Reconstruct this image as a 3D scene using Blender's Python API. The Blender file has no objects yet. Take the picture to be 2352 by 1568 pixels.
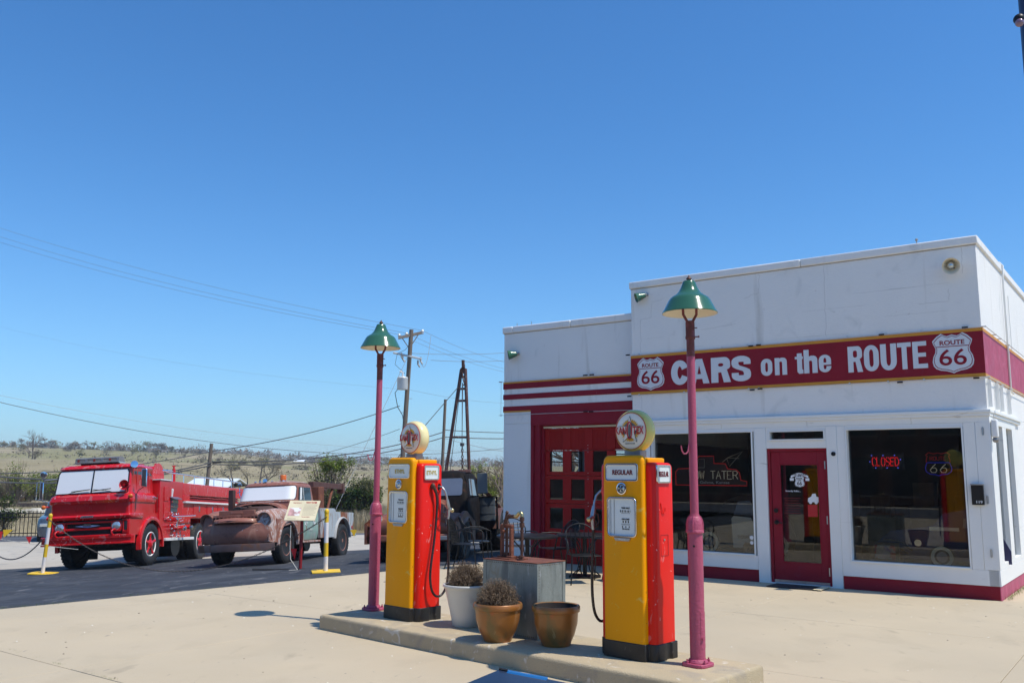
import bpy, math, random
from mathutils import Vector, Matrix, noise
R = math.radians
PI = math.pi
scene = bpy.context.scene
COL = scene.collection

# ---------------------------------------------------------------- camera, world, sun
cam_d = bpy.data.cameras.new('camera')
cam = bpy.data.objects.new('camera', cam_d)
COL.objects.link(cam)
CAM_H = 1.65
PITCH = math.atan(302 / 2042)
ROLL = 0.006
cam.matrix_world = Matrix.Translation((0, 0, CAM_H)) @ Matrix.Rotation(PI / 2 + PITCH, 4, 'X') @ Matrix.Rotation(ROLL, 4, 'Z')
cam_d.sensor_width = 36
cam_d.lens = 36 * 2042 / 2352
cam_d.clip_start = 0.05
cam_d.clip_end = 6000
scene.camera = cam

SUN = Vector((1.50, -0.69, 3.07)).normalized()      # towards the sun
sun_d = bpy.data.lights.new('sun', 'SUN')
sun_d.energy = 4.4
sun_d.angle = R(0.5)
sun_d.color = (1.0, 0.94, 0.83)
sun = bpy.data.objects.new('sun', sun_d)
COL.objects.link(sun)
sun.rotation_euler = (-SUN).to_track_quat('-Z', 'Y').to_euler()
world = bpy.data.worlds.new('World')
scene.world = world
world.use_nodes = True
wn = world.node_tree
wn.nodes.clear()
sky = wn.nodes.new('ShaderNodeTexSky')
sky.sky_type = 'NISHITA'
sky.sun_disc = False
sky.sun_elevation = math.asin(SUN.z)
sky.sun_rotation = math.atan2(SUN.x, SUN.y)
sky.altitude = 250
sky.air_density = 1.0
sky.dust_density = 0.6
sky.ozone_density = 2.0
bg = wn.nodes.new('ShaderNodeBackground')
bg.inputs['Strength'].default_value = 0.11
wo = wn.nodes.new('ShaderNodeOutputWorld')
hs = wn.nodes.new('ShaderNodeHueSaturation')
hs.inputs['Saturation'].default_value = 1.12
tint = wn.nodes.new('ShaderNodeMix'); tint.data_type = 'RGBA'; tint.blend_type = 'MULTIPLY'; tint.inputs[0].default_value = 1.0
tint.inputs[7].default_value = (.68, 1.20, 1.58, 1)
wn.links.new(sky.outputs[0], hs.inputs['Color'])
wn.links.new(hs.outputs[0], tint.inputs[6])
# dusty air near the horizon, all the way round
wtc = wn.nodes.new('ShaderNodeTexCoord'); wsp = wn.nodes.new('ShaderNodeSeparateXYZ'); wn.links.new(wtc.outputs['Generated'], wsp.inputs[0])
wm = [wn.nodes.new('ShaderNodeMath') for _ in range(4)]
for n_, op, v in zip(wm, ('MAXIMUM', 'SUBTRACT', 'POWER', 'MULTIPLY'), (0, 1, 9, .62)):
    n_.operation = op; n_.inputs[1].default_value = v
wn.links.new(wsp.outputs[2], wm[0].inputs[0]); wm[1].inputs[0].default_value = 1; wn.links.new(wm[0].outputs[0], wm[1].inputs[1])
wn.links.new(wm[1].outputs[0], wm[2].inputs[0]); wn.links.new(wm[2].outputs[0], wm[3].inputs[0])
wh = wn.nodes.new('ShaderNodeMix'); wh.data_type = 'RGBA'; wh.inputs[7].default_value = (4.0, 5.3, 7.2, 1)
wn.links.new(wm[3].outputs[0], wh.inputs[0]); wn.links.new(tint.outputs[2], wh.inputs[6])
wn.links.new(wh.outputs[2], bg.inputs[0])
wn.links.new(bg.outputs[0], wo.inputs[0])
scene.view_settings.view_transform = 'Standard'
scene.view_settings.look = 'None'
scene.view_settings.exposure = 0.0
scene.view_settings.gamma = 1.0
scene.view_settings.use_curve_mapping = False
scene.cycles.max_bounces = 8
scene.cycles.transparent_max_bounces = 16

# ---------------------------------------------------------------- pixel of the photo (2352 wide) at a real distance
def at(x, y, Y):
    a, b = x - 1176, -(y - 784)
    c, s = math.cos(ROLL), math.sin(ROLL)
    a, b = a * c - b * s, a * s + b * c
    d = Vector((a, 2042 * math.cos(PITCH) - b * math.sin(PITCH), 2042 * math.sin(PITCH) + b * math.cos(PITCH)))
    return Vector((0, 0, CAM_H)) + d * (Y / d.y)

# ---------------------------------------------------------------- ground shape
EA = Vector((-6.129, 11.036)); EU = Vector((0.678, 0.735)); EN = Vector((-0.735, 0.678))
def tcoord(x, y):
    return (Vector((x, y)) - EA).dot(EN)
def near_g(x, y):
    t = tcoord(x, y)
    if t <= 0: return 0.0
    return -0.063 * min(t, 13) - 0.015 * max(0.0, min(t, 33) - 13)
def lerp(a, b, t): return a + (b - a) * t
def table(x, T):
    if x <= T[0][0]: return T[0][1]
    for (a, va), (b, vb) in zip(T, T[1:]):
        if x <= b: 
            t = (x - a) / (b - a)
            return lerp(va, vb, t * t * (3 - 2 * t))
    return T[-1][1]
def ground(x, y):
    r = math.hypot(x, y)
    az = math.degrees(math.atan2(x, y))
    n = near_g(x, y)
    k = table(abs(az + 30) if az < -30 else az + 30, [(0, 1.0), (12, .86), (17, .52), (32, .42), (60, .42)])
    far = table(r, [(45, -1.12), (75, -1.3), (110, -.9), (160, .6 * k), (260, 4.4 * k), (400, 9.6 * k), (520, 12.6 * k), (640, 12.9 * k), (900, 9 * k), (1400, 4)])
    if r > 90:
        far += noise.noise(Vector((x * .012, y * .012, 3))) * min(1.6, (r - 90) * .012)
    if y < 0: far = n
    if r < 40: return n
    if r > 55: return far
    return lerp(n, far, (r - 40) / 15)

# ---------------------------------------------------------------- tagging
def tag(o, label=None, cat=None, group=None, kind=None):
    if label: o['label'] = label
    if cat: o['category'] = cat
    if group: o['group'] = group
    if kind: o['kind'] = kind
    return o
def thing(name, label, cat, loc=(0, 0, 0), rz=0, group=None, rot=None):
    o = bpy.data.objects.new(name, None)
    COL.objects.link(o)
    o.empty_display_size = .1
    o.location = loc
    o.rotation_euler = rot if rot else (0, 0, rz)
    return tag(o, label, cat, group)
def copy_thing(o, label=None, loc=None, rz=None, parent=None):
    c = o.copy(); COL.objects.link(c)
    if parent is not None: c.parent = parent
    if label: c['label'] = label
    if loc is not None: c.location = loc
    if rz is not None: c.rotation_euler.z = rz
    for ch in [q for q in bpy.data.objects if q.parent == o]:
        copy_thing(ch, parent=c)
    return c

# ---------------------------------------------------------------- mesh builder
def frame(d):
    d = d.normalized()
    a = Vector((0, 0, 1)) if abs(d.z) < .9 else Vector((1, 0, 0))
    u = d.cross(a).normalized()
    return u, d.cross(u).normalized()
class MB:
    def __init__(s): s.v = []; s.f = []; s.m = []; s.M = None
    def add(s, vs, fs, mi=0):
        b = len(s.v)
        if s.M is not None: vs = [s.M @ Vector(v) for v in vs]
        s.v += [tuple(v) for v in vs]
        for f in fs: s.f.append(tuple(b + i for i in f)); s.m.append(mi)
        return s
    def box(s, x0, x1, y0, y1, z0, z1, mi=0):
        return s.add([(x0, y0, z0), (x1, y0, z0), (x1, y1, z0), (x0, y1, z0), (x0, y0, z1), (x1, y0, z1), (x1, y1, z1), (x0, y1, z1)],
              [(0, 3, 2, 1), (4, 5, 6, 7), (0, 1, 5, 4), (1, 2, 6, 5), (2, 3, 7, 6), (3, 0, 4, 7)], mi)
    def loft(s, rings, caps=True, mi=0):
        n = len(rings[0]); vs = [p for r in rings for p in r]; fs = []
        for k in range(len(rings) - 1):
            for i in range(n):
                j = (i + 1) % n
                fs.append((k * n + i, k * n + j, (k + 1) * n + j, (k + 1) * n + i))
        if caps:
            fs.append(tuple(range(n))[::-1]); fs.append(tuple(range((len(rings) - 1) * n, len(rings) * n)))
        return s.add(vs, fs, mi)
    def cyl(s, p0, p1, r0, r1=None, n=12, caps=True, mi=0):
        p0, p1 = Vector(p0), Vector(p1); r1 = r0 if r1 is None else r1
        u, w = frame(p1 - p0)
        rg = [[p + (u * math.cos(2 * PI * i / n) + w * math.sin(2 * PI * i / n)) * r for i in range(n)] for p, r in ((p0, r0), (p1, r1))]
        return s.loft(rg, caps, mi)
    def tube(s, pts, r, n=8, mi=0, caps=True):
        pts = [Vector(p) for p in pts]
        rs = r if isinstance(r, (list, tuple)) else [r] * len(pts)
        u, w = frame(pts[1] - pts[0]); rg = []
        for i, p in enumerate(pts):
            d = (pts[min(i + 1, len(pts) - 1)] - pts[max(i - 1, 0)]).normalized()
            u = (u - d * u.dot(d)).normalized(); w = d.cross(u)
            rg.append([p + (u * math.cos(2 * PI * k / n) + w * math.sin(2 * PI * k / n)) * rs[i] for k in range(n)])
        return s.loft(rg, caps, mi)
    def lathe(s, prof, n=24, c=(0, 0, 0), axis='Z', mi=0, caps=True, a0=0, a1=2 * PI):
        c = Vector(c); full = abs(a1 - a0 - 2 * PI) < 1e-6
        rg = []
        for r, z in prof:
            ring = []
            for i in range(n if full else n + 1):
                a = a0 + (a1 - a0) * i / n
                x, y = r * math.cos(a), r * math.sin(a)
                p = {'Z': (x, y, z), 'X': (z, x, y), 'Y': (x, z, y)}[axis]
                ring.append(c + Vector(p))
            rg.append(ring)
        if full: return s.loft(rg, caps, mi)
        k = n + 1; vs = [p for q in rg for p in q]
        fs = [(a * k + i, a * k + i + 1, (a + 1) * k + i + 1, (a + 1) * k + i) for a in range(len(rg) - 1) for i in range(n)]
        return s.add(vs, fs, mi)
    def prism(s, poly, a, b, plane='XZ', mi=0):
        # poly in the named plane, extruded along the third axis from a to b
        f = {'XZ': lambda p, t: (p[0], t, p[1]), 'YZ': lambda p, t: (t, p[0], p[1]), 'XY': lambda p, t: (p[0], p[1], t)}[plane]
        n = len(poly)
        return s.loft([[Vector(f(p, a)) for p in poly], [Vector(f(p, b)) for p in poly]], True, mi)
    def sphere(s, c, r, n=12, m=8, sc=(1, 1, 1), mi=0):
        c = Vector(c); rg = []
        for k in range(m + 1):
            t = PI * k / m; rr = max(math.sin(t), 1e-3) * r
            rg.append([c + Vector((rr * math.cos(2 * PI * i / n) * sc[0], rr * math.sin(2 * PI * i / n) * sc[1], -r * math.cos(t) * sc[2])) for i in range(n)])
        return s.loft(rg, True, mi)
    def build(s, name, mats, parent=None, smooth=None, bevel=0, seg=2, loc=None, rot=None, label=None, kind=None, fixn=True):
        me = bpy.data.meshes.new(name)
        me.from_pydata(s.v, [], s.f)
        if not isinstance(mats, (list, tuple)): mats = [mats]
        for m in mats: me.materials.append(m)
        if len(mats) > 1: me.polygons.foreach_set('material_index', s.m)
        me.update()
        if fixn and len(s.f) < 60000:
            import bmesh
            bm = bmesh.new(); bm.from_mesh(me); bmesh.ops.recalc_face_normals(bm, faces=bm.faces); bm.to_mesh(me); bm.free()
        if smooth is not None:
            me.polygons.foreach_set('use_smooth', [True] * len(me.polygons))
            me.set_sharp_from_angle(angle=R(smooth))
        o = bpy.data.objects.new(name, me)
        COL.objects.link(o)
        if parent is not None: o.parent = parent
        if loc is not None: o.location = loc
        if rot is not None: o.rotation_euler = rot
        if bevel:
            b = o.modifiers.new('bevel', 'BEVEL'); b.width = bevel; b.segments = seg; b.limit_method = 'ANGLE'; b.angle_limit = R(35)
            if smooth is None:
                me.polygons.foreach_set('use_smooth', [True] * len(me.polygons)); me.set_sharp_from_angle(angle=R(50))
        if label: o['label'] = label
        if kind: o['kind'] = kind
        return o
def dup(o, name=None, parent=None, loc=None, rot=None):
    c = o.copy(); COL.objects.link(c)
    if name: c.name = name
    c.parent = parent if parent is not None else o.parent
    if loc is not None: c.location = loc
    if rot is not None: c.rotation_euler = rot
    return c
def rrect(hx, hy, r, n=4, c=(0, 0)):
    p = []
    for cx, cy, a in ((hx - r, hy - r, 0), (-hx + r, hy - r, 90), (-hx + r, -hy + r, 180), (hx - r, -hy + r, 270)):
        for i in range(n + 1):
            t = R(a + 90 * i / n); p.append((c[0] + cx + r * math.cos(t), c[1] + cy + r * math.sin(t)))
    return p
def circ(r, n=24, c=(0, 0), sy=1): return [(c[0] + r * math.cos(2 * PI * i / n), c[1] + r * sy * math.sin(2 * PI * i / n)) for i in range(n)]
def ring_prism(mb, outer, inner, a, b, plane='XZ', mi=0):
    f = {'XZ': lambda p, t: (p[0], t, p[1]), 'YZ': lambda p, t: (t, p[0], p[1]), 'XY': lambda p, t: (p[0], p[1], t)}[plane]
    n = len(outer)
    vs = [Vector(f(p, t)) for t in (a, b) for q in (outer, inner) for p in q]
    fs = []
    for i in range(n):
        j = (i + 1) % n
        fs += [(i, j, n + j, n + i), (2 * n + i, 3 * n + i, 3 * n + j, 2 * n + j), (i, 2 * n + i, 2 * n + j, j), (n + i, n + j, 3 * n + j, 3 * n + i)]
    return mb.add(vs, fs, mi)

# ---------------------------------------------------------------- materials
def hexc(h, k=1.0):
    out = []
    for i in (0, 2, 4):
        c = int(h[i:i + 2], 16) / 255
        out.append((c / 12.92 if c <= .04045 else ((c + .055) / 1.055) ** 2.4) * k)
    return tuple(out)
MC = {}
def mat(name, col, rough=.6, metal=0., var=.12, scale=3., bump=0., bscale=30., layers=(), coat=0., spec=.5, emit=None, estr=0., alpha=None, stretch=None, trans=0., grain=0.):
    """procedural paint: noise varied base colour + thresholded noise layers
    layer = (scale, lo, hi, colour, rough, stretch xyz or None, distortion)"""
    if name in MC: return MC[name]
    m = bpy.data.materials.new(name); MC[name] = m
    m.use_nodes = True
    nt = m.node_tree; N = nt.nodes; L = nt.links
    p = N['Principled BSDF']
    tc = N.new('ShaderNodeTexCoord')
    def nz(sc, st=None, det=6, dist=0., seed=0):
        mp = N.new('ShaderNodeMapping'); L.new(tc.outputs['Object'], mp.inputs[0])
        mp.inputs['Location'].default_value = (seed * 3.7, seed * 1.3, seed * 2.1)
        if st: mp.inputs['Scale'].default_value = st
        t = N.new('ShaderNodeTexNoise'); t.inputs['Scale'].default_value = sc; t.inputs['Detail'].default_value = det; t.inputs['Distortion'].default_value = dist
        L.new(mp.outputs[0], t.inputs['Vector'])
        return t.outputs['Fac']
    def ramp(fac, lo, hi, a, b):
        r = N.new('ShaderNodeMapRange'); r.inputs['From Min'].default_value = lo; r.inputs['From Max'].default_value = hi
        r.inputs['To Min'].default_value = a; r.inputs['To Max'].default_value = b; L.new(fac, r.inputs['Value']); return r.outputs[0]
    def mix(f, a, b, typ='RGBA'):
        x = N.new('ShaderNodeMix'); x.data_type = typ
        ins = (6, 7) if typ == 'RGBA' else (2, 3)
        L.new(f, x.inputs[0])
        for i, q in zip(ins, (a, b)):
            if hasattr(q, 'links'): L.new(q, x.inputs[i])
            else: x.inputs[i].default_value = q
        return x.outputs[2 if typ == 'RGBA' else 0]
    c = tuple(col) + (1,)
    f = ramp(nz(scale, stretch), .25, .75, 0, 1)
    base = mix(f, tuple(min(1, q * (1 - var)) for q in col) + (1,), tuple(min(1, q * (1 + var)) for q in col) + (1,))
    if grain:
        gq = ramp(nz(180, None, 2, 0, 9), .3, .7, 1 - grain, 1 + grain)
        vm = N.new('ShaderNodeVectorMath'); vm.operation = 'SCALE'; L.new(base, vm.inputs[0]); L.new(gq, vm.inputs['Scale']); base = vm.outputs[0]
    rg = ramp(nz(scale * 2.3, None, 4, 0, 5), .3, .7, max(0, rough * .85), min(1, rough * 1.15))
    for k, (sc, lo, hi, lc, lr, st, ds) in enumerate(layers):
        ff = ramp(nz(sc, st, 8, ds, k + 2), lo, hi, 0, 1)
        base = mix(ff, base, tuple(lc) + (1,))
        rg = mix(ff, rg, lr, 'FLOAT')
    L.new(base, p.inputs['Base Color']); L.new(rg, p.inputs['Roughness'])
    p.inputs['Metallic'].default_value = metal
    p.inputs['Coat Weight'].default_value = coat
    p.inputs['Coat Roughness'].default_value = .08
    p.inputs['Specular IOR Level'].default_value = spec
    if trans: p.inputs['Transmission Weight'].default_value = trans
    if bump:
        b = N.new('ShaderNodeBump'); b.inputs['Strength'].default_value = bump; b.inputs['Distance'].default_value = .02
        L.new(nz(bscale, None, 5, 0, 7), b.inputs['Height']); L.new(b.outputs[0], p.inputs['Normal'])
    if emit: p.inputs['Emission Color'].default_value = tuple(emit) + (1,); p.inputs['Emission Strength'].default_value = estr
    return m
def glass_mat(name, tint=(.8, .85, .85), base_alpha=.0, dirt=.0):
    m = bpy.data.materials.new(name); m.use_nodes = True
    N = m.node_tree.nodes; L = m.node_tree.links; N.clear()
    o = N.new('ShaderNodeOutputMaterial'); t = N.new('ShaderNodeBsdfTransparent'); g = N.new('ShaderNodeBsdfGlossy')
    g.inputs['Roughness'].default_value = .01; g.inputs['Color'].default_value = (1, 1, 1, 1)
    t.inputs[0].default_value = tint + (1,)
    fr = N.new('ShaderNodeFresnel'); fr.inputs[0].default_value = 1.5
    mx = N.new('ShaderNodeMixShader'); L.new(fr.outputs[0], mx.inputs[0]); L.new(t.outputs[0], mx.inputs[1]); L.new(g.outputs[0], mx.inputs[2])
    L.new(mx.outputs[0], o.inputs[0]); return m
def leaf_mat(name, a, b, scale=1.5, tr=.25):
    m = bpy.data.materials.new(name); m.use_nodes = True
    N = m.node_tree.nodes; L = m.node_tree.links; N.clear()
    o = N.new('ShaderNodeOutputMaterial'); d = N.new('ShaderNodeBsdfDiffuse'); t = N.new('ShaderNodeBsdfTranslucent')
    tc = N.new('ShaderNodeTexCoord'); n = N.new('ShaderNodeTexNoise'); n.inputs['Scale'].default_value = scale; n.inputs['Detail'].default_value = 3
    L.new(tc.outputs['Object'], n.inputs[0])
    r = N.new('ShaderNodeValToRGB'); r.color_ramp.elements[0].position = .3; r.color_ramp.elements[1].position = .7
    r.color_ramp.elements[0].color = a + (1,); r.color_ramp.elements[1].color = b + (1,)
    L.new(n.outputs['Fac'], r.inputs[0]); L.new(r.outputs[0], d.inputs[0]); L.new(r.outputs[0], t.inputs[0])
    x = N.new('ShaderNodeMixShader'); x.inputs[0].default_value = tr
    L.new(d.outputs[0], x.inputs[1]); L.new(t.outputs[0], x.inputs[2]); L.new(x.outputs[0], o.inputs[0]); return m

# ---------------------------------------------------------------- lettering (built-in font, as thin meshes)
def text_mesh(body, w, h, offset=0., depth=.004, shear=0.):
    cu = bpy.data.curves.new('lettering', 'FONT')
    cu.body = body; cu.size = 1; cu.offset = offset; cu.extrude = .5; cu.align_x = 'LEFT'; cu.shear = shear
    cu.resolution_u = 5
    o = bpy.data.objects.new('lettering', cu); COL.objects.link(o)
    bpy.context.view_layer.update()
    dg = bpy.context.evaluated_depsgraph_get()
    me = bpy.data.meshes.new_from_object(o.evaluated_get(dg))
    bpy.data.objects.remove(o); bpy.data.curves.remove(cu)
    xs = [v.co.x for v in me.vertices]; ys = [v.co.y for v in me.vertices]
    x0, x1, y0, y1 = min(xs), max(xs), min(ys), max(ys)
    kx = w / (x1 - x0); ky = h / (y1 - y0) if h else kx
    vs = [((v.co.x - (x0 + x1) / 2) * kx, (v.co.y - (y0 + y1) / 2) * ky, (v.co.z) * depth) for v in me.vertices]
    fs = [tuple(p.vertices) for p in me.polygons]
    bpy.data.meshes.remove(me)
    return vs, fs
def text(mb, body, w, h, c, face='-Y', offset=0., depth=.004, mi=0, rot=0., shear=0., M=None):
    """c = centre; the front of the letters faces the named side"""
    vs, fs = text_mesh(body, w, h, offset, depth, shear)
    cr, sr = math.cos(rot), math.sin(rot)
    out = []
    for x, y, z in vs:
        x, y = x * cr - y * sr, x * sr + y * cr
        if face == '-Y': p = Vector((x, -z, y))
        elif face == '+X': p = Vector((z, x, y))
        elif face == '+Z': p = Vector((x, y, z))
        elif face == '-X': p = Vector((-z, -x, y))
        p = p + Vector(c)
        out.append(M @ p if M is not None else p)
    return mb.add(out, fs, mi)

# ================================================================ materials
M = {}
M['concrete'] = mat('concrete', (.505, .415, .285), .88, var=.06, scale=.7, bump=.25, bscale=140, grain=.10,
    layers=[(1.6, .55, .85, (.43, .355, .245), .9, (1, .6, 1), .4), (.35, .5, .8, (.455, .385, .275), .85, None, .3), (5.5, .64, .76, (.40, .33, .23), .9, (1, .35, 1), .3), (70, .70, .74, (.75, .72, .66), .6, None, 0), (48, .72, .75, (.16, .13, .11), .9, None, 0), (16, .705, .73, (.30, .25, .2), .9, (1, .4, 1), .5)])
M['island'] = mat('island_concrete', (.46, .37, .235), .9, var=.12, scale=1.5, bump=.4, bscale=90, grain=.12,
    layers=[(3.5, .52, .75, (.36, .30, .22), .9, None, 1.2), (40, .69, .73, (.12, .1, .08), .9, None, 0), (6, .62, .7, (.60, .54, .44), .9, None, 2)])
M['asphalt'] = mat('asphalt', (.036, .040, .050), .82, var=.30, scale=1.2, bump=.5, bscale=160, grain=.25,
    layers=[(1.1, .55, .78, (.085, .09, .10), .9, (1, .3, 1), 1.2), (4, .60, .72, (.15, .15, .155), .9, (1, .3, 1), 1.5), (90, .70, .74, (.25, .25, .24), .9, None, 0)])
M['road'] = mat('road_concrete', (.44, .395, .325), .9, var=.08, scale=.6, bump=.3, bscale=90, grain=.12,
    layers=[(2.2, .58, .7, (.30, .28, .25), .9, None, 1), (.5, .5, .8, (.48, .44, .38), .9, None, .5)])
M['old_asphalt'] = mat('old_asphalt', (.085, .092, .11), .9, var=.2, scale=.8, bump=.3, bscale=90, grain=.15)
M['soil'] = mat('soil', (.10, .085, .06), .95, var=.3, scale=6)
M['white_wall'] = mat('painted_masonry', (.82, .81, .785), .72, var=.025, scale=1.2, bump=.35, bscale=45, grain=.02,
    layers=[(2.6, .60, .82, (.66, .66, .64), .8, (1, 1, .7), 1.2), (3.2, .60, .80, (.62, .60, .56), .8, (1.6, 1.6, .12), .4), (22, .73, .76, (.42, .38, .33), .8, None, .6), (9, .72, .75, (.56, .52, .46), .8, (1, 1, .5), 1)])
M['white_trim'] = mat('white_trim_paint', (.82, .82, .79), .5, var=.03, scale=2, layers=[(8, .68, .78, (.55, .53, .50), .7, (.3, .3, 1.5), .8)])
M['maroon'] = mat('maroon_paint', (.255, .012, .026), .6, spec=.2, var=.10, scale=2.5, bump=.2, bscale=50, layers=[(5, .62, .8, (.22, .028, .055), .65, None, 1), (60, .75, .77, (.5, .4, .4), .7, None, 0)])
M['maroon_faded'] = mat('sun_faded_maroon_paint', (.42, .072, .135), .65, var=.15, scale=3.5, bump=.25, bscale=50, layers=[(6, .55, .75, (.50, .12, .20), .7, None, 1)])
M['dark_red'] = mat('door_red_paint', (.34, .012, .010), .5, spec=.2, var=.1, scale=2)
M['gold'] = mat('gold_stripe_paint', (.62, .27, .02), .5, var=.08, scale=4)
M['cream'] = mat('cream_trim', (.62, .55, .40), .6)
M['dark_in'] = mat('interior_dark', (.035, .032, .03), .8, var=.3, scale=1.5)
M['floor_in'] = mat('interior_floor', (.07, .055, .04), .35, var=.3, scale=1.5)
M['black'] = mat('black_paint', (.010, .010, .011), .42, var=.2, scale=8, spec=.3)
M['black_matte'] = mat('black_matte', (.02, .02, .022), .8, var=.3, scale=8)
M['chrome'] = mat('chrome', (.78, .78, .80), .12, metal=1, var=.05)
M['steel'] = mat('steel', (.42, .43, .44), .35, metal=.9, var=.15, scale=10)
M['dull_metal'] = mat('dull_metal', (.30, .30, .30), .5, metal=.6, var=.2, scale=10)
M['green_enamel'] = mat('green_enamel', (.035, .125, .07), .16, var=.08, scale=6, coat=.4, layers=[(9, .72, .75, (.12, .05, .02), .8, None, 0)])
M['shade_in'] = mat('enamel_white_inside', (.72, .66, .52), .4, var=.05, layers=[(9, .70, .74, (.25, .1, .03), .8, None, 1)])
M['pink'] = mat('faded_rose_paint', (.40, .066, .125), .5, var=.10, scale=2.2, bump=.35, bscale=60, coat=.08, grain=.05,
    layers=[(14, .70, .76, (.55, .25, .28), .7, None, 1), (4, .60, .75, (.33, .055, .11), .5, (1, 1, .4), 1)])
M['rust_pink'] = mat('rusted_rose_paint', (.13, .035, .028), .75, var=.25, scale=9, bump=.5, layers=[(12, .5, .62, (.20, .05, .06), .6, None, 1)])
M['yellow'] = mat('pump_yellow', (.84, .335, .001), .42, var=.03, scale=2, coat=.0, spec=.15,
    layers=[(6.5, .655, .70, (.78, .50, .10), .5, (1, 1, .6), 2.5), (60, .76, .78, (.25, .12, .03), .7, None, 0)])
M['pump_red'] = mat('pump_red', (.74, .012, .004), .34, var=.05, scale=2.5, coat=.06,
    spec=.2, layers=[(4.5, .668, .685, (.70, .13, .12), .55, (1, 1, .45), 3.0), (11, .70, .715, (.80, .45, .42), .6, (1, 1, .5), 2.5)])
M['pump_black'] = mat('pump_black_base', (.014, .013, .012), .45, var=.3, scale=8, layers=[(16, .66, .74, (.09, .08, .07), .8, None, 1)])
M['milk'] = mat('white_glass_panel', (.72, .78, .78), .15, var=.02, coat=.4)
M['globe_face'] = mat('globe_white_glass', (.80, .76, .66), .12, var=.02, coat=.5)
M['globe_rim'] = mat('globe_yellow_rim', (.84, .72, .36), .25, var=.04, coat=.4)
M['globe_rim2'] = mat('globe_green_yellow_rim', (.62, .56, .14), .25, var=.05, coat=.4)
M['ink_red'] = mat('red_ink', (.48, .01, .015), .5)
M['ink_dark'] = mat('dark_red_ink', (.15, .008, .015), .5)
M['ink_black'] = mat('black_ink', (.015, .015, .015), .5)
M['ink_grey'] = mat('grey_ink', (.12, .12, .12), .5)
M['ink_gold'] = mat('gold_ink', (.46, .33, .03), .4)
M['petal'] = mat('petal_yellow', (.68, .36, .02), .5)
M['rubber'] = mat('rubber', (.018, .018, .019), .62, var=.3, scale=12, bump=.15, bscale=60, layers=[(7, .55, .75, (.045, .042, .038), .8, None, 1)])
M['hose'] = mat('black_hose', (.018, .014, .014), .28, var=.1)
M['galv'] = mat('galvanized_sheet', (.25, .275, .255), .55, metal=.45, var=.18, scale=5, stretch=(1, 1, .35), bump=.15, bscale=30,
    layers=[(7, .50, .72, (.14, .155, .15), .65, (1, 1, .3), 1.2), (5, .63, .74, (.25, .19, .11), .7, (1.6, 1.6, .3), 1.5), (18, .62, .70, (.40, .42, .42), .6, (1, 1, .4), .6)])
M['rust'] = mat('rust', (.17, .055, .030), .8, var=.25, scale=6, bump=.5, bscale=60, layers=[(4, .52, .70, (.28, .10, .045), .85, None, 1), (9, .60, .72, (.07, .03, .02), .8, None, 1)])
M['rust_dark'] = mat('dark_rusty_pipe', (.09, .042, .030), .6, metal=.3, var=.25, scale=10, bump=.3, bscale=80, layers=[(14, .60, .70, (.20, .09, .05), .8, None, 1)])
M['brass'] = mat('brass', (.60, .48, .24), .28, metal=.9, var=.15, scale=14)
M['white_pot'] = mat('white_plastic_pot', (.68, .665, .60), .45, var=.06, scale=3, layers=[(4, .6, .75, (.48, .46, .42), .6, (1, 1, .3), 1)])
M['copper_pot'] = mat('copper_glaze', (.34, .13, .025), .36, metal=.12, var=.3, scale=4, coat=.18,
    layers=[(5, .46, .62, (.17, .105, .03), .3, None, .6), (7, .58, .70, (.42, .10, .022), .3, None, .8), (11, .66, .74, (.30, .22, .10), .35, None, .6)])
M['potsoil'] = mat('pot_soil', (.05, .04, .03), .95, var=.4, scale=20)
M['fire_red'] = mat('fire_truck_red', (.60, .008, .012), .24, var=.07, scale=1.6, coat=.35, layers=[(2.6, .595, .625, (.52, .10, .10), .45, (1, 1, .6), 3.2), (9, .69, .71, (.66, .36, .36), .5, (1, 1, .5), 3)])
M['deep_red'] = mat('fire_truck_red_clean', (.56, .008, .012), .24, var=.06, scale=2, coat=.35)
M['truck_rust'] = mat('rusty_truck_paint', (.275, .105, .070), .52, var=.16, scale=2.2, bump=.12, bscale=14, coat=.12,
    layers=[(3.0, .54, .70, (.37, .18, .125), .6, (1, 1, .6), 1.6), (6, .60, .72, (.15, .055, .042), .7, None, 1.5), (7.5, .675, .72, (.48, .40, .38), .7, None, 2.2)])
M['truck_top'] = mat('chalky_worn_rusty_paint', (.33, .16, .115), .62, var=.2, scale=4, bump=.12, bscale=20, layers=[(6, .47, .60, (.50, .42, .40), .7, (1, 2, 1), 2), (8, .60, .70, (.16, .06, .045), .7, None, 1.5)])
M['teal'] = mat('faded_teal_paint', (.28, .44, .38), .55, var=.1, scale=3, layers=[(2.5, .52, .66, (.42, .45, .44), .6, (1, 1, .6), 1), (5, .62, .70, (.24, .12, .07), .8, (1, 1, .4), 1.5)])
M['bed_paint'] = mat('pale_blue_paint_with_rust_runs', (.42, .47, .50), .6, var=.12, scale=3, layers=[(4.2, .50, .60, (.235, .085, .042), .8, (1, 1, .28), .8), (9, .62, .70, (.32, .20, .10), .8, (1, 1, .5), 1)])
M['white_board'] = mat('white_sunshade_board', (.80, .81, .82), .4, var=.01)
M['dark_glass'] = mat('dark_glass', (.03, .035, .04), .06, var=.05, coat=.3)
M['pale_glass'] = mat('dusty_truck_glass', (.16, .19, .25), .12, var=.1, coat=.3)
M['amber'] = mat('amber_lens', (.65, .14, .01), .15, var=.05, coat=.5)
M['lens'] = mat('headlamp_glass', (.55, .60, .62), .06, metal=.7, var=.2, scale=25)
M['dark_truck'] = mat('dark_oily_truck_paint', (.010, .008, .008), .75, var=.3, scale=4, spec=.15, layers=[(5, .60, .74, (.045, .018, .013), .7, None, 1.2)])
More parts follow.
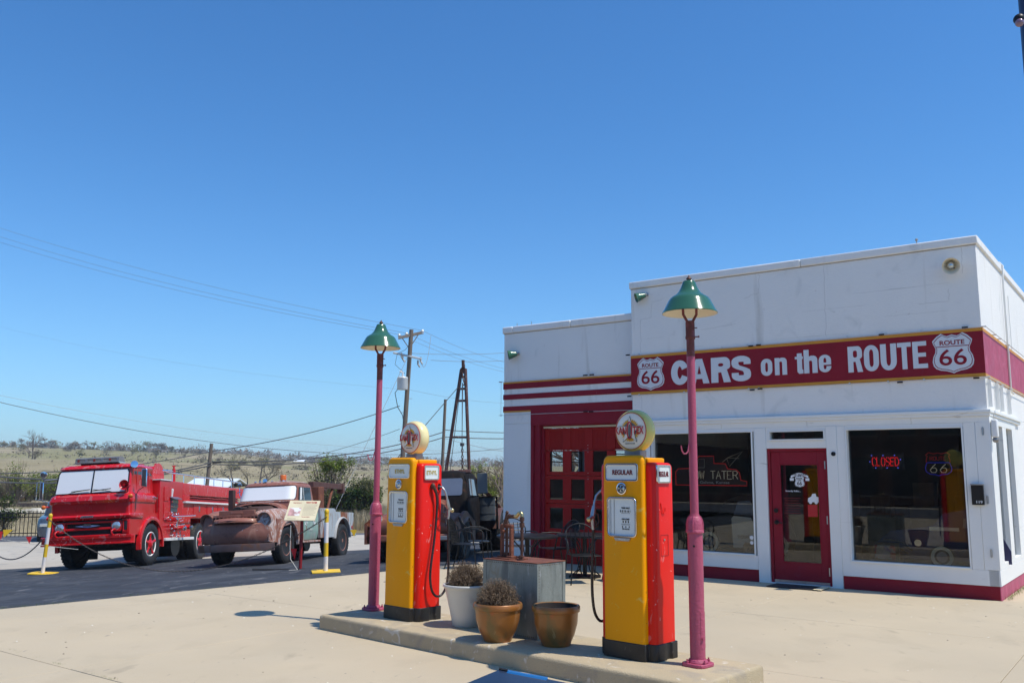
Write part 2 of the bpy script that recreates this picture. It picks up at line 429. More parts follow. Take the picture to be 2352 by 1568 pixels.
M['hood_orange'] = mat('orange_rust_bonnet', (.24, .082, .045), .55, var=.2, scale=2.5, layers=[(4, .52, .70, (.13, .05, .035), .6, None, 1.5), (7, .62, .72, (.34, .14, .08), .6, None, 1.5)])
M['derrick'] = mat('brown_derrick_pipe', (.14, .065, .050), .45, metal=.3, var=.3, scale=8, layers=[(10, .6, .7, (.28, .20, .17), .6, None, 1)])
M['white_step'] = mat('white_enamel', (.78, .78, .76), .35)
M['safety_yellow'] = mat('safety_yellow', (.80, .50, .02), .5, var=.04)
M['post_white'] = mat('post_white', (.78, .74, .72), .5, var=.04)
M['sign_red'] = mat('sign_post_red', (.28, .012, .016), .4, var=.08)
M['chain'] = mat('rusty_chain', (.10, .08, .065), .7, var=.3, scale=30)
M['wood_pole'] = mat('weathered_wood_pole', (.17, .13, .10), .85, var=.25, scale=4, stretch=(6, 6, .6), bump=.4, bscale=20)
M['pole_grey'] = mat('grey_weathered_pole', (.20, .17, .145), .85, var=.25, scale=4, stretch=(6, 6, .6))
M['wire'] = mat('wire', (.07, .07, .075), .6)
M['wire_pale'] = mat('pale_wire', (.25, .26, .28), .5, metal=.3)
M['porcelain'] = mat('porcelain', (.62, .64, .64), .25)
M['shed_white'] = mat('shed_white_metal', (.74, .78, .80), .4, var=.05)
M['shed_grey'] = mat('shed_wall', (.30, .31, .32), .7, var=.1)
M['house_blue'] = mat('house_pale_blue', (.40, .52, .62), .6)
M['bark'] = mat('bark', (.12, .095, .075), .9, var=.3, scale=6)
M['twig'] = leaf_mat('twig_grey_brown', (.15, .115, .09), (.24, .19, .145), 2, .1)
M['leaf_spring'] = leaf_mat('spring_leaf', (.12, .17, .025), (.26, .32, .06), 1.2, .35)
M['leaf_dark'] = leaf_mat('evergreen_leaf', (.035, .065, .018), (.12, .16, .045), 1.8, .25)
M['leaf_olive'] = leaf_mat('olive_leaf', (.13, .14, .05), (.28, .26, .13), 1.5, .3)
M['leaf_brown'] = leaf_mat('bare_crown_brown', (.19, .165, .12), (.28, .245, .18), .15, .15)
M['leaf_brown2'] = leaf_mat('bare_crown_grey', (.17, .150, .125), (.26, .225, .185), .1, .15)
M['grass_dry'] = leaf_mat('dry_grass', (.30, .24, .15), (.50, .42, .28), .6, .3)
M['grass_green'] = leaf_mat('green_weed', (.08, .14, .02), (.20, .28, .05), 2, .3)
M['dry_stem'] = leaf_mat('dead_flower_stems', (.11, .075, .05), (.34, .25, .17), 14, .15)
M['blue_car'] = mat('blue_car_paint', (.008, .13, .36), .3, var=.03, coat=.15)
M['navy_car'] = mat('dark_car_roof', (.022, .035, .065), .35, var=.05, coat=.12, spec=.3)
M['rope'] = mat('rope', (.55, .53, .48), .9)
M['sign_cream'] = mat('sign_cream', (.78, .68, .45), .5)
M['glass'] = glass_mat('window_glass', (.80, .82, .80))
M['glass_dark'] = glass_mat('tinted_glass', (.82, .84, .83))
def neon(name, c, s): return mat(name, c, .4, emit=c, estr=s, var=0)
M['neon_red'] = neon('neon_red', (.8, .02, .02), .22)
M['neon_dim'] = neon('neon_dim_red', (.6, .015, .015), .09)
M['neon_blue'] = neon('neon_blue', (.05, .06, 1), .10)
M['neon_white'] = neon('neon_white', (.8, .72, .55), .12)
M['neon_gold'] = mat('unlit_neon_tube', (.5, .42, .3), .3)

# ================================================================ terrain and pavings
def terrain():
    rs = [0, 3, 6, 9, 12, 15, 18, 21, 24, 27, 30, 33, 36, 40, 45, 50, 56, 63, 70, 78, 87, 97, 108, 120, 134, 150, 165, 180, 200, 220, 240, 265, 290, 315, 340, 370, 400, 430, 460, 490, 520, 560, 600, 650, 700, 800, 950, 1150, 1400]
    azs = [-180 + 6 * i for i in range(21)] + [-58 + 2 * i for i in range(6)] + [-46 + .75 * i for i in range(124)] + [50 + 10 * i for i in range(14)]
    vs = []; fs = []
    n = len(azs)
    for r in rs[1:]:
        for a in azs:
            x, y = r * math.sin(R(a)), r * math.cos(R(a))
            z = ground(x, y) - (.10 if r < 46 else 0)
            vs.append((x, y, z))
    for k in range(len(rs) - 2):
        for i in range(n):
            j = (i + 1) % n
            fs.append((k * n + i, k * n + j, (k + 1) * n + j, (k + 1) * n + i))
    c = len(vs); vs.append((0, 0, -.1))
    for i in range(n): fs.append((c, (i + 1) % n, i))
    mb = MB(); mb.add(vs, fs)
    m = bpy.data.materials.new('dry_hillside'); m.use_nodes = True
    N = m.node_tree.nodes; L = m.node_tree.links; p = N['Principled BSDF']; p.inputs['Roughness'].default_value = 1; p.inputs['Specular IOR Level'].default_value = .1
    tc = N.new('ShaderNodeTexCoord')
    def nz(sc, st=(1, 1, 1), d=6):
        mp = N.new('ShaderNodeMapping'); mp.inputs['Scale'].default_value = st; L.new(tc.outputs['Object'], mp.inputs[0])
        t = N.new('ShaderNodeTexNoise'); t.inputs['Scale'].default_value = sc; t.inputs['Detail'].default_value = d; L.new(mp.outputs[0], t.inputs['Vector']); return t.outputs['Fac']
    def rp(f, a, b):
        r = N.new('ShaderNodeMapRange'); r.inputs[1].default_value = a; r.inputs[2].default_value = b; L.new(f, r.inputs[0]); return r.outputs[0]
    def mx(f, a, b):
        x = N.new('ShaderNodeMix'); x.data_type = 'RGBA'; L.new(f, x.inputs[0])
        for i, q in ((6, a), (7, b)):
            if hasattr(q, 'links'): L.new(q, x.inputs[i])
            else: x.inputs[i].default_value = q + (1,)
        return x.outputs[2]
    c0 = mx(rp(nz(.02, (1, 1.6, 1)), .35, .65), (.33, .27, .165), (.215, .185, .095))
    c1 = mx(rp(nz(.009), .46, .58), c0, (.185, .185, .07))
    c2 = mx(rp(nz(.05, (1, .4, 1), 8), .56, .66), c1, (.34, .28, .19))
    c3 = mx(rp(nz(.35, (1, .25, 1), 6), .60, .72), c2, (.13, .10, .065))
    c4 = mx(rp(nz(2.5, (1, .6, 1), 4), .40, .75), c3, (.36, .30, .19))
    c5 = mx(rp(nz(.16, (1, 1, 1), 5), .62, .70), c4, (.10, .09, .045))
    L.new(c5, p.inputs['Base Color'])
    return mb.build('grassland', m, smooth=60, kind='structure')
terrain()

def clip(poly, n, d):
    """keep the side n.p <= d"""
    out = []
    for i, a in enumerate(poly):
        b = poly[(i + 1) % len(poly)]
        da, db = n.dot(a) - d, n.dot(b) - d
        if da <= 0: out.append(a)
        if da * db < 0: out.append(a + (b - a) * (da / (da - db)))
    return out
BO = Vector((4.396, 13.853, 0)); BRZ = math.atan2(-.594, .804)     # the building's own axes: x along the front, y into it
def bw(x, y, z=0):
    c, s = math.cos(BRZ), math.sin(BRZ)
    return Vector((BO.x + x * c - y * s, BO.y + x * s + y * c, z))
fc = thing('forecourt', None, None); tag(fc, kind='structure')
rows = [-24, -20.2, -16.4, -13.1, -9.68, -6.10, -3.20, -.02, 3.1, 6.4, 9.8]
cols = [-28, -24.8, -21.6, -18.5, -15.3, -12.2, -9.1, -6.0, -2.92, .25, 3.42, 6.6, 9.8, 13, 17]
for i in range(len(rows) - 1):
    for j in range(len(cols) - 1):
        y0, y1, x0, x1 = rows[i], rows[i + 1], cols[j], cols[j + 1]
        if y0 > -.1 and x1 < 3: continue
        if y0 > -.1 and x0 < 2.7: x0 = 2.70
        gx, gy = .0025, .0045
        q = [bw(a, b) for a, b in ((x0 + gx, y0 + gy), (x1 - gx, y0 + gy), (x1 - gx, y1 - gy), (x0 + gx, y1 - gy))]
        poly = clip([p.xy for p in q], EN, EN.dot(EA) - .004)
        if len(poly) < 3: continue
        if sum(p.length for p in poly) / len(poly) > 34: continue
        mb = MB(); mb.prism([(p.x, p.y) for p in poly], -.09, 0, 'XY')
        mb.build('concrete_slab', M['concrete'], fc, bevel=.003, seg=1)
# apron strip in front of the garage, down to the building line, is part of the same slabs
def sheet(name, edge0, edge1, m, dz, nu=40, nv=14, kind='structure'):
    """strip between two polylines (same length), draped on the ground"""
    def ev(P, t):
        k = t * (len(P) - 1); i = min(int(k), len(P) - 2); return Vector(P[i]).lerp(Vector(P[i + 1]), k - i)
    vs = []; fs = []
    for j in range(nv + 1):
        for i in range(nu + 1):
            p = ev(edge0, i / nu).lerp(ev(edge1, i / nu), j / nv)
            vs.append((p.x, p.y, ground(p.x, p.y) + dz))
    for j in range(nv):
        for i in range(nu):
            a = j * (nu + 1) + i; fs.append((a, a + 1, a + nu + 2, a + nu + 1))
    mb = MB(); mb.add(vs, fs)
    return mb.build(name, m, smooth=40, kind=kind)
def eline(e, t): return (EA.x + EU.x * e + EN.x * t, EA.y + EU.y * e + EN.y * t)
sheet('asphalt_lot', [eline(-26, .0), eline(-8, 0), eline(5, 0), eline(11.5, 0), eline(26, 0)],
      [(-31, 17.0), (-12.84, 22.96), (-4.54, 26.26), (-1.5, 27.5), (12, 33)], M['asphalt'], -.004, 60, 16)
sheet('road', [(-31.5, 16.6), (-12.84, 22.9), (-4.54, 26.2), (-1.5, 27.4), (12, 32.9)],
      [(-44, 29.5), (-19.0, 34.14), (-6.5, 37.52), (1, 39.4), (16, 44)], M['road'], -.012, 50, 14)
sheet('far_lot', [(-44, 29.4), (-19.0, 34.1), (-6.5, 37.46), (1, 39.3), (16, 43.9)],
      [(-46, 35), (-21.7, 38.6), (-7.5, 38.9), (1, 40.3), (16, 45)], M['old_asphalt'], -.030, 40, 6)
mb = MB(); q = clip([bw(a, b).xy for a, b in ((-6.4, -.015), (-2.845, -.015), (-2.845, .60), (-6.4, .60))], EN, EN.dot(EA) - .004)
mb.prism([(p.x, p.y) for p in q], -.09, 0, 'XY'); mb.build('concrete_slab', M['concrete'], fc)

# ================================================================ the shop building (local: x right along the front, y into it)
B = thing('shop_building', 'white painted masonry shop with a maroon sign band, tall front block and lower garage bay', 'building', BO, BRZ)
XL, XR, XB = -2.84, 2.69, -5.88       # tower left, tower right, bay left
YB = .30                               # bay is set back
D = 9.0
def part(name, m, parent=B, **k):
    mb = MB(); return mb
# --- tower walls
mb = MB()
mb.box(XL, XR, 0, .25, 2.56, 4.90)                       # front, above the storefront
mb.box(XL, XL + .25, .25, D, 2.2, 4.90)                  # left flank above bay roof
mb.build('front_wall', M['white_wall'], B, bevel=.008)
mb = MB()
mb.box(XR - .25, XR - .001, .2505, D, 2.56, 4.90)
mb.box(XR - .25, XR - .001, 2.45, D, .18, 2.5595)
mb.box(XL + .25, XR - .25, D - .25, D, -.2, 4.9)
mb.build('side_wall', M['white_wall'], B, bevel=.008)
# masonry courses shown on the sunlit side wall as recessed joint grid
def coping(x0, x1, y0, y1, z):
    mb = MB(); mb.box(x0, x1, y0, y1, z, z + .12); return mb.build('coping', M['white_wall'], B, bevel=.015)
coping(XL - .025, 0.2, -.03, .29, 4.90); coping(0.204, XR + .03, -.03, .29, 4.90)
for k in range(4): coping(XR - .28, XR + .03, .294 + k * 2.18, .29 + (k + 1) * 2.18, 4.90)
coping(XL - .03, XL + .28, .294, D, 4.90)
mb = MB(); mb.box(XL + .25, XR - .25, .25, D - .25, 4.4, 4.5); mb.build('roof', M['black_matte'], B)
# hairline joint under coping
mb = MB(); mb.box(XL - .004, XR + .004, -.006, .0, 4.885, 4.899); mb.build('coping_seam', mat('seam_dirt', (.36, .32, .27), .9), B)
# --- bay walls
BT = 4.50 - .10
mb = MB()
mb.box(XB, XL - .001, YB, YB + .25, 2.60, BT)
mb.box(XB, -5.20, YB, YB + .25, -.25, 2.5995)
mb.box(XB, XB + .25, YB + .2505, YB + 1.35, -.4, BT); mb.box(XB, XB + .25, YB + 1.3505, YB + 5.6, -.5, 1.62); mb.box(XB, XB + .25, YB + 1.3505, YB + 5.6, 2.75, BT)
mb.box(XB, XB + .25, YB + 2.75, YB + 3.95, 1.6205, 2.7495)
mb.box(XB, XB + .25, YB + 5.6005, D, -.6, BT)
mb.box(XB + .25, XL, D - .25, D, -.2, BT)
mb.build('garage_wall', M['white_wall'], B, bevel=.01)
for a, b in ((1.35, 2.75), (3.95, 5.6)):                 # windows in the far side wall, seen through the garage door
    w = MB()
    y0, y1 = YB + a, YB + b
    w.box(XB + .05, XB + .10, y0, y0 + .05, 1.62, 2.75); w.box(XB + .05, XB + .10, y1 - .05, y1, 1.62, 2.75)
    w.box(XB + .05, XB + .10, y0 + .0505, y1 - .0505, 1.62, 1.67); w.box(XB + .05, XB + .10, y0 + .0505, y1 - .0505, 2.70, 2.75)
    w.box(XB + .06, XB + .09, (y0 + y1) / 2 - .015, (y0 + y1) / 2 + .015, 1.67, 2.70)
    for z in (1.88, 2.10, 2.4): w.box(XB + .062, XB + .088, y0 + .05, y1 - .05, z, z + .022)
    o = w.build('side_window', M['black'], B)
def bcoping(x0, x1):
    mb = MB(); mb.box(x0, x1, YB - .03, YB + .28, BT, BT + .13); mb.build('coping', M['white_wall'], B, bevel=.02, seg=3)
bcoping(XB - .03, XB + .22); bcoping(XB + .225, -4.3); bcoping(-4.296, XL - .004)
mb = MB(); mb.box(XB - .03, XB + .28, YB + .284, D, BT, BT + .1); mb.build('coping', M['white_wall'], B, bevel=.02)
mb = MB(); mb.box(XB + .25, XL, YB + .25, D - .25, 4.0, 4.1); mb.build('roof', M['black_matte'], B)
mb = MB(); mb.box(XB - .004, XL, YB - .006, YB, BT - .014, BT - .001); mb.build('coping_seam', MC['seam_dirt'], B)
for x in (-5.6, -5.25):
    mb = MB(); mb.cyl((x, YB + .05, BT + .13), (x, YB + .05, BT + .20), .006, n=6); mb.build('roof_pin', M['dull_metal'], B)
mb = MB(); mb.cyl((1.9, .1, 5.02), (1.9, .1, 5.09), .008, n=6); mb.sphere((1.9, .1, 5.10), .022, 8, 6); mb.build('roof_pin', M['dull_metal'], B)
# --- interior
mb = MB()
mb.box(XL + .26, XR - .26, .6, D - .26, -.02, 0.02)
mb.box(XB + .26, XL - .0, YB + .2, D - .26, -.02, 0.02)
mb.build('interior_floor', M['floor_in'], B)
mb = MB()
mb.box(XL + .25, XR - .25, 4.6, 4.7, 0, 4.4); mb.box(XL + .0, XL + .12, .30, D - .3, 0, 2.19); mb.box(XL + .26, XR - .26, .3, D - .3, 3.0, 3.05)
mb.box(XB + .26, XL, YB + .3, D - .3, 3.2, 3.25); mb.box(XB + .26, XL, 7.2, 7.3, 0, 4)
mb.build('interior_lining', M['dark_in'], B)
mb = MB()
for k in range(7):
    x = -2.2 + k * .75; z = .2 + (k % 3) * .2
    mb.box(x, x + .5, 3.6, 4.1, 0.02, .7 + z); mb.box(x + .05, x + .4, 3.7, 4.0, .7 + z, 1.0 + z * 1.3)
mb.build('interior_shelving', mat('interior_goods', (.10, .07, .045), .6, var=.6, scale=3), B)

# --- sign band
band = MB(); band.box(XL - .012, XR + .012, -.014, 0, 3.06, 3.655)
bo = band.build('sign_band', M['maroon'], B)
for z0, z1 in ((3.015, 3.06), (3.655, 3.70)):
    g = MB(); g.box(XL - .013, XR + .013, -.016, 0, z0, z1); g.build('gold_stripe', M['gold'], bo)
wl = mat('sign_white_lettering', (.66, .69, .73), .6, var=.03)
if 0:
  for body, x0, x1, z0, z1, of in (('CARS', -2.07, -.66, 3.145, 3.555, .035), ('on', -.49, -.075, 3.205, 3.475, .032), ('the', .055, .61, 3.205, 3.555, .030), ('ROUTE', .862, 1.975, 3.178, 3.568, .038)):
    pass
def arc2(cx, cy, rx, ry, a0, a1, n=8): return [(cx + rx * math.cos(R(lerp(a0, a1, i / n))), cy + ry * math.sin(R(lerp(a0, a1, i / n)))) for i in range(n + 1)]
def rr2(x0, y0, x1, y1, rx, ry):
    return arc2(x1 - rx, y1 - ry, rx, ry, 0, 90) + arc2(x0 + rx, y1 - ry, rx, ry, 90, 180) + arc2(x0 + rx, y0 + ry, rx, ry, 180, 270) + arc2(x1 - rx, y0 + ry, rx, ry, 270, 360)
def stroke_loop(pts, hw):
    a, b = [], []
    for i, p in enumerate(pts):
        q0, q1 = pts[max(0, i - 1)], pts[min(len(pts) - 1, i + 1)]
        dx, dy = q1[0] - q0[0], q1[1] - q0[1]; l = math.hypot(dx, dy); nx, ny = -dy / l, dx / l
        k = hw(i / (len(pts) - 1), abs(nx)); a.append((p[0] + nx * k, p[1] + ny * k)); b.append((p[0] - nx * k, p[1] - ny * k))
    return a + b[::-1]
def glyph(ch, w, h, s, t):
    wd = lambda u, vx: (s * vx + t * (1 - vx)) / 2
    if ch in 'Oo': return [rr2(0, 0, w, h, w * .48, h * .34), rr2(s, t, w - s, h - t, (w - 2 * s) * .46, h * .16)]
    if ch == 'U': return [[(0, h)] + arc2(w * .46, h * .34, w * .46, h * .34, 180, 270) + arc2(w * .54, h * .34, w * .46, h * .34, 270, 360) + [(w, h), (w - s, h)] + arc2(w * .5, h * .34, w * .5 - s, h * .34 - t, 360, 180) + [(s, h)]]
    if ch == 'C': return [stroke_loop(arc2(w * .5, h * .5, w * .5 - s / 2, h * .5 - t / 2, 24, 336, 26), wd)]
    if ch == 'S':
        m = w * .5
        return [[(w, .66 * h)] + arc2(m, .78 * h, m, .22 * h, 0, 180, 10) + [(0, .68 * h), (.06 * w, .57 * h), (.25 * w, .49 * h), (.58 * w, .40 * h), (w - s, .33 * h)] + arc2(m, .25 * h, m - s, .25 * h - t, 0, -180, 8)
            + [(s, .34 * h), (0, .34 * h)] + arc2(m, .22 * h, m, .22 * h, 180, 360, 10) + [(w, .34 * h), (.94 * w, .45 * h), (.75 * w, .53 * h), (.42 * w, .62 * h), (s, .68 * h)] + arc2(m, .76 * h, m - s, .24 * h - t, 180, 0, 8) + [(w - s, .66 * h)]]
    if ch in 'nh':
        H = h; x = h if ch == 'n' else h * .74; r = w * .32
        return [[(0, 0), (0, H), (s, H), (s, x * .95), (s + w * .16, x)] + arc2(w - r, x - r, r, r, 90, 0, 6) + [(w, 0), (w - s, 0)] + [(w - s, x - t - w * .12), (w - s - w * .05, x - t), (s + w * .04, x - t), (s, x - t - w * .06), (s, 0)]]
    if ch == 'R': return [[(0, 0), (0, h)] + arc2(w * .70, h * .76, w * .28, h * .24, 90, 0, 6) + arc2(w * .74, h * .64, w * .24, h * .14, 0, -75, 5) + [(w, 0), (w - s * 1.0, 0), (w * .52, h * .40), (s, h * .40), (s, 0)], rr2(s, h * .40 + t, w - s, h - t, (w - 2 * s) * .4, h * .07)]
    if ch == 'A': return [[(0, 0), (w * .34, h), (w * .66, h), (w, 0), (w - s, 0), (w - s - w * .045, h * .19), (s + w * .045, h * .19), (s, 0)], [(w * .5, h * .76), (w * .405, h * .385), (w * .595, h * .385)]]
    if ch == 'T': m = w / 2; return [[(m - s / 2, 0), (m - s / 2, h - t), (0, h - t), (0, h), (w, h), (w, h - t), (m + s / 2, h - t), (m + s / 2, 0)]]
    if ch == 'E': return [[(0, 0), (0, h), (w * .96, h), (w * .96, h - t), (s, h - t), (s, h * .5 + t * .45), (w * .9, h * .5 + t * .45), (w * .9, h * .5 - t * .45), (s, h * .5 - t * .45), (s, t), (w, t), (w, 0)]]
    if ch == 't': a = w * .28; return [[(a, h * .10), (a + s * .35, 0), (w, .01 * h), (w, t * .9), (a + s, t), (a + s, h * .72), (w, h * .72), (w, h * .84), (a + s, h * .84), (a + s, h), (a, h), (a, h * .84), (0, h * .84), (0, h * .72), (a, h * .72)]]
    if ch == 'e': return [arc2(w * .5, h * .68, w * .5, h * .32, 0, 180, 12) + arc2(w * .5, h * .32, w * .5, h * .32, 180, 360, 12) + [(w, h * .34), (w - s, h * .34)] + arc2(w * .5, h * .31, w * .5 - s, h * .31 - t * .8, 0, -180, 8) + [(s, h * .42), (w, h * .42)], arc2(w * .5, h * .68, w * .5 - s, h * .32 - t * .8, 0, 180, 8) + [(s, h * .55), (w - s, h * .55)]]
def glyph_mesh(mb, loops, x, z, y, th):
    cu = bpy.data.curves.new('glyph', 'CURVE'); cu.dimensions = '2D'; cu.fill_mode = 'BOTH'; cu.extrude = th / 2
    for lp_ in loops:
        sp = cu.splines.new('POLY'); sp.points.add(len(lp_) - 1); sp.use_cyclic_u = True
        for i, (a, b) in enumerate(lp_): sp.points[i].co = (a, b, 0, 1)
    ob = bpy.data.objects.new('glyph', cu); COL.objects.link(ob); bpy.context.view_layer.update()
    me = bpy.data.meshes.new_from_object(ob.evaluated_get(bpy.context.evaluated_depsgraph_get()))
    mb.add([(x + v.co.x, y - v.co.z, z + v.co.y) for v in me.vertices], [tuple(p.vertices) for p in me.polygons])
    bpy.data.objects.remove(ob); bpy.data.curves.remove(cu); bpy.data.meshes.remove(me)
for word, x0, x1, z0, cells, s, t in (
        ('CARS', -2.075, -.66, 3.142, ((0, .228, .415), (.238, .252, .415), (.515, .240, .415), (.768, .229, .415)), .36, .235),
        ('on', -.495, -.075, 3.205, ((0, .44, .272), (.54, .46, .272)), .38, .22),
        ('the', .055, .615, 3.205, ((0, .225, .32), (.25, .37, .365), (.66, .33, .270)), .38, .21),
        ('ROUTE', .862, 1.978, 3.178, ((0, .190, .39), (.209, .190, .39), (.421, .200, .39), (.634, .168, .39), (.820, .176, .39)), .36, .165)):
    t_ = MB(); W_ = x1 - x0
    for ch, (a, w, h) in zip(word, cells):
        th_ = t * h * (1 if ch not in 'e' else 1.0); sw = s * w * W_ if ch != 't' else .075
        if ch == 'A': sw *= .85
        glyph_mesh(t_, glyph(ch, w * W_, h, sw, th_), x0 + a * W_, z0, -.0175, .007)
    t_.build('lettering', wl, bo)
def shield(parent, cx, cy, w, h, y, colw, colr, face='-Y', top='ROUTE', us=None, name='route_shield', numoff=.0):
    half = [(0, .935), (.12, .955), (.28, .93), (.42, .955), (.60, 1.0), (.82, .93), (1.0, .84), (.93, .74), (.84, .62), (.86, .52), (.97, .42), (1.0, .30), (.95, .18), (.80, .10), (.55, .055), (.25, .035), (0, -.04)]
    half = [(0, .965), (.12, .945), (.24, .93), (.36, .95), (.52, 1.0), (.75, .93), (.97, .82), (.93, .75), (.82, .63), (.84, .53), (.95, .43), (1.0, .31), (.96, .20), (.84, .13), (.62, .085), (.35, .065), (.12, .03), (0, 0)]
    full = half + [(-a, b) for a, b in half[-2:0:-1]]
    def sc(k): return [(cx + a * w / 2 * k, cy + (b - .5) * h * k) for a, b in full]
    o = None
    for i, (k, m) in enumerate(((1.0, colw), (.935, colr), (.90, colw))):
        mb = MB(); yy = y - .0025 * i
        mb.prism(sc(k), yy - .0025, yy, 'XZ')
        if o is None: o = mb.build(name, m, parent)
        else: mb.build('shield_border' if i == 1 else 'shield_field', m, o)
    mb = MB(); yt = y - .0085
    hb = cy + h * .16
    mb.box(cx - w * .395, cx + w * .395, yt - .002, yt + .0015, hb, hb + h * .018)
    text(mb, top, w * .60, h * .115, (cx, yt, cy + h * .265), face, .02, .005)
    if us: text(mb, us, w * .3, h * .10, (cx, yt, cy + h * .08), face, .02, .005); text(mb, '66', w * .5, h * .30, (cx, yt, cy - h * .16), face, .012, .005)
    else: text(mb, '66', w * .66, h * .40, (cx, yt, cy - h * .10), face, .008, .005)
    mb.build('shield_lettering', colr, o)
    return o
shield(bo, -2.468, 3.362, .525, .572, -.0145, wl, M['maroon'])
shield(bo, 2.305, 3.366, .535, .575, -.0145, wl, M['maroon'])
# sun-faded band on the side wall
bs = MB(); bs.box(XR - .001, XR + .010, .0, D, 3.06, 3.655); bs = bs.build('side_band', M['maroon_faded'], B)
for z0, z1 in ((3.015, 3.0595), (3.6555, 3.70)):
    g = MB(); g.box(XR - .001, XR + .012, 0.0, D, z0, z1); g.build('gold_stripe', M['gold'], bs)
# --- bay stripes
for z0, z1, m in ((3.395, 3.425, 'gold'), (3.285, 3.395, 'maroon'), (3.08, 3.18, 'maroon'), (2.855, 2.945, 'maroon')):
    g = MB(); g.box(XB - .010, XL - .002, YB - .010, YB, z0, z1); g.build('painted_stripe', M[m], B)
g = MB(); g.box(XB - .010, -5.222, YB - .010, YB, 2.828, 2.8545); g.build('painted_stripe', M['gold'], B)
g = MB(); g.box(-5.22, XL - .002, YB - .013, YB, 2.56, 2.8545); g.build('lintel_paint', M['maroon'], B)
# --- garage door opening
g = MB(); g.box(-5.22, -5.16, YB - .013, YB + .25, -.1, 2.5595); g.box(-5.1595, -5.04, YB + .03, YB + .25, -.1, 2.60); g.box(-5.0395, -4.985, YB + .10, YB + .25, -.1, 2.58)
g.box(-5.0395, XL - .002, YB + .10, YB + .25, 2.535, 2.5995)
g.build('garage_door_frame', M['maroon'], B, bevel=.006)
g = MB(); g.box(-4.985, XL - .05, YB + .085, YB + .11, 2.50, 2.534); g.build('garage_door_seal', M['cream'], B)
gd = thing('garage_door', None, None); gd.parent = B; gd.location = (-4.985, YB + .14, 0)
colx = [0.10 + i * .478 for i in range(5)]; PWD = .30 + .0
pw = .305; width = 2.14
rowz = [(2.10, 2.46), (1.685, 2.062), (1.165, 1.54), (.63, 1.01), (.12, .50)]
# rails and stiles as door sections
zs = [0.0] + [.56, 1.09, 1.61, 2.08] + [2.50]
colx = [.10 + i * .398 for i in range(5)]; pw = .305
colx = [.10, .582 - .005, 1.07, 1.56, 2.04][:5]
colx = [.100, .581, 1.062, 1.543, 2.024]; pw = .30; width = 2.14
colx = [.100, .505 + .075, 1.06, 1.54]; 
# four columns and part of a fifth run behind the tower corner
colx = [.10, .58, 1.06, 1.54, 2.02]
for si in range(5):
    z0, z1 = zs[si] + .003, zs[si + 1] - .003
    r0, r1 = rowz[4 - si]
    s = MB(); s.box(0, width, 0, .045, z0, r0); s.box(0, width, 0, .045, r1, z1)
    xs = [0.] + [v for c in colx for v in (c, c + pw)]
    edges = [0.] + [v for c in colx[:4] for v in (c, c + pw)] + [2.02]
    for i in range(0, len(edges), 2):
        s.box(edges[i], edges[i + 1], 0, .045, r0, r1)
    s.build('door_section', M['dark_red'], gd, bevel=.004)
    for c in colx:
        w = pw if c < 2 else .118
        if si in (0, 4):
            p = MB(); p.box(c, c + w, .018, .035, r0, r1)
            for k in range(9):
                xx = c + .02 + k * .032
                if xx + .014 < c + w: p.box(xx, xx + .014, .013, .018, r0 + .01, r1 - .01)
            p.build('panel', M['dark_red'], gd)
        else:
            p = MB(); p.box(c, c + w, .02, .026, r0, r1); p.build('pane', M['glass_dark'], gd)
for x in (.96, 1.98):
    for z in (2.05, 2.11, 2.17, 1.55, 1.60, 1.66, 1.06, 1.12, .55, .60):
        p = MB(); p.cyl((x, -.006, z), (x, 0, z), .006, n=6); p.build('bolt', M['white_step'], gd)

# --- storefront
def trim(x0, x1, z0, z1, y0=-.02, y1=.12, name='trim_board', m='white_trim', **k):
    g = MB(); g.box(x0, x1, y0, y1, z0, z1); return g.build(name, M[m], B, bevel=.003, seg=1, **k)
g = MB(); g.box(XL, XR + .045, -.06, .26, 2.515, 2.558); g.box(XL, XR + .03, -.045, .25, 2.47, 2.5145); g.build('cornice', M['white_trim'], B, bevel=.004)
for x0, x1 in ((XL, -1.2), (-1.197, .2), (.203, 1.7), (1.703, XR)): trim(x0, x1, 2.385, 2.4695, -.02)
WL0, WL1 = -2.45, -.70
trim(XL, WL0 - .05, .395, 2.384); trim(WL0 - .049, WL1 + .05, 2.325, 2.384, -.018)
trim(WL1 + .045, -.64, .30, 2.384, -.022); trim(-.639, -.458, -.02, 2.384, -.028)
trim(.482, .64, -.02, 2.384, -.028); trim(.6405, .76, .30, 2.384, -.022)
trim(.7605, 2.37, 2.325, 2.384, -.018); trim(2.3705, 2.52, .395, 2.384, -.02); trim(2.522, XR, .395, 2.384, -.023)
trim(XL, WL1 + .05, .185, .394, -.021); trim(-.6515 + .0, -.640, .185, .299, -.021); trim(.6405, XR, .185, .394, -.021)
trim(-.457, .481, 2.335, 2.384, -.02); trim(-.457, .481, 2.055, 2.175, -.02)
trim(-.457, -.415, 2.1755, 2.3345, -.02); trim(.478 - .012, .4815, 2.1755, 2.3345, -.02)
g = MB(); g.box(XL, -.6525 + .0125, -.006, .2, -.20, .184); g.build('plinth', M['maroon'], B, bevel=.006)
g = MB(); g.box(.6405, XR - .001, -.006, .2, -.20, .184); g.build('plinth', M['maroon'], B, bevel=.006)
g = MB(); g.box(XR - .2, XR + .010, -.004, D, -.20, .184); g.build('side_plinth', M['maroon_faded'], B, bevel=.008)
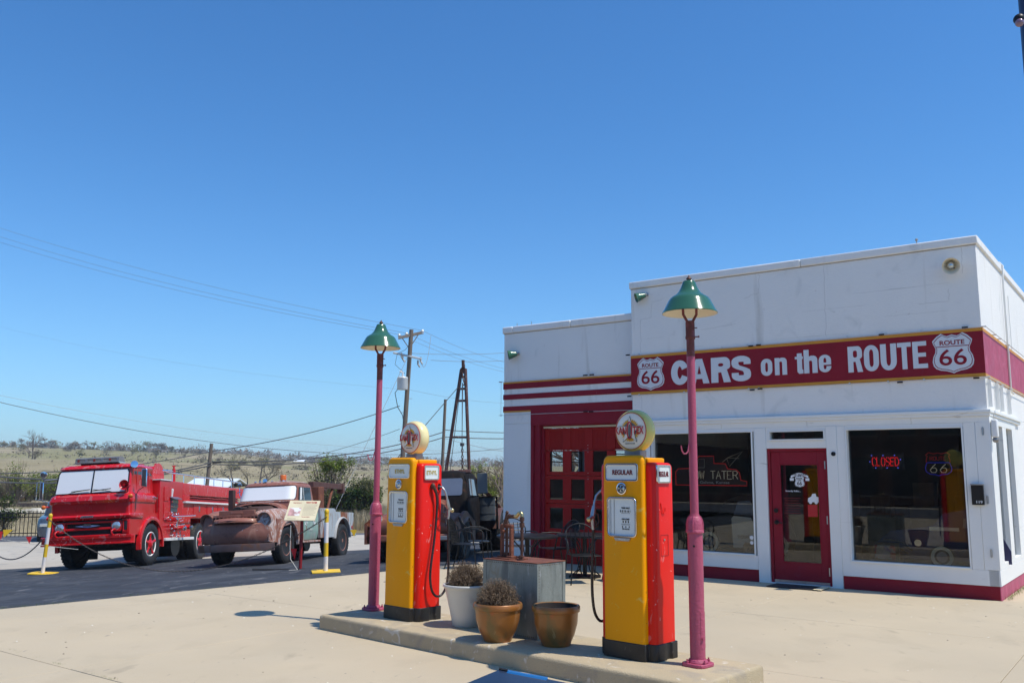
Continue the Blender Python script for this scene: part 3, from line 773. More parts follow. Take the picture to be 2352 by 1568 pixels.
def window(x0, x1, z0, z1, yg=.07, name='display_window'):
    g = MB(); w = .022
    for a in ((x0 - w, x0, z0 - w, z1 + w), (x1, x1 + w, z0 - w, z1 + w)): g.box(a[0], a[1], -.03, .11, a[2], a[3])
    g.box(x0, x1, -.03, .11, z1 + .0005, z1 + w); g.box(x0, x1, -.045, .11, z0 - w, z0 - .0005)
    o = g.build(name, M['white_trim'], B, bevel=.002, seg=1)
    p = MB(); p.box(x0, x1, yg, yg + .006, z0, z1); p.build('glass', M['glass_dark'], o)
    return o
window(WL0, WL1, .415, 2.32); window(.785, 2.345, .415, 2.315)
window(-.393, .444, 2.198, 2.312, .06, 'transom_window')
# --- entrance door
dr = thing('entrance_door', None, None); dr.parent = B; dr.location = (0, 0, 0)
g = MB(); g.box(-.457, -.41, .01, .12, 0, 2.0545); g.box(.437, .481, .01, .12, 0, 2.0545); g.box(-.4095, .4365, .01, .12, 2.01, 2.0545); g.build('door_frame', M['maroon'], dr, bevel=.003)
g = MB(); x0, x1, zt, zb = -.405, .432, 2.005, .06
gx0, gx1, gz0, gz1 = -.262, .315, .335, 1.80
g.box(x0, gx0, .03, .075, zb, zt); g.box(gx1, x1, .03, .075, zb, zt); g.box(gx0, gx1, .03, .075, gz1, zt); g.box(gx0, gx1, .03, .075, zb, gz0)
ring_prism(g, [(gx0 - .02, gz0 - .02), (gx1 + .02, gz0 - .02), (gx1 + .02, gz1 + .02), (gx0 - .02, gz1 + .02)], [(gx0, gz0), (gx1, gz0), (gx1, gz1), (gx0, gz1)], .022, .0302)
g.build('door_leaf', M['maroon'], dr, bevel=.003)
g = MB(); g.box(gx0, gx1, .05, .056, gz0, gz1); g.build('glass', M['glass_dark'], dr)
g = MB(); g.box(-.405, .432, .015, .04, .02, .058); g.build('door_sweep', M['steel'], dr)
g = MB(); g.box(-.457, .481, -.05, .13, -.02, .0145); g.build('threshold', M['white_trim'], dr)
g = MB(); g.cyl((-.345, .03, 1.10), (-.345, -.0, 1.10), .033, n=16); g.build('deadbolt', M['black'], dr, smooth=40)
g = MB(); g.cyl((-.345, .03, .92), (-.345, .0, .92), .034, n=16); g.cyl((-.345, .0, .92), (-.345, -.035, .92), .012, n=10); g.tube([(-.345, -.035, .92), (-.30, -.04, .922), (-.24, -.038, .915)], .010, 8); g.build('handle', M['black'], dr, smooth=40)
for z in (1.80, .98, .22):
    g = MB(); g.cyl((.437, .012, z - .06), (.437, .012, z + .06), .010, n=8); g.build('hinge', M['steel'], dr, smooth=40)
# stickers on the glass
st = MB()
arc = [(-.135 + .27 * t / 12, .045 * math.sin(PI * t / 12)) for t in range(13)]
pol = [(a + .03, b + 1.635) for a, b in arc] + [(a + .03, b + 1.60) for a, b in arc[::-1]]
st.prism(pol, .0465, .0495, 'XZ'); st.box(-.12, -.06, .047, .0495, 1.56, 1.60); st.box(.12, .18, .047, .0495, 1.56, 1.60)
so = st.build('sticker_banner', M['white_board'], dr)
t = MB(); text(t, '100 YEARS', .21, .026, (.03, .0455, 1.655), '-Y', .02, .002); t.build('sticker_lettering', M['ink_black'], dr)
shield(dr, .03, 1.55, .15, .18, .0465, M['white_board'], M['ink_black'], us='US', name='sticker_shield')
t = MB(); text(t, 'howdy folks...', .235, .034, (-.075, .0475, 1.40), '-Y', .012, .003); t.build('window_lettering', M['white_board'], dr)
t = MB()                                                  # plain white sticker of an old truck
t.prism([(.16, 1.23), (.17, 1.30), (.22, 1.33), (.235, 1.375), (.29, 1.38), (.31, 1.34), (.37, 1.335), (.375, 1.25), (.36, 1.23)][:], .0465, .0495, 'XZ') if False else None
t.prism([(.145, 1.24), (.15, 1.30), (.20, 1.325), (.215, 1.365), (.265, 1.37), (.275, 1.325), (.31, 1.315), (.31, 1.24)], .0465, .0495, 'XZ')
for x in (.185, .27): t.prism(circ(.024, 14, (x, 1.235)), .0462, .0497, 'XZ')
t.build('truck_sticker', M['white_board'], dr)
t = MB(); t.box(.14, .285, .0465, .0495, 1.02, 1.20); t.build('red_sticker', M['ink_red'], dr)
t = MB(); text(t, 'Hours of Operation', .24, .02, (-.10, .0475, 1.32), '-Y', .01, .002)
t = MB()
for k in range(7): t.box(-.23 + .01 * (k % 3), .03 - .02 * (k % 2), .047, .0495, 1.06 + k * .038, 1.073 + k * .038)
t.build('hours_lettering', mat('dull_red_print', (.12, .008, .01), .6), dr)
g = MB(); g.cyl((.585, -.028, 1.965), (.585, -.045, 1.965), .032, n=18); g.cyl((.585, -.045, 1.965), (.585, -.052, 1.965), .014, n=12); g.build('door_bell', M['black'], B, smooth=40)
for z in (2.26, 1.33, .62):
    g = MB(); g.box(XR - .085, XR - .06, -.035, -.02, z - .05, z + .05); g.cyl((XR - .072, -.04, z - .06), (XR - .072, -.04, z + .06), .006, n=6); g.build('latch', M['steel'], B)

# --- side return of the storefront (sunlit)
def strim(y0, y1, z0, z1, x1=XR + .02, name='side_trim_board', x0=XR - .12):
    g = MB(); g.box(x0, x1, y0, y1, z0, z1); return g.build(name, M['white_trim'], B, bevel=.003, seg=1)
strim(-.021, .40, .395, 2.469); strim(1.09, 1.42, .4655, 2.36); strim(2.05, 2.45, .395, 2.469)
strim(-.021, 2.45, .185, .394); strim(.4005, 2.0495, .3945, .465); strim(.4005, 2.0495, 2.361, 2.469)
g = MB(); g.box(XR, XR + .06, .262, 2.95, 2.515, 2.558); g.box(XR, XR + .04, .262, 2.9, 2.47, 2.5145); g.build('side_cornice', M['white_trim'], B, bevel=.004)
for a, b in ((.4005, 1.0895), (1.4205, 2.0495)):
    g = MB(); g.box(XR - .05, XR - .044, a, b, .4655, 2.3605); g.build('side_glass', M['glass_dark'], B)
    g = MB(); g.box(XR - .11, XR - .05, b - .03, b - .002, .47, 2.35); g.build('side_glass_stop', M['white_trim'], B)
for k, y in enumerate((.12, .75, 1.20, 1.95)):
    g = MB(); g.box(XR, XR + .05, y, y + .012, 2.60, 2.98); g.box(XR, XR + .006, y - .05, y + .0, 2.60, 2.98); g.box(XR, XR + .05, y + .0125, y + .03, 2.95, 2.98); g.build('sign_bracket', M['white_trim'], B)
# conduit on the side wall
g = MB(); g.tube([(XR - .05, 2.2, 5.03), (XR + .0, 2.2, 5.06), (XR + .045, 2.2, 5.0), (XR + .035, 2.2, 4.8), (XR + .03, 2.2, 3.02), (XR + .03, 2.27, 2.97), (XR + .03, 2.45, 2.95)], .016, 8); g.build('conduit', M['white_trim'], B, smooth=50)
g = MB(); g.tube([(XR + .02, 2.75, 4.6), (XR + .02, 2.75, 3.7)], .008, 6); g.build('conduit', M['white_trim'], B, smooth=50)
# light strips along the band: clear tubes with small black lamps
g = MB()
ls = mat('clear_light_tube', (.55, .57, .58), .3)
for z in (3.712, 3.005):
    g.tube([(XL - .07, -.03, z), (XR + .03, -.03, z)], .005, 6)
    for x in (-2.7, -1.85, -.72, -.55, .86, 1.41, 1.9): g.box(x, x + .02, -.035, 0, z - .012, z + .02)
g.build('light_strip', ls, B)
for x0, z in ((XL - .09, 3.72), (XL - .07, 2.99), (-.68, 3.70), (-.55, 3.705), (-.68, 2.99), (-.55, 3.0), (1.33, 3.71), (2.45, 3.715), (2.55, 2.995), (1.55, 2.99)):
    l = MB(); l.cyl((x0, -.045, z), (x0 + .075, -.045, z), .012, n=8); l.build('strip_lamp', M['black'], B, smooth=40)
g = MB()
for z in (3.44, 2.775): g.tube([(XB - .09, YB - .04, z), (XL - .02, YB - .04, z)], .005, 6)
g.tube([(XB - .09, YB - .04, 3.44), (XB - .09, YB + .05, 3.44)], .012, 6); g.tube([(XB - .09, YB + .02, 2.775), (XB - .04, YB - .02, 2.775)], .012, 6); g.tube([(XB - .07, YB, 3.42), (XB - .07, YB, 2.79)], .004, 6)
g.build('light_strip', ls, B)
for x0, z in ((-4.0, 3.452), (-3.86, 3.455), (-4.0, 2.78), (-3.88, 2.772)):
    l = MB(); l.cyl((x0, YB - .05, z), (x0 + .09, YB - .05, z), .012, n=8); l.build('strip_lamp', M['black'], B, smooth=40)
g = MB()
for z in (3.712, 3.005):
    g.tube([(XR + .05, -.02, z), (XR + .05, 4.5, z)], .006, 6)
    for y in (.0, .9, 1.4, 2.2): g.cyl((XR, y, z), (XR + .06, y, z), .012, n=6)
g.build('light_strip', ls, B)
# hairline cracks in the masonry paint, thin recessed-looking seams
cr = mat('crack', (.30, .28, .27), .9)
def crack(pts, w=.004, y=-.001):
    g = MB()
    for (a, b), (c, d) in zip(pts, pts[1:]):
        g.tube([(a, y, b), (c, y, d)], w * .5, 4)
    return g
rng = random.Random(3)
g = MB()
def jag(x0, z0, x1, z1, n=14, j=.012):
    return [(lerp(x0, x1, t / n) + rng.uniform(-j, j), lerp(z0, z1, t / n) + rng.uniform(-j, j)) for t in range(n + 1)]
for P in (jag(-2.66, 3.75, -2.66, 4.32), jag(-2.66, 4.32, -2.45, 4.36, 5), jag(-2.45, 4.36, -2.43, 4.62, 6), jag(-2.43, 4.62, -2.22, 4.65, 5), jag(-2.66, 2.6, -2.66, 3.0, 8), jag(-.75, 4.50, -.5, 4.56, 6), jag(-.5, 4.56, -.48, 4.88, 6),
          jag(.55, 3.75, .56, 4.88, 16), jag(1.9, 4.12, 2.3, 4.12, 8, .006), jag(2.3, 4.12, 2.3, 4.3, 5), jag(2.5, 4.5, 2.5, 4.88, 8), jag(-1.5, 4.05, -.9, 4.09, 9, .006)):
    for (a, b), (c, d) in zip(P, P[1:]): g.tube([(a, -.0005, b), (c, -.0005, d)], .0012, 4, caps=False)
for k in range(10):
    z = 3.78 + .2 * rng.randrange(6) + rng.uniform(-.004, .004); x = rng.uniform(XL + .1, XR - .9); l = rng.uniform(.25, 1.0)
    g.tube([(x + l * i / 8, -.0002, z + rng.uniform(-.004, .004)) for i in range(9)], .0007, 4, caps=False)
g.build('paint_crack', cr, B, kind='stuff')

# ================================================================ things fixed to or standing in the building
def W(x, y, z): return bw(x, y, z)
def spotlight(x, y, z, yaw, pitch, r, label, m='green_enamel', big=False):
    o = thing('wall_spotlight', label, 'wall lamp', W(x, y, z), 0, 'spotlights on the front walls')
    o.rotation_euler = (pitch, 0, BRZ + yaw)
    g = MB(); g.lathe([(.012, .0), (.05 * r / .11, 0.0), (.06 * r / .11, .03), (r * .8, .10), (r, .17), (r * 1.03, .172), (r * .97, .166), (r * .75, .10), (.04, .04)], 20, axis='Y', caps=False)
    for i, v in enumerate(g.v): g.v[i] = (v[0], -v[1], v[2])
    g.build('reflector', M[m], o, smooth=40)
    g = MB(); g.sphere((0, -.10, 0), r * .45, 12, 8, (1, 1.4, 1)); g.build('bulb', M['lens'], o, smooth=60)
    g = MB(); g.cyl((0, .0, 0), (0, .05, 0), .03, n=12); g.build('mount', M['dull_metal'], o, smooth=40)
    return o
spotlight(-2.53, -.05, 4.75, R(-50), R(18), .085, 'green enamel spotlight high on the left end of the tall front wall')
spotlight(2.36, -.06, 4.64, R(12), R(22), .115, 'white-lined round spotlight high on the right end of the tall front wall', 'shade_in')
spotlight(-5.53, YB - .05, 3.97, R(-50), R(10), .095, 'small green spotlight on the lower garage wall, above the stripes')
o = thing('mailbox', 'black mailbox marked 119 on the white board right of the big window', 'mailbox', W(2.505, -.024, 1.40), BRZ)
g = MB(); g.prism([(-.0, -.14), (-.055, -.14), (-.065, .12), (0, .14)], -.075, .075, 'YZ'); g.build('box', M['black'], o, bevel=.004)
g = MB(); g.box(-.08, .08, -.085, .002, .125, .142); g.build('lid', M['dull_metal'], o, bevel=.003)
g = MB(); text(g, '119', .075, .036, (.02, -.059, -.10), '-Y', .015, .003); g.build('number', M['white_board'], o)
o = thing('flood_sensor', 'white flood lamp box under the cornice at the corner of the storefront', 'sensor lamp', W(XR + .07, .03, 2.26), BRZ)
g = MB(); g.box(-.04, .04, -.05, .05, -.09, .16); g.build('housing', M['white_trim'], o, bevel=.02, seg=3)
g = MB(); g.sphere((0, -.01, -.12), .04, 12, 8); g.build('lens', M['dull_metal'], o, smooth=60)
o = thing('doormat', 'black rubber doormat with a pale edge on the concrete in front of the maroon door', 'doormat', W(.06, -.32, .004), BRZ)
g = MB(); g.box(-.40, .40, -.22, .22, 0, .012); g.build('mat', M['black_matte'], o, bevel=.004)
g = MB(); g.box(.30, .42, -.24, .23, .0125, .016); g.build('mat_edge', M['sign_cream'], o)

# signs hanging behind the glass
o = thing('closed_sign', 'red LED sign reading CLOSED hanging inside the right window', 'sign', W(1.276, .16, 1.85), BRZ)
g = MB(); g.box(-.25, .25, 0, .03, -.115, .13); g.build('panel', M['black_matte'], o)
vs, fs = text_mesh('CLOSED', .375, .115, 0, .004)
g = MB()
edges = {}
for f in fs:
    for i in range(len(f)):
        e = tuple(sorted((f[i], f[(i + 1) % len(f)]))); edges[e] = edges.get(e, 0) + 1
# dots following a single-stroke alphabet
ST = {'C': [(1, .85), (.75, 1), (.25, 1), (0, .75), (0, .25), (.25, 0), (.75, 0), (1, .15)], 'L': [(0, 1), (0, 0), (.9, 0)], 'O': [(.25, 1), (0, .75), (0, .25), (.25, 0), (.75, 0), (1, .25), (1, .75), (.75, 1), (.25, 1)],
      'S': [(1, .85), (.75, 1), (.25, 1), (0, .8), (.2, .55), (.8, .45), (1, .2), (.75, 0), (.25, 0), (0, .15)], 'E': [(.9, 1), (0, 1), (0, .5), (.7, .5), (0, .5), (0, 0), (.9, 0)], 'D': [(0, 1), (0, 0), (.6, 0), (1, .3), (1, .7), (.6, 1), (0, 1)],
      'T': [(0, 1), (1, 1), (.5, 1), (.5, 0)], 'W': [(0, 1), (.25, 0), (.5, .8), (.75, 0), (1, 1)], 'A': [(0, 0), (.5, 1), (1, 0), (.8, .4), (.2, .4)], 'R': [(0, 0), (0, 1), (.7, 1), (1, .8), (.7, .5), (0, .5), (.5, .5), (1, 0)],
      'U': [(0, 1), (0, .25), (.25, 0), (.75, 0), (1, .25), (1, 1)], '6': [(.85, 1), (.3, .6), (0, .3), (.2, 0), (.8, 0), (1, .3), (.8, .55), (.3, .55), (.05, .35)], ' ': [(0, 0), (0, 0)]}
def strokes(word, w, h, gap=.25):
    n = len(word); cw = w / (n + (n - 1) * gap); out = []
    for i, ch in enumerate(word):
        x0 = -w / 2 + i * cw * (1 + gap); out.append([(x0 + a * cw, (b - .5) * h) for a, b in ST[ch]])
    return out
for s in strokes('CLOSED', .37, .115, .28):
    for (a, b), (c, d) in zip(s, s[1:]):
        L_ = math.hypot(c - a, d - b); k = max(1, int(L_ / .0150))
        for i in range(k): g.box(lerp(a, c, i / k) - .0035, lerp(a, c, i / k) + .0035, -.006, 0, lerp(b, d, i / k) - .0035, lerp(b, d, i / k) + .0035)
g.build('lettering', neon('led_red', (1, .012, .012), 1.7), o)
g = MB()
for x, z in ((-.19, .09), (-.03, .09), (.13, .09), (-.22, -.0), (-.14, -.09), (.02, -.09), (.17, -.09), (.21, .03)): g.box(x - .004, x + .004, -.006, 0, z - .004, z + .004)
g.build('border_lights', neon('led_blue', (.08, .12, 1), 3), o)
g = MB(); g.tube([(-.12, .02, .12), (-.05, .02, .55)], .003, 4); g.tube([(.12, .02, .12), (.05, .02, .55)], .003, 4); g.build('cord', M['black'], o)
o = thing('neon_shield', 'neon shield sign with a red ROUTE over 66 hanging inside the right window', 'neon sign', W(1.973, .25, 1.83), BRZ)
g = MB(); g.tube([(-.15, 0, .0), (-.16, 0, .03), (-.14, 0, .10), (-.165, 0, .11), (-.12, 0, .15), (-.05, 0, .13), (0, 0, .145), (.05, 0, .13), (.12, 0, .15), (.165, 0, .11), (.14, 0, .10), (.16, 0, .03), (.15, 0, 0)], .005, 6)
for s in strokes('ROUTE', .21, .05): g.tube([(a, -.004, b + .065) for a, b in s], .0035, 5)
g.build('red_tube', M['neon_dim'], o)
g = MB(); g.tube([(-.15, 0, .005), (.15, 0, .005), (.175, 0, -.07), (.165, 0, -.12), (.12, 0, -.155), (.04, 0, -.165), (0, 0, -.18), (-.04, 0, -.165), (-.12, 0, -.155), (-.165, 0, -.12), (-.175, 0, -.07), (-.15, 0, .005)], .005, 6); g.build('blue_tube', M['neon_blue'], o)
g = MB()
for s in strokes('66', .22, .12, .5): g.tube([(a, -.004, b - .075) for a, b in s], .005, 6)
g.build('number_tube', M['neon_white'], o)
o = thing('neon_truck_sign', 'red outlined tow truck neon sign lettered TOW TATER in the left window', 'neon sign', W(-1.36, .25, 1.66), BRZ)
P = [(-.80, -.19), (-.80, .03), (-.75, .08), (-.42, .09), (-.42, .24), (-.36, .29), (-.10, .29), (-.10, .17), (.10, .165), (.14, .08), (.28, .07), (.34, .02), (.36, -.10), (.46, -.12), (.46, -.19)]
P = [(x + .0, z) for x, z in P]
g = MB(); g.tube([(x, 0, z) for x, z in P + [P[0]]], .006, 6); g.build('red_tube', M['neon_red'], o)
g = MB(); g.prism([(x * .985, z * .97) for x, z in P], .01, .02, 'XZ'); g.build('backing', mat('sign_backing_dark_red', (.035, .006, .006), .5), o)
g = MB(); g.tube([(.05, 0, .19), (.16, 0, .27), (.40, 0, .36), (.17, 0, .12), (.13, 0, .25)], .005, 6); g.tube([(.13, 0, .26), (.34, 0, .25)], .005, 6); g.tube([(-.40, 0, .10), (-.38, 0, .24), (-.27, 0, .24), (-.27, 0, .10), (-.40, 0, .10)], .005, 6); g.build('unlit_tube', M['neon_gold'], o)
g = MB()
for s in strokes('TOW TATER', .86, .13, .22): g.tube([(a - .12, -.006, b - .02) for a, b in s], .006, 5)
g.build('letter_tube', M['neon_white'], o)
g = MB(); text(g, 'Galena, Kansas', .52, .05, (-.10, .004, -.145), '-Y', .015, .004); g.build('lettering', mat('dim_white_print', (.45, .45, .45), .5), o)

def cutout(name, label, loc, outline, mcol, door=None, wheelx=(), wr=.15, flip=1, z0=0., win=None, star=None):
    o = thing(name, label, 'cut-out', loc, BRZ)
    g = MB(); g.prism([(x * flip, z) for x, z in outline], .0, .012, 'XZ'); g.build('board', mcol, o)
    for x in wheelx:
        g = MB(); g.prism(circ(wr, 24, (x * flip, wr)), -.006, 0, 'XZ'); g.build('tyre', M['black_matte'], o)
        g = MB(); ring_prism(g, circ(wr * .9, 24, (x * flip, wr)), circ(wr * .62, 24, (x * flip, wr)), -.010, -.006); g.build('whitewall', M['sign_cream'], o)
        g = MB(); g.prism(circ(wr * .45, 16, (x * flip, wr)), -.010, -.006, 'XZ'); g.build('hubcap', M['dull_metal'], o)
    if door: g = MB(); g.prism([(x * flip, z) for x, z in door], -.004, 0, 'XZ'); g.build('door', M['shade_in'], o)
    if win: g = MB(); g.prism([(x * flip, z) for x, z in win], -.004, 0, 'XZ'); g.build('window', M['pale_glass'], o)
    return o
o = cutout('sedan_cutout', 'flat cut-out of an old black police sedan with a white door behind the left window', W(-1.35, .75, .32),
    [(-.9, .10), (-.95, .30), (-.85, .45), (-.5, .60), (-.30, .66), (-.12, .90), (.15, 1.0), (.45, .98), (.75, .82), (1.0, .55), (1.05, .30), (1.0, .10)], M['black'],
    [(-.02, .12), (-.04, .60), (.0, .64), (.30, .62), (.36, .50), (.36, .14)], (-.45, .75), .19, win=[(.0, .66), (.08, .88), (.30, .90), (.40, .66)])
t = MB(); text(t, 'SHERIFF', .2, .05, (.16, -.008, .30), '-Y', .02, .003); t.build('lettering', M['ink_black'], o)
g = MB()
for k in range(8): g.box(-.88 + k * .045, -.87 + k * .045, -.012, 0, .26, .40)
g.build('grille', M['chrome'], o)
o = cutout('coupe_cutout', 'flat cut-out of an old dark blue coupe with a whitewall tyre behind the right window', W(1.75, .75, .30),
    [(-.75, .12), (-.80, .35), (-.6, .52), (-.2, .58), (0, .62), (.15, .80), (.45, .86), (.75, .74), (.9, .50), (1.0, .3), (1.0, .12)], mat('cutout_blue', (.03, .03, .10), .5),
    None, (.10,), .17, win=[(.40, .60), (.42, .74), (.62, .72), (.72, .60)])
g = MB(); g.box(-.05, .35, -.006, 0, .55, .60); g.build('windscreen', M['shade_in'], o)
g = MB(); g.prism(circ(.05, 16, (-.22, .36)), -.012, 0, 'XZ'); g.tube([(-.7, -.008, .40), (-.45, -.008, .36), (-.3, -.008, .24)], .007, 5); g.tube([(-.72, -.008, .30), (-.5, -.008, .27), (-.36, -.008, .2)], .007, 5); g.build('chrome_trim', M['chrome'], o)
o = thing('framed_print', 'framed print standing on the floor behind the right window, lower left corner', 'picture', W(1.12, .5, .52), BRZ)
g = MB(); ring_prism(g, [(-.20, -.14), (.20, -.14), (.20, .14), (-.20, .14)], [(-.15, -.10), (.15, -.10), (.15, .10), (-.15, .10)], -.02, .01); g.build('frame', mat('frame_brown', (.08, .04, .02), .5), o)
g = MB(); g.box(-.15, .15, -.004, .004, -.10, .10); g.build('print', mat('print_paper', (.30, .28, .26), .6, var=.5, scale=8, layers=[(6, .55, .6, (.35, .03, .03), .6, None, 0), (5, .6, .65, (.03, .05, .2), .6, None, 0)]), o)
for (x, z, s, lab) in ((-.775, .665, .032, 'upper of two round white stickers low in the left window'), (-.775, .585, .028, 'lower of two round white stickers low in the left window')):
    g = MB(); g.prism(circ(s, 16, (0, 0)), 0, .002, 'XZ'); q = g.build('round_sticker', M['white_board'], None); q.location = W(x, .062, z); q.rotation_euler.z = BRZ; tag(q, lab, 'sticker', 'round stickers on the left window')
o = thing('route_cutout', 'wooden cut-out reading ROUT over 66 low behind the left window glass', 'sign', W(-.82, .14, .50), BRZ)
g = MB(); g.prism([(-.12, -.08), (-.13, .03), (-.10, .08), (-.02, .07), (.1, .09), (.1, -.08)], 0, .01, 'XZ'); g.build('board', mat('ply', (.22, .15, .09), .7), o)
g = MB(); text(g, 'ROUT', .13, .04, (-.02, -.004, .04), '-Y', .03, .003); text(g, '66', .12, .07, (-.01, -.004, -.03), '-Y', .03, .003); g.build('lettering', M['ink_black'], o)

# ================================================================ pump island
IO = Vector((-2.03, 9.80, 0)); IRZ = math.atan2(-.68, .733)
def iw(x, y, z=.15):
    c, s = math.cos(IRZ), math.sin(IRZ)
    return Vector((IO.x + x * c - y * s, IO.y + x * s + y * c, z))
rng = random.Random(11)
mb = MB()
nx, ny = 90, 20
# island with a slightly uneven rounded edge
rings = []
for z, ins in ((-.05, 0), (.118, 0), (.136, .004), (.146, .013), (.150, .028)):
    ring = []
    Lx, Ly = 4.60, 1.0
    per = [(i / nx * Lx, 0) for i in range(nx)] + [(Lx, j / ny * Ly) for j in range(ny)] + [(Lx - i / nx * Lx, Ly) for i in range(nx)] + [(0, Ly - j / ny * Ly) for j in range(ny)]
    for x, y in per:
        w = noise.noise(Vector((x * 9, y * 9, 1))) * .004 + noise.noise(Vector((x * 40, y * 40, z * 10))) * .0015
        cx, cy = (x - Lx / 2), (y - Ly / 2)
        kx = (Lx / 2 - ins - w) / (Lx / 2); ky = (Ly / 2 - ins - w) / (Ly / 2)
        ring.append(Vector((Lx / 2 + cx * kx, Ly / 2 + cy * ky, z)))
    rings.append(ring)
mb.loft(rings)
o = mb.build('pump_island', M['island'], None, smooth=55); o.location = IO; o.rotation_euler.z = IRZ
tag(o, 'long low concrete kerb island carrying the two yellow and red pumps', 'island')

def star(r0, r1, n=5, rot=PI / 2, c=(0, 0)):
    return [(c[0] + (r0 if i % 2 == 0 else r1) * math.cos(rot + PI * i / n), c[1] + (r0 if i % 2 == 0 else r1) * math.sin(rot + PI * i / n)) for i in range(2 * n)]
def pump(loc, rz, word, label, side, rim, small=False):
    o = thing('fuel_pump', label, 'fuel pump', loc, rz, 'fuel pumps on the island')
    hw = .205
    # front face: rounded plan, rounded top corners
    g = MB()
    prof = []
    H1, r = 1.655, .055
    for i in range(7):
        a = R(90 * i / 6); prof.append((hw - r + r * math.sin(a), H1 - r + r * math.cos(a)))
    face = [(-hw, .135)] + [(-x, z) for x, z in prof[::-1]] + prof + [(hw, .135)]
    def shrink(k): return [((x) * (1 - k / hw), z - (k if z > 1 else 0)) for x, z in face]
    rr = [[Vector((x, y, z)) for x, z in shrink(k)] for y, k in ((.0, .022), (.004, .012), (.012, .004), (.024, .0), (.055, 0), (.056, .0))]
    g.loft(rr); g.build('front_panel', M['yellow'], o, smooth=60)
    g = MB(); g.box(-.175, .175, .056, .345, .13, 1.632); g.build('core', M['yellow'], o, bevel=.022, seg=3)
    g = MB(); g.box(-.193, .193, .10, .36, 1.585, 1.636); lid = g.build('top_lid', M['yellow'], o, bevel=.016, seg=3)
    for s in (1, -1):
        g = MB(); x0 = .18
        pl = [(x0, .052)]
        for i in range(7):
            a = R(-90 + 90 * i / 6); pl.append((.232 + .045 * math.cos(a), .10 + .048 * math.sin(a)))
        for i in range(7):
            a = R(90 * i / 6); pl.append((.242 + .032 * math.cos(a), .330 + .032 * math.sin(a)))
        pl += [(x0, .362)]
        pl = [(x * s, y) for x, y in pl]
        cx, cy = .20 * s, .20
        rr = []
        for z, k in ((.135, 0), (1.555, 0), (1.575, .006), (1.589, .016), (1.595, .030)):
            rr.append([Vector((cx + (x - cx) * (1 - k / .08 if abs(x) > .19 else 1), cy + (y - cy) * (1 - k / .16), z)) for x, y in pl])
        g.loft(rr); sp = g.build('side_panel', M['pump_red'], o, smooth=50)
        if s == side or s == 1:
            if True:
                b = MB(); q = rrect(.095, .068, .014, 3)
                b.prism([(.195 + y, 1.50 + z) for y, z in q], .274, .285, 'YZ')
                b.prism([(.195 + y * .94, 1.50 + z * .92) for y, z in q], .285, .287, 'YZ')
                fr = MB(); outer = [(.195 + y, 1.50 + z) for y, z in rrect(.102, .075, .018, 3)]; inn = [(.195 + y, 1.50 + z) for y, z in rrect(.090, .063, .012, 3)]
                if s == -1: b = None
                if b:
                    pb = b.build('side_grade_panel', M['milk'], o)
                    ring_prism(fr, outer, inn, .274, .292, 'YZ'); fr.build('frame', M['chrome'], pb, smooth=30)
                    t = MB(); text(t, word, .145, .045, (.2885, .195, 1.50), '+X', .03 if word == 'REGULAR' else .02, .003); t.build('lettering', M['ink_dark'] if word == 'REGULAR' else M['ink_gold'], pb)
    # base
    g = MB()
    pl = [(-hw - .004, .0), (-hw + .03, -.008), (hw - .03, -.008), (hw + .004, .0), (hw + .012, .045), (hw + .04, .048), (hw + .078, .075), (hw + .082, .12), (hw + .082, .20), (hw + .060, .215), (hw + .060, .27), (hw + .080, .285), (hw + .080, .362), (hw + .05, .374)]
    pl = pl + [(-x, y) for x, y in pl[:3:-1]]
    g.prism(pl, 0, .1345, 'XY'); g.build('base', M['pump_black'], o, bevel=.006)
    # grade panel
    def panel(cx, cz, w, h, r=.018):
        b = MB(); b.prism([(cx + x, cz + z) for x, z in rrect(w / 2, h / 2, r, 3)], -.006, .004, 'XZ'); p = b.build('grade_panel', M['milk'], o)
        f = MB(); ring_prism(f, [(cx + x, cz + z) for x, z in rrect(w / 2 + .010, h / 2 + .010, r + .006, 4)], [(cx + x, cz + z) for x, z in rrect(w / 2 - .004, h / 2 - .004, r, 4)], -.014, .002)
        f.build('frame', M['chrome'], p, bevel=.003)
        return p
    p = panel(0, 1.512, .315, .128)
    t = MB(); text(t, word, .21 if word == 'REGULAR' else .155, .042, (0.01, -.0085, 1.512), '-Y', .03 if word == 'REGULAR' else .025, .003); t.build('lettering', M['ink_dark'] if word == 'REGULAR' else M['ink_gold'], p)
    # sight glass
    g = MB(); g.lathe([(.046, .006), (.052, -.004), (.050, -.014), (.042, -.016), (.037, -.008), (.036, .004)], 24, (0, 0, 1.377), 'Y'); sg = g.build('sight_glass', M['chrome'], o, smooth=40)
    g = MB(); g.sphere((0, -.006, 1.377), .034, 16, 10, (1, .65, 1)); g.build('dome', M['lens'], sg, smooth=60)
    g = MB()
    if word == 'REGULAR':
        for a in range(4):
            c, s_ = math.cos(R(45 + 90 * a)), math.sin(R(45 + 90 * a)); g.tube([(c * .006, -.029, 1.377 + s_ * .006), (c * .030, -.022, 1.377 + s_ * .030)], [.003, .009], 6)
        g.build('spinner', M['black'], sg)
    # display window
    cz, w, h = 1.142, .275, .305
    g = MB(); g.prism([(x, cz + z) for x, z in rrect(w / 2, h / 2, .03, 4)], -.004, .006, 'XZ'); dw = g.build('display_window', M['milk'], o)
    f = MB(); ring_prism(f, [(x, cz + z) for x, z in rrect(w / 2 + .012, h / 2 + .012, .04, 5)], [(x, cz + z) for x, z in rrect(w / 2 - .004, h / 2 - .004, .028, 5)], -.020, .004); f.build('frame', M['chrome'], dw, bevel=.004)
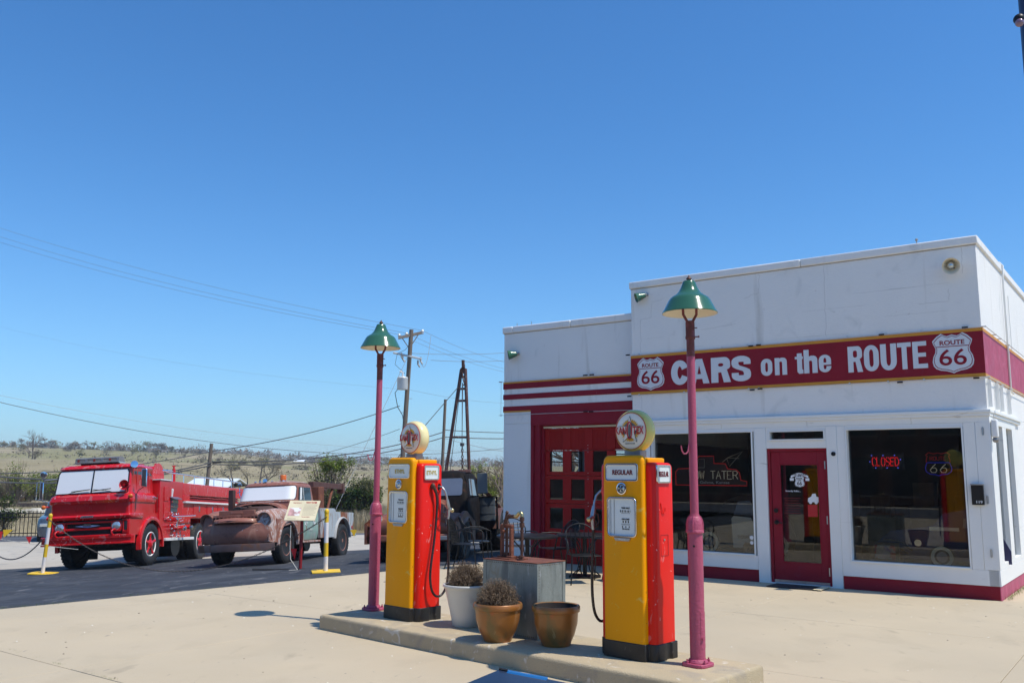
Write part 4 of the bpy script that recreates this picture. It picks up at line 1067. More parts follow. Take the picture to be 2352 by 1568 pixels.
    f = MB(); f.box(-.083, -.079, -.008, -.004, cz - h / 2 + .01, cz + h / 2 - .01); f.box(-.12, -.115, -.007, -.004, cz - h / 2 + .01, cz + h / 2 - .01); f.build('divider', M['steel'], dw)
    f = MB(); zt = cz + .075; X = .035
    text(f, 'THIS SALE', .085, .015, (X, -.006, zt), '-Y', .02, .002); text(f, '$', .010, .019, (X - .050, -.006, zt - .027), '-Y', .02, .002)
    text(f, 'GALLONS', .075, .014, (X, -.006, zt - .092), '-Y', .02, .002); text(f, 'PER GALLON', .072, .011, (X, -.006, zt - .172), '-Y', .02, .002)
    f.box(X - .044, X + .044, -.006, -.0042, zt - .044, zt - .0425)
    f.box(X - .044, X + .044, -.006, -.0042, zt - .132, zt - .1305); f.box(X - .044, X + .044, -.006, -.0042, zt - .139, zt - .1375)
    for k in range(3):
        f.box(X - .036 + k * .030, X - .028 + k * .030, -.006, -.0042, zt - .036, zt - .018); f.box(X - .017 + k * .030, X - .013 + k * .030, -.006, -.0042, zt - .036, zt - .018)
        f.box(X - .030 + k * .026, X - .020 + k * .026, -.006, -.0042, zt - .122, zt - .104)
        f.box(X - .036 + k * .034, X - .029 + k * .034, -.006, -.0042, zt - .162, zt - .147)
    f.build('lettering', M['ink_black'], dw)
    f = MB(); f.prism([(-.085, .972), (-.07, .948), (-.06, .945), (.06, .945), (.07, .948), (.085, .972)], -.014, .004, 'XZ'); bd = f.build('badge', M['steel'], o, bevel=.003)
    if word == 'REGULAR': t = MB(); text(t, 'Wayne', .07, .014, (0, -.016, .958), '-Y', .01, .002); t.build('lettering', M['white_board'], bd)
    # globe
    gz = 1.655 + .03 + .180
    f = MB(); f.prism(rrect(.085, .05, .01, 2, (0, .20)), 1.634, 1.70, 'XY'); f.build('globe_mount', M['dull_metal'], o, bevel=.004)
    f = MB(); RR = .185
    GY = .115; pr = [(RR * .80, .02), (RR * .86, .022), (RR * .94, .034), (RR * .985, .055), (RR, .08), (RR, .09), (RR * .985, .115), (RR * .94, .136), (RR * .86, .148), (RR * .5, .148)]; pr = [(a, b + GY) for a, b in pr]
    f.lathe(pr, 48, (0, 0, gz), 'Y'); gl = f.build('globe', M[rim], o, smooth=50)
    f = MB(); f.lathe([(RR * .845, .018), (RR * .845, .026), (.001, .026)][0:2] + [], 40, (0, 0, gz), 'Y'); f.v = []; f.f = []; f.m = []
    f.lathe([(.0005, .0085), (RR * .3, .0095), (RR * .6, .013), (RR * .80, .0185), (RR * .85, .023), (RR * .85, .03)], 48, (0, GY, gz), 'Y'); f.build('face_glass', M['globe_face'], gl, smooth=50)
    f = MB(); ring_prism(f, [(x, gz + z) for x, z in circ(RR * .865, 48)], [(x, gz + z) for x, z in circ(RR * .845, 48)], GY + .016, GY + .024); f.build('face_ring', M['ink_red'], gl)
    zc = gz + .004
    f = MB()
    for i in range(30):
        a = 2 * PI * i / 30; 
        if abs(math.sin(a)) < .16: continue
        q = [(r * math.cos(a + d), zc + r * math.sin(a + d)) for r, d in ((.070, -.09), (.087, -.07), (.097, 0), (.087, .07), (.070, .09))]
        f.prism(q, GY + .0055, GY + .012, 'XZ')
    f.build('sunflower', M['petal'], gl)
    f = MB(); f.prism([(x, zc + z) for x, z in circ(.071, 32)], GY + .005, GY + .0075, 'XZ'); f.build('flower_centre', M['ink_grey'], gl)
    f = MB(); f.prism([(x, zc + z) for x, z in star(.125, .047)], GY + .0035, GY + .0055, 'XZ'); f.build('star_outline', M['ink_black'], gl)
    f = MB(); f.prism([(x, zc + z) for x, z in star(.117, .044)], GY + .0020, GY + .0036, 'XZ'); f.build('star', M['globe_face'], gl)
    f = MB(); text(f, 'KAN', .112, .066, (-.090, GY, zc), '-Y', .014, .003); text(f, 'TEX', .112, .066, (.090, GY, zc), '-Y', .014, .003)
    ring_prism(f, [(x, zc + z) for x, z in circ(.028, 28, sy=2.75)], [(x, zc + z) for x, z in circ(.018, 28, sy=3.7)], GY - .003, GY + .002)
    f.build('lettering', M['ink_red'], gl)
    f = MB(); f.prism([(x, zc + z) for x, z in circ(.013, 20, sy=4.2)], GY - .0015, GY + .0015, 'XZ'); f.build('corn_cob', M['ink_grey'], gl)
    f = MB(); text(f, 'REGISTERED TRADE MARK', .10, .0065, (0, GY + .009, gz - .108), '-Y', .02, .002); f.build('small_lettering', M['ink_grey'], gl)
    # hose, nozzle
    s = side; before = set(bpy.data.objects)
    X0 = .277 * s
    f = MB(); f.sphere((X0 + .02 * s, .205, 1.36), .030, 12, 8, (1, .8, 1.1)); f.cyl((X0 + .03 * s, .215, 1.345), (X0 + .035 * s, .235, 1.30), .018, n=10); f.build('hose_outlet', M['rust_dark'], o, smooth=50)
    pts = [(X0 + .035 * s, .235, 1.30), (X0 + .035 * s, .255, 1.20), (X0 + .035 * s, .245, 1.0), (X0 + .04 * s, .215, .78), (X0 + .05 * s, .17, .55), (X0 + .055 * s, .16, .42), (X0 + .06 * s, .18, .31), (X0 + .065 * s, .23, .25), (X0 + .07 * s, .30, .25), (X0 + .075 * s, .36, .32), (X0 + .08 * s, .385, .45), (X0 + .08 * s, .39, .62), (X0 + .075 * s, .385, .85), (X0 + .07 * s, .38, 1.02)]
    sm = []
    for i in range(len(pts) - 1):
        p0, p1, p2, p3 = [Vector(pts[max(0, min(len(pts) - 1, i + k))]) for k in (-1, 0, 1, 2)]
        for t in (0, .25, .5, .75): sm.append(.5 * ((2 * p1) + (-p0 + p2) * t + (2 * p0 - 5 * p1 + 4 * p2 - p3) * t * t + (-p0 + 3 * p1 - 3 * p2 + p3) * t ** 3))
    sm.append(Vector(pts[-1]))
    f = MB(); f.tube(sm, .0125, 10); f.build('hose', M['hose'], o, smooth=60)
    f = MB(); bo_ = [(.30 + a, 1.34 + b) for a, b in circ(.028, 18, sy=1.5)]; 
    ring_prism(f, [(.30 + a, 1.35 + b) for a, b in circ(.038, 20, sy=1.5)], [(.30 + a, 1.35 + b) for a, b in circ(.026, 20, sy=1.5)], X0, X0 + .014 * s, 'YZ'); f.build('nozzle_boot', M['pump_red'], o, smooth=40)
    f = MB(); f.prism(bo_, X0, X0 + .003 * s, 'YZ'); f.build('boot_hole', M['black_matte'], o)
    nz_ = thing('nozzle', None, None); nz_.parent = o; nz_.location = (0, 0, 0)
    f = MB(); f.tube([(X0, .30, 1.355), (X0 + .04 * s, .315, 1.35), (X0 + .07 * s, .335, 1.31), (X0 + .075 * s, .355, 1.25), (X0 + .075 * s, .365, 1.20)], .011, 10); f.build('spout', M['steel'], nz_, smooth=60)
    f = MB(); f.tube([(X0 + .075 * s, .36, 1.22), (X0 + .075 * s, .375, 1.165), (X0 + .075 * s, .385, 1.13)], [.017, .022, .02], 12); f.tube([(X0 + .075 * s, .385, 1.13), (X0 + .075 * s, .42, 1.115)], [.019, .017], 10)
    f.tube([(X0 + .075 * s, .385, 1.12), (X0 + .073 * s, .385, 1.06), (X0 + .07 * s, .38, 1.02)], [.018, .015, .014], 10); f.build('body', M['steel'], nz_, smooth=50)
    f = MB(); f.sphere((X0 + .075 * s, .435, 1.108), .022, 12, 8); f.build('valve_cap', M['brass'], nz_, smooth=60)
    f = MB(); f.tube([(X0 + .07 * s, .37, 1.18), (X0 + .065 * s, .32, 1.15), (X0 + .065 * s, .305, 1.09), (X0 + .068 * s, .33, 1.045), (X0 + .07 * s, .375, 1.04)], .006, 8); f.tube([(X0 + .07 * s, .375, 1.12), (X0 + .068 * s, .34, 1.08), (X0 + .068 * s, .335, 1.05)], .005, 8); f.build('trigger_guard', M['rust_dark'], nz_, smooth=50)
    if s < 0:                                   # on this side the hose hangs the other way round
        for q in set(bpy.data.objects) - before:
            if q.type == 'MESH':
                for v in q.data.vertices: v.co.y = .43 - v.co.y
                q.data.flip_normals()
    # small lock, seam panel
    f = MB(); f.cyl((.277, .20, .96), (.283, .20, .96), .009, n=10); f.build('lock', M['steel'], o, smooth=40)
    if side == -1:
        f = MB(); ring_prism(f, [(.15, .83), (.26, .83), (.26, 1.0), (.15, 1.0)], [(.152, .832), (.258, .832), (.258, .998), (.152, .998)], .2765, .2785, 'YZ'); f.build('access_seam', M['ink_dark'], o)
        f = MB(); f.tube([(.280, .155, 1.26), (.285, .165, 1.20), (.285, .19, 1.175), (.285, .215, 1.19), (.281, .22, 1.22)], .004, 6); f.build('hose_hook', M['pump_red'], o, smooth=50)
    for z in (1.58, 1.45, .55, .54, .3):
        f = MB(); f.cyl((hw - .001, .03, z), (hw + .002, .03, z), .003, n=6); f.build('screw', M['rust_dark'], o)
    return o
pump(iw(.845, .345), IRZ, 'ETHYL', 'yellow and red fuel pump lettered ETHYL, with a black hose on its right side', 1, 'globe_rim')
pump(iw(3.675, .400), IRZ, 'REGULAR', 'yellow and red fuel pump lettered REGULAR beside the nearer lamp post', -1, 'globe_rim2')

# ---------------------------------------------------------------- lamp posts
def lamp(loc, label, dz=0., hook=0):
    o = thing('lamp_post', label, 'lamp post', loc, 0, 'rose lamp posts at the ends of the pump island')
    T = 2.83 + dz
    g = MB(); pl = []
    for i in range(24):
        a = 2 * PI * i / 24; rr = .115 + .012 * math.cos(4 * a); pl.append((rr * math.cos(a), rr * math.sin(a)))
    g.prism(pl, 0, .028, 'XY'); g.cyl((0, 0, .028), (0, 0, .055), .085, .07, 24); g.build('base_flange', M['pink'], o, bevel=.006)
    for a in range(4):
        c, s = math.cos(R(20 + 90 * a)), math.sin(R(20 + 90 * a)); g = MB(); g.cyl((c * .098, s * .098, .028), (c * .098, s * .098, .044), .013, n=6); g.cyl((c * .098, s * .098, .044), (c * .098, s * .098, .058), .006, n=8); g.build('bolt', M['pink'], o)
    g = MB(); g.lathe([(.0605, .05), (.0605, 1.08), (.001, 1.08)], 28); g.build('lower_post', M['pink'], o, smooth=40)
    g = MB(); g.prism([(.0625 * math.cos(R(a)), .0625 * math.sin(R(a))) for a in range(-75, -14, 6)] + [(.058 * math.cos(R(a)), .058 * math.sin(R(a))) for a in range(-14, -76, -6)], .14, .42, 'XY'); g.build('hand_hole_cover', M['pink'], o)
    g = MB(); g.cyl((.03, -.052, .215), (.036, -.066, .215), .010, n=10); g.build('cover_screw', M['pink'], o, smooth=40)
    g = MB(); g.cyl((-.022, -.055, .93), (-.0225, -.0595, .93), .009, n=10); g.build('hole', M['black'], o)
    g = MB(); g.lathe([(.066, 1.03), (.073, 1.035), (.072, 1.05), (.067, 1.055), (.066, 1.10), (.060, 1.135), (.048, 1.158), (.040, 1.165), (.040, 1.175), (.036, 1.178), (.03, 1.18)], 28)
    for a in range(4):
        c, s = math.cos(R(65 + 90 * a)), math.sin(R(65 + 90 * a)); g.tube([(c * .067, s * .067, 1.05), (c * .069, s * .069, 1.10), (c * .060, s * .060, 1.14), (c * .045, s * .045, 1.165)], .005, 6)
    g.build('collar', M['pink'], o, smooth=40)
    g = MB(); g.lathe([(.034, 1.17), (.0335, T - .35), (.0325, T - .15)], 24); g.build('upper_post', M['pink'], o, smooth=40)
    g = MB(); g.lathe([(.0335, T - .32), (.0335, T - .16)], 24); g.lathe([(.038, T - .175), (.041, T - .17), (.041, T - .15), (.038, T - .145), (.038, T - .03), (.030, T - .02), (.01, T - .02)], 20)
    g.cyl((.03, -.01, T - .155), (.062, -.022, T - .155), .006, n=6); g.cyl((.062, -.022, T - .155), (.070, -.025, T - .155), .009, n=6); g.cyl((.03, -.01, T - .08), (.055, -.02, T - .08), .005, n=6)
    g.build('yoke_socket', M['rust_pink'], o, smooth=40)
    g = MB()
    for s in (1, -1): g.tube([(.012 * s, 0, T - .045), (.055 * s, 0, T + .035), (.057 * s, 0, T + .10), (.057 * s, 0, T + .17)], .0115, 8)
    g.build('yoke', M['rust_pink'], o, smooth=40)
    z0 = T + .045 
    pr = [(.229, -.002), (.230, .004), (.216, .028), (.198, .062), (.182, .092), (.172, .112), (.160, .128), (.142, .142), (.118, .155), (.107, .166), (.100, .172), (.086, .190), (.072, .215), (.060, .245), (.052, .268), (.046, .276), (.02, .279), (.001, .280)]
    inn = [(.001, .262), (.045, .262), (.055, .235), (.08, .185), (.10, .158), (.155, .120), (.18, .085), (.225, .002), (.229, -.002)]
    g = MB(); g.lathe([(r, z0 + z) for r, z in pr], 48, caps=False); g.build('shade', M['green_enamel'], o, smooth=35)
    g = MB(); g.lathe([(r - .0015, z0 + z) for r, z in inn], 48, caps=False); g.build('shade_lining', M['shade_in'], o, smooth=35)
    g = MB(); g.lathe([(.016, z0 + .278), (.016, z0 + .288), (.024, z0 + .292), (.022, z0 + .300), (.008, z0 + .316), (.004, z0 + .326), (.001, z0 + .328)], 16); g.build('finial', M['rust_dark'], o, smooth=40)
    g = MB(); g.lathe([(.03, z0 + .25), (.028, z0 + .16), (.03, z0 + .12), (.035, z0 + .09), (.02, z0 + .06), (.001, z0 + .055)], 16); g.build('bulb', M['globe_face'], o, smooth=60)
    zh = 1.665 + hook
    g = MB(); g.tube([(-.030, -.012, zh + .10), (-.038, -.016, zh + .06), (-.045, -.02, zh + .02), (-.060, -.026, zh - .0), (-.082, -.03, zh - .0), (-.098, -.034, zh + .025), (-.104, -.036, zh + .065)], .006, 8); g.build('hook', M['pink'], o, smooth=50)
    return o
lamp(iw(.155, .594), 'rose painted lamp post with a green shade, left of the ETHYL pump', .035, -.03)
lamp(iw(4.25, .595), 'rose painted lamp post with a green shade, right of the REGULAR pump', -.042)

# ---------------------------------------------------------------- riveted tank with hand pump
TX0, TX1, TY0, TY1, TH = 1.94, 2.63, .51, .91, .675
o = thing('riveted_tank', 'galvanized riveted sheet metal tank with rusty top standing on the island', 'tank', iw(0, 0), IRZ)
g = MB(); g.box(TX0, TX1, TY0, TY1, 0, TH); g.build('body', M['galv'], o, bevel=.006)
g = MB(); g.box(TX0 - .006, TX1 + .006, TY0 - .006, TY1 + .006, TH, TH + .008); g.build('lid', M['rust'], o, bevel=.003)
g = MB(); g.box(TX0 - .004, TX0 + .035, TY0 - .004, TY0 - .001, .0, TH - .002); g.box(TX1 - .035, TX1 + .004, TY0 - .004, TY0 - .001, .0, TH - .002); g.box(TX1 + .001, TX1 + .004, TY0 - .001, TY0 + .045, 0, TH - .002); g.box(TX1 + .001, TX1 + .004, TY1 - .04, TY1, 0, TH - .002); g.build('corner_seam', M['galv'], o, kind='stuff')
def rivets(pts, name='rivet_row'):
    g = MB()
    for (p, n) in pts:
        p = Vector(p); n = Vector(n); g.cyl(p, p + n * .003, .0055, .003, 6)
    return g.build(name, M['rust_dark'], o)
rivets([((TX0 + .02 + i * .025, TY0, TH - .018), (0, -1, 0)) for i in range(27)]); rivets([((TX1, TY0 + .02 + i * .025, TH - .018), (1, 0, 0)) for i in range(15)])
rivets([((TX1 + .003, TY0 + .022, .02 + i * .026), (1, 0, 0)) for i in range(25)]); rivets([((TX0 + .02 + i * .025, TY0, .018), (0, -1, 0)) for i in range(27)])
o = thing('hand_pump', 'rusty cast iron hand pump with lever and pipes, bolted on the tank top', 'hand pump', iw(2.13, .66, .15 + TH + .008), IRZ)
def P_(name, g, m='rust_dark', **k): return g.build(name, M[m], o, **k)
g = MB(); g.box(-.14, .10, -.10, .07, 0, .012); P_('foot_plate', g, 'rust', bevel=.003)
g = MB(); g.box(-.075, -.045, -.045, -.01, .012, .30); g.box(.045, .078, -.05, -.005, .012, .29); g.box(-.075, .078, -.047, -.008, .29, .325); P_('frame', g, 'rust', bevel=.008, seg=3)
g = MB(); g.box(.03, .10, -.07, .02, .012, .03); g.box(-.09, -.03, -.07, .02, .012, .03); P_('frame_foot', g, 'rust', bevel=.004)
g = MB(); g.cyl((0, -.028, .012), (0, -.028, .28), .010, n=10); g.cyl((0, -.028, .28), (0, -.028, .37), .013, n=10); g.cyl((-.02, -.028, .012), (-.02, -.028, .06), .016, n=10); g.cyl((0.02, -.028, .012), (0.02, -.028, .06), .016, n=10); P_('plunger', g, smooth=40)
g = MB(); g.tube([(-.035, -.06, .22), (-.02, -.06, .30), (.018, -.062, .40), (.03, -.062, .435)], [.011, .010, .010, .013], 8); g.sphere((.033, -.062, .440), .017, 10, 6); P_('lever', g, smooth=50)
g = MB(); g.cyl((-.015, -.08, .262), (-.015, -.02, .262), .014, n=10); P_('pivot_pin', g, 'rust', smooth=40)
g = MB(); g.tube([(-.055, .03, .012), (-.055, .03, .355), (-.05, .03, .385), (-.03, .03, .40), (.05, .03, .402)], .016, 12); g.cyl((-.055, .03, .335), (-.055, .03, .352), .022, n=12); g.cyl((-.03, .03, .40), (-.018, .03, .40), .022, n=12); P_('left_pipe', g, smooth=40)
g = MB(); g.tube([(.05, .03, .402), (.075, .03, .403), (.09, .03, .415), (.105, .03, .432), (.125, .03, .438), (.142, .03, .425), (.145, .03, .40)], [.017, .022, .020, .019, .019, .019, .018], 12); P_('brass_elbow', g, 'brass', smooth=50)
g = MB(); g.cyl((.145, .03, .012), (.145, .03, .40), .015, n=12); g.cyl((.145, .03, .30), (.145, .03, .345), .024, n=8); g.cyl((.145, .03, .36), (.145, .03, .395), .023, n=8); g.cyl((.145, .03, .255), (.145, .03, .275), .020, n=8); P_('right_pipe', g, smooth=40)
g = MB(); g.cyl((.145, .03, 0), (.145, .03, .012), .06, n=16); g.cyl((.145, .03, .012), (.145, .03, .03), .026, n=12); P_('pipe_flange', g, 'rust', smooth=40)
o2 = thing('tank_filler_cap', 'small rusty bung fitting on the tank top right of the hand pump', 'tank cap', iw(2.34, .60, .15 + TH + .008), IRZ)
g = MB(); g.cyl((0, 0, 0), (0, 0, .008), .032, n=14); g.cyl((0, 0, .008), (0, 0, .045), .017, n=8); g.cyl((-.03, 0, .03), (.03, 0, .03), .008, n=8); g.build('fitting', M['rust_dark'], o2, smooth=40)

# ---------------------------------------------------------------- flower pots
def pot(name, label, loc, r0, r1, h, m, prof=None, group=None, fill=True):
    o = thing(name, label, 'flower pot', loc, 0, group)
    g = MB(); t = .012; inn = M['potsoil']
    if prof is None: prof = [(r0 * .96, 0), (r0, .012), (r0 * 1.04, .03), (lerp(r0, r1, .42), h * .28), (lerp(r0, r1, .74), h * .55), (r1 * .93, h * .80), (r1 * .94, h * .83), (r1 * 1.0, h * .85), (r1 * 1.02, h * .90), (r1 * 1.01, h * .975), (r1 * .98, h)]
    pr = prof + [(r1 * .98 - t, h), (r1 * .95 - t, h * .985)]
    g.lathe(pr, 48, caps=False); g.build('pot', m, o, smooth=45)
    g = MB(); g.lathe([(r1 * .95 - t, h * .985), (r1 * .86, h * .80), (r0 * .85, .03), (.001, .02)], 48, caps=False); g.build('inside', mat('pot_inside', (.03, .022, .018), .8), o, smooth=45)
    if fill: g = MB(); g.lathe([(.001, h * .90), (r1 * .86, h * .88)], 24); g.build('soil', M['potsoil'], o)
    return o
def dried(label, loc, rad, hgt, seed, n=1500):
    rn = random.Random(seed); g = MB(); tips = MB()
    for i in range(n):
        th = rn.uniform(0, 2 * PI); cz = rn.uniform(.02, 1) ** .8; ph = math.acos(min(1, cz))
        rr = rn.uniform(.74, 1.0) if i % 4 else rn.uniform(.45, .8)
        bump_ = 1 + .10 * noise.noise(Vector((math.cos(th) * 2, math.sin(th) * 2, cz * 2 + seed)))
        tip = Vector((math.cos(th) * math.sin(ph) * rad * rr * bump_, math.sin(th) * math.sin(ph) * rad * rr * bump_, cz * hgt * rr * bump_ + .01))
        b = Vector((tip.x * .25 + rn.uniform(-.02, .02), tip.y * .25 + rn.uniform(-.02, .02), -.02))
        mid = b.lerp(tip, .6) + Vector((rn.uniform(-.01, .01), rn.uniform(-.01, .01), rn.uniform(0, .015)))
        w = .0011
        u, v = frame(tip - b)
        g.add([b + u * w, b - u * w, mid + u * w, mid - u * w, tip], [(0, 1, 3, 2), (2, 3, 4)])
        g.add([b + v * w, b - v * w, mid + v * w, mid - v * w, tip], [(0, 1, 3, 2), (2, 3, 4)])
        for q in range(3):
            c = tip.lerp(mid, q * .22) + Vector((rn.uniform(-.006, .006), rn.uniform(-.006, .006), rn.uniform(-.004, .006))); s = rn.uniform(.0028, .0050)
            d = Vector((rn.uniform(-1, 1), rn.uniform(-1, 1), rn.uniform(.2, 1.2))).normalized(); a, e = frame(d)
            g.add([c + d * s * 1.5, c + a * s, c - a * .5 * s + e * .8 * s, c - a * .5 * s - e * .8 * s, c - d * s], [(0, 1, 2), (0, 2, 3), (0, 3, 1), (4, 2, 1), (4, 3, 2), (4, 1, 3)])
    o = g.build('dried_flowers', M['dry_stem'], None, fixn=False); o.location = loc
    return tag(o, label, 'plant')
wp = pot('white_flower_pot', 'white ribbed plastic pot with dried flowers beside the ETHYL pump', (-.44, 9.14, .15), .135, .235, .405, M['white_pot'],
         [(.125, 0), (.135, .008), (.150, .09), (.153, .10), (.172, .19), (.176, .20), (.192, .275), (.196, .285), (.214, .36), (.226, .375), (.235, .385), (.236, .400), (.232, .405)])
dried('brown dried flower dome in the white pot', (-.44, 9.14, .15 + .385), .225, .235, 1, 1700)
cp = pot('copper_flower_pot', 'copper glazed pot holding dried flowers in front of the riveted tank', (-.115, 8.36, .15), .13, .222, .335, M['copper_pot'], group='copper glazed pots on the island')
dried('brown dried flower dome in the copper glazed pot', (-.115, 8.36, .15 + .30), .215, .245, 5, 1700)
cp2 = pot('copper_flower_pot', 'empty copper glazed pot standing between the tank and the REGULAR pump', (.405, 8.165, .15), .130, .212, .345, M['copper_pot'], group='copper glazed pots on the island')
for x in list(bpy.data.objects):
    if x.parent == cp2 and x.name.startswith('soil'): x.location.z = -.09

# ================================================================ trucks
def wheel(parent, c, r, w, side, rim_m, style='spoke', rimr=None, white=False, dual=False):
    """c = hub centre, side = +1 outer face towards +x"""
    o = thing('wheel', None, None); o.parent = parent; o.location = c
    rr = rimr or r * .56; s = side; h = w / 2
    g = MB()
    pr = [(rr, -h * .8), (rr + .02, -h), (r * .86, -h), (r * .96, -h * .86), (r, -h * .62), (r, h * .62), (r * .96, h * .86), (r * .90, h * .98), (r * .80, h), (rr + .03, h * .96), (rr, h * .78)]
    g.lathe([(a, b * s) for a, b in pr], 40, axis='X')
    n = 34
    for k in range(n):
        a = 2 * PI * k / n
        for sg in (1, -1):
            y0, x0 = math.cos(a) * (r - .002), math.sin(a) * (r - .002)
            d = Vector((0, -math.sin(a), math.cos(a))); q = Vector((0, math.cos(a), math.sin(a)))
            p = q * r; t = d * (r * .055)
            xa, xb = sg * h * .28, sg * h * .92
            g.add([Vector((xa, 0, 0)) + p * .99 - t, Vector((xa, 0, 0)) + p * .99 + t, Vector((xb, 0, 0)) + p * .955 + t, Vector((xb, 0, 0)) + p * .955 - t,
                   Vector((xa, 0, 0)) + p * 1.018 - t * .8, Vector((xa, 0, 0)) + p * 1.018 + t * .8, Vector((xb, 0, 0)) + p * .985 + t * .8, Vector((xb, 0, 0)) + p * .985 - t * .8],
                  [(0, 1, 2, 3), (4, 5, 6, 7), (0, 1, 5, 4), (1, 2, 6, 5), (2, 3, 7, 6), (3, 0, 4, 7)])
    g.build('tyre', M['rubber'], o, smooth=40)
    g = MB()
    if style == 'spoke':
        g.lathe([(rr * 1.0, h * .3 * s), (rr * 1.03, h * .85 * s), (rr * .96, h * .92 * s), (rr * .90, h * .80 * s), (rr * .88, -h * .6 * s)], 36, axis='X', caps=False)
        g.build('rim', M['white_step'] if white else rim_m, o, smooth=40)
        g = MB()
        for k in range(5):
            a = 2 * PI * k / 5 + .3; c_, s_ = math.cos(a), math.sin(a)
            g.tube([(h * .55 * s, c_ * rr * .2, s_ * rr * .2), (h * .50 * s, c_ * rr * .6, s_ * rr * .6), (h * .62 * s, c_ * rr * .92, s_ * rr * .92)], [.07, .05, .055], 8)
            g.cyl((h * .66 * s, c_ * rr * .84, s_ * rr * .84), (h * .86 * s, c_ * rr * .84, s_ * rr * .84), .022, n=6)
        g.build('spokes', rim_m, o, smooth=50)
        g = MB(); g.lathe([(rr * .42, h * .4 * s), (rr * .42, h * .8 * s), (rr * .30, h * 1.0 * s), (rr * .20, h * 1.12 * s), (.001, h * 1.15 * s)], 20, axis='X'); g.build('hub', rim_m, o, smooth=40)
        g = MB(); g.lathe([(rr * .98, -.0 * s), (.01, -.0 * s)], 24, axis='X'); g.build('brake_drum', M['black_matte'], o)
    else:
        g.lathe([(rr, h * .85 * s), (rr * .93, h * .80 * s), (rr * .88, h * .30 * s), (rr * .72, h * .18 * s), (rr * .60, h * .30 * s), (rr * .45, h * .55 * s), (.01, h * .55 * s)] if style == 'disc' else
                [(rr, h * .85 * s), (rr * .93, h * .80 * s), (rr * .86, -h * .2 * s), (rr * .70, -h * .5 * s), (rr * .55, -h * .4 * s), (rr * .40, -h * .1 * s), (rr * .3, h * .3 * s), (.01, h * .3 * s)], 36, axis='X', caps=False)
        g.build('rim', rim_m, o, smooth=35)
        if style == 'disc':
            g = MB()
            for k in range(6):
                a = 2 * PI * k / 6; g.sphere((h * .24 * s, math.cos(a) * rr * .72, math.sin(a) * rr * .72), rr * .125, 10, 6, (.25, 1, 1))
            g.build('hand_holes', M['black_matte'], o, smooth=60, kind=None)
        g = MB()
        for k in range(8):
            a = 2 * PI * k / 8 + .2; g.cyl((h * .35 * s, math.cos(a) * rr * .40, math.sin(a) * rr * .40), (h * .75 * s, math.cos(a) * rr * .40, math.sin(a) * rr * .40), .014, n=6)
        g.cyl((0, 0, 0), (h * .8 * s, 0, 0), rr * .22, rr * .18, 14); g.build('hub', rim_m, o, smooth=35)
    return o
def rring(hx, y0, y1, z, r=.1, n=4, dz=0.):
    cy = (y0 + y1) / 2
    return [Vector((x, cy + y, z)) for x, y in rrect(hx, (y1 - y0) / 2, r, n)]
def arch_side(y0, y1, z0, z1, yc, zc, ra, n=14):
    P = [(y0, z0), (y0, z1), (y1, z1), (y1, z0)]
    a0 = math.acos(max(-1, min(1, (z0 - zc) / ra))) if abs(z0 - zc) < ra else PI / 2
    arc = [(yc + ra * math.sin(t), zc + ra * math.cos(t)) for t in [a0 - 2 * a0 * i / n for i in range(n + 1)]]
    return P + arc
def arch_lip(g, x0, x1, yc, zc, r0, r1, a0=-95, a1=95, n=20):
    rings = []
    for i in range(n + 1):
        t = R(lerp(a0, a1, i / n)); s, c = math.sin(t), math.cos(t)
        m = (x0 + x1) / 2
        rings.append([Vector((x, yc + r * s, zc + r * c)) for x, r in ((x0, r0), (x1 - (x1 - x0) * .1, r0), (x1, r0 + (r1 - r0) * .3), (x1 - (x1 - x0) * .15, r1 - (r1 - r0) * .15), (x0, r1))])
    g.loft(rings)

# ---------------------------------------------------------------- fire truck
F = thing('fire_truck', 'red cab-over fire truck with a white board behind its windscreen, leftmost vehicle', 'fire truck', (-9.66, 20.74, -.568))
F.rotation_euler = (-.052, -.055, -R(2.9))
RED, RED2 = M['fire_red'], M['deep_red']
def fp(name, g, m, parent=None, **k): return g.build(name, m, parent or F, **k)
g = MB()
g.loft([rring(.975, .04, 1.42, 1.475, .10), rring(.985, .0, 1.43, 1.54, .12), rring(.965, .03, 1.43, 1.64, .13), rring(.92, .08, 1.43, 1.675, .12), rring(.89, .11, 1.43, 1.70, .10), rring(.855, .225, 1.42, 2.262, .10), rring(.872, .19, 1.44, 2.29, .10), rring(.85, .22, 1.42, 2.33, .12), rring(.76, .32, 1.34, 2.375, .12), rring(.5, .5, 1.1, 2.392, .1)])
fp('cab', g, RED, smooth=35)
g = MB(); g.loft([rring(.955, .09, 1.42, 1.22, .08), rring(.955, .09, 1.42, 1.4748, .08)]); fp('front_band', g, RED2, smooth=35)
g = MB()
for s in (-1, 1): ring_prism(g, [(s * .19 - .17, 1.285), (s * .19 + .17, 1.285), (s * .19 + .17, 1.415), (s * .19 - .17, 1.415)], [(s * .19 - .16, 1.295), (s * .19 + .16, 1.295), (s * .19 + .16, 1.405), (s * .19 - .16, 1.405)], .078, .092)
fp('vent_frame', g, RED2)
g = MB(); g.loft([rring(.985, .06, .7, 1.10, .06), rring(1.0, .0, .7, 1.13, .06), rring(1.0, -.03, .7, 1.17, .06), rring(.995, .01, .7, 1.215, .06), rring(.97, .08, .7, 1.2195, .06)]); fp('grille_brow', g, RED, smooth=35)
g = MB(); g.box(-.97, -.80, .03, .60, .72, 1.10); g.box(.80, .97, .03, .60, .72, 1.10); g.box(-.80, .80, .03, .20, .70, .76); g.box(-.7995, .7995, .20, .22, .76, 1.10); fp('front_panel', g, RED2, bevel=.012)
g = MB()
g.box(-.56, .56, .03, .08, .87, .92); g.box(-.56, .56, .05, .09, 1.02, 1.06); fp('grille_bar', g, RED2, bevel=.01)
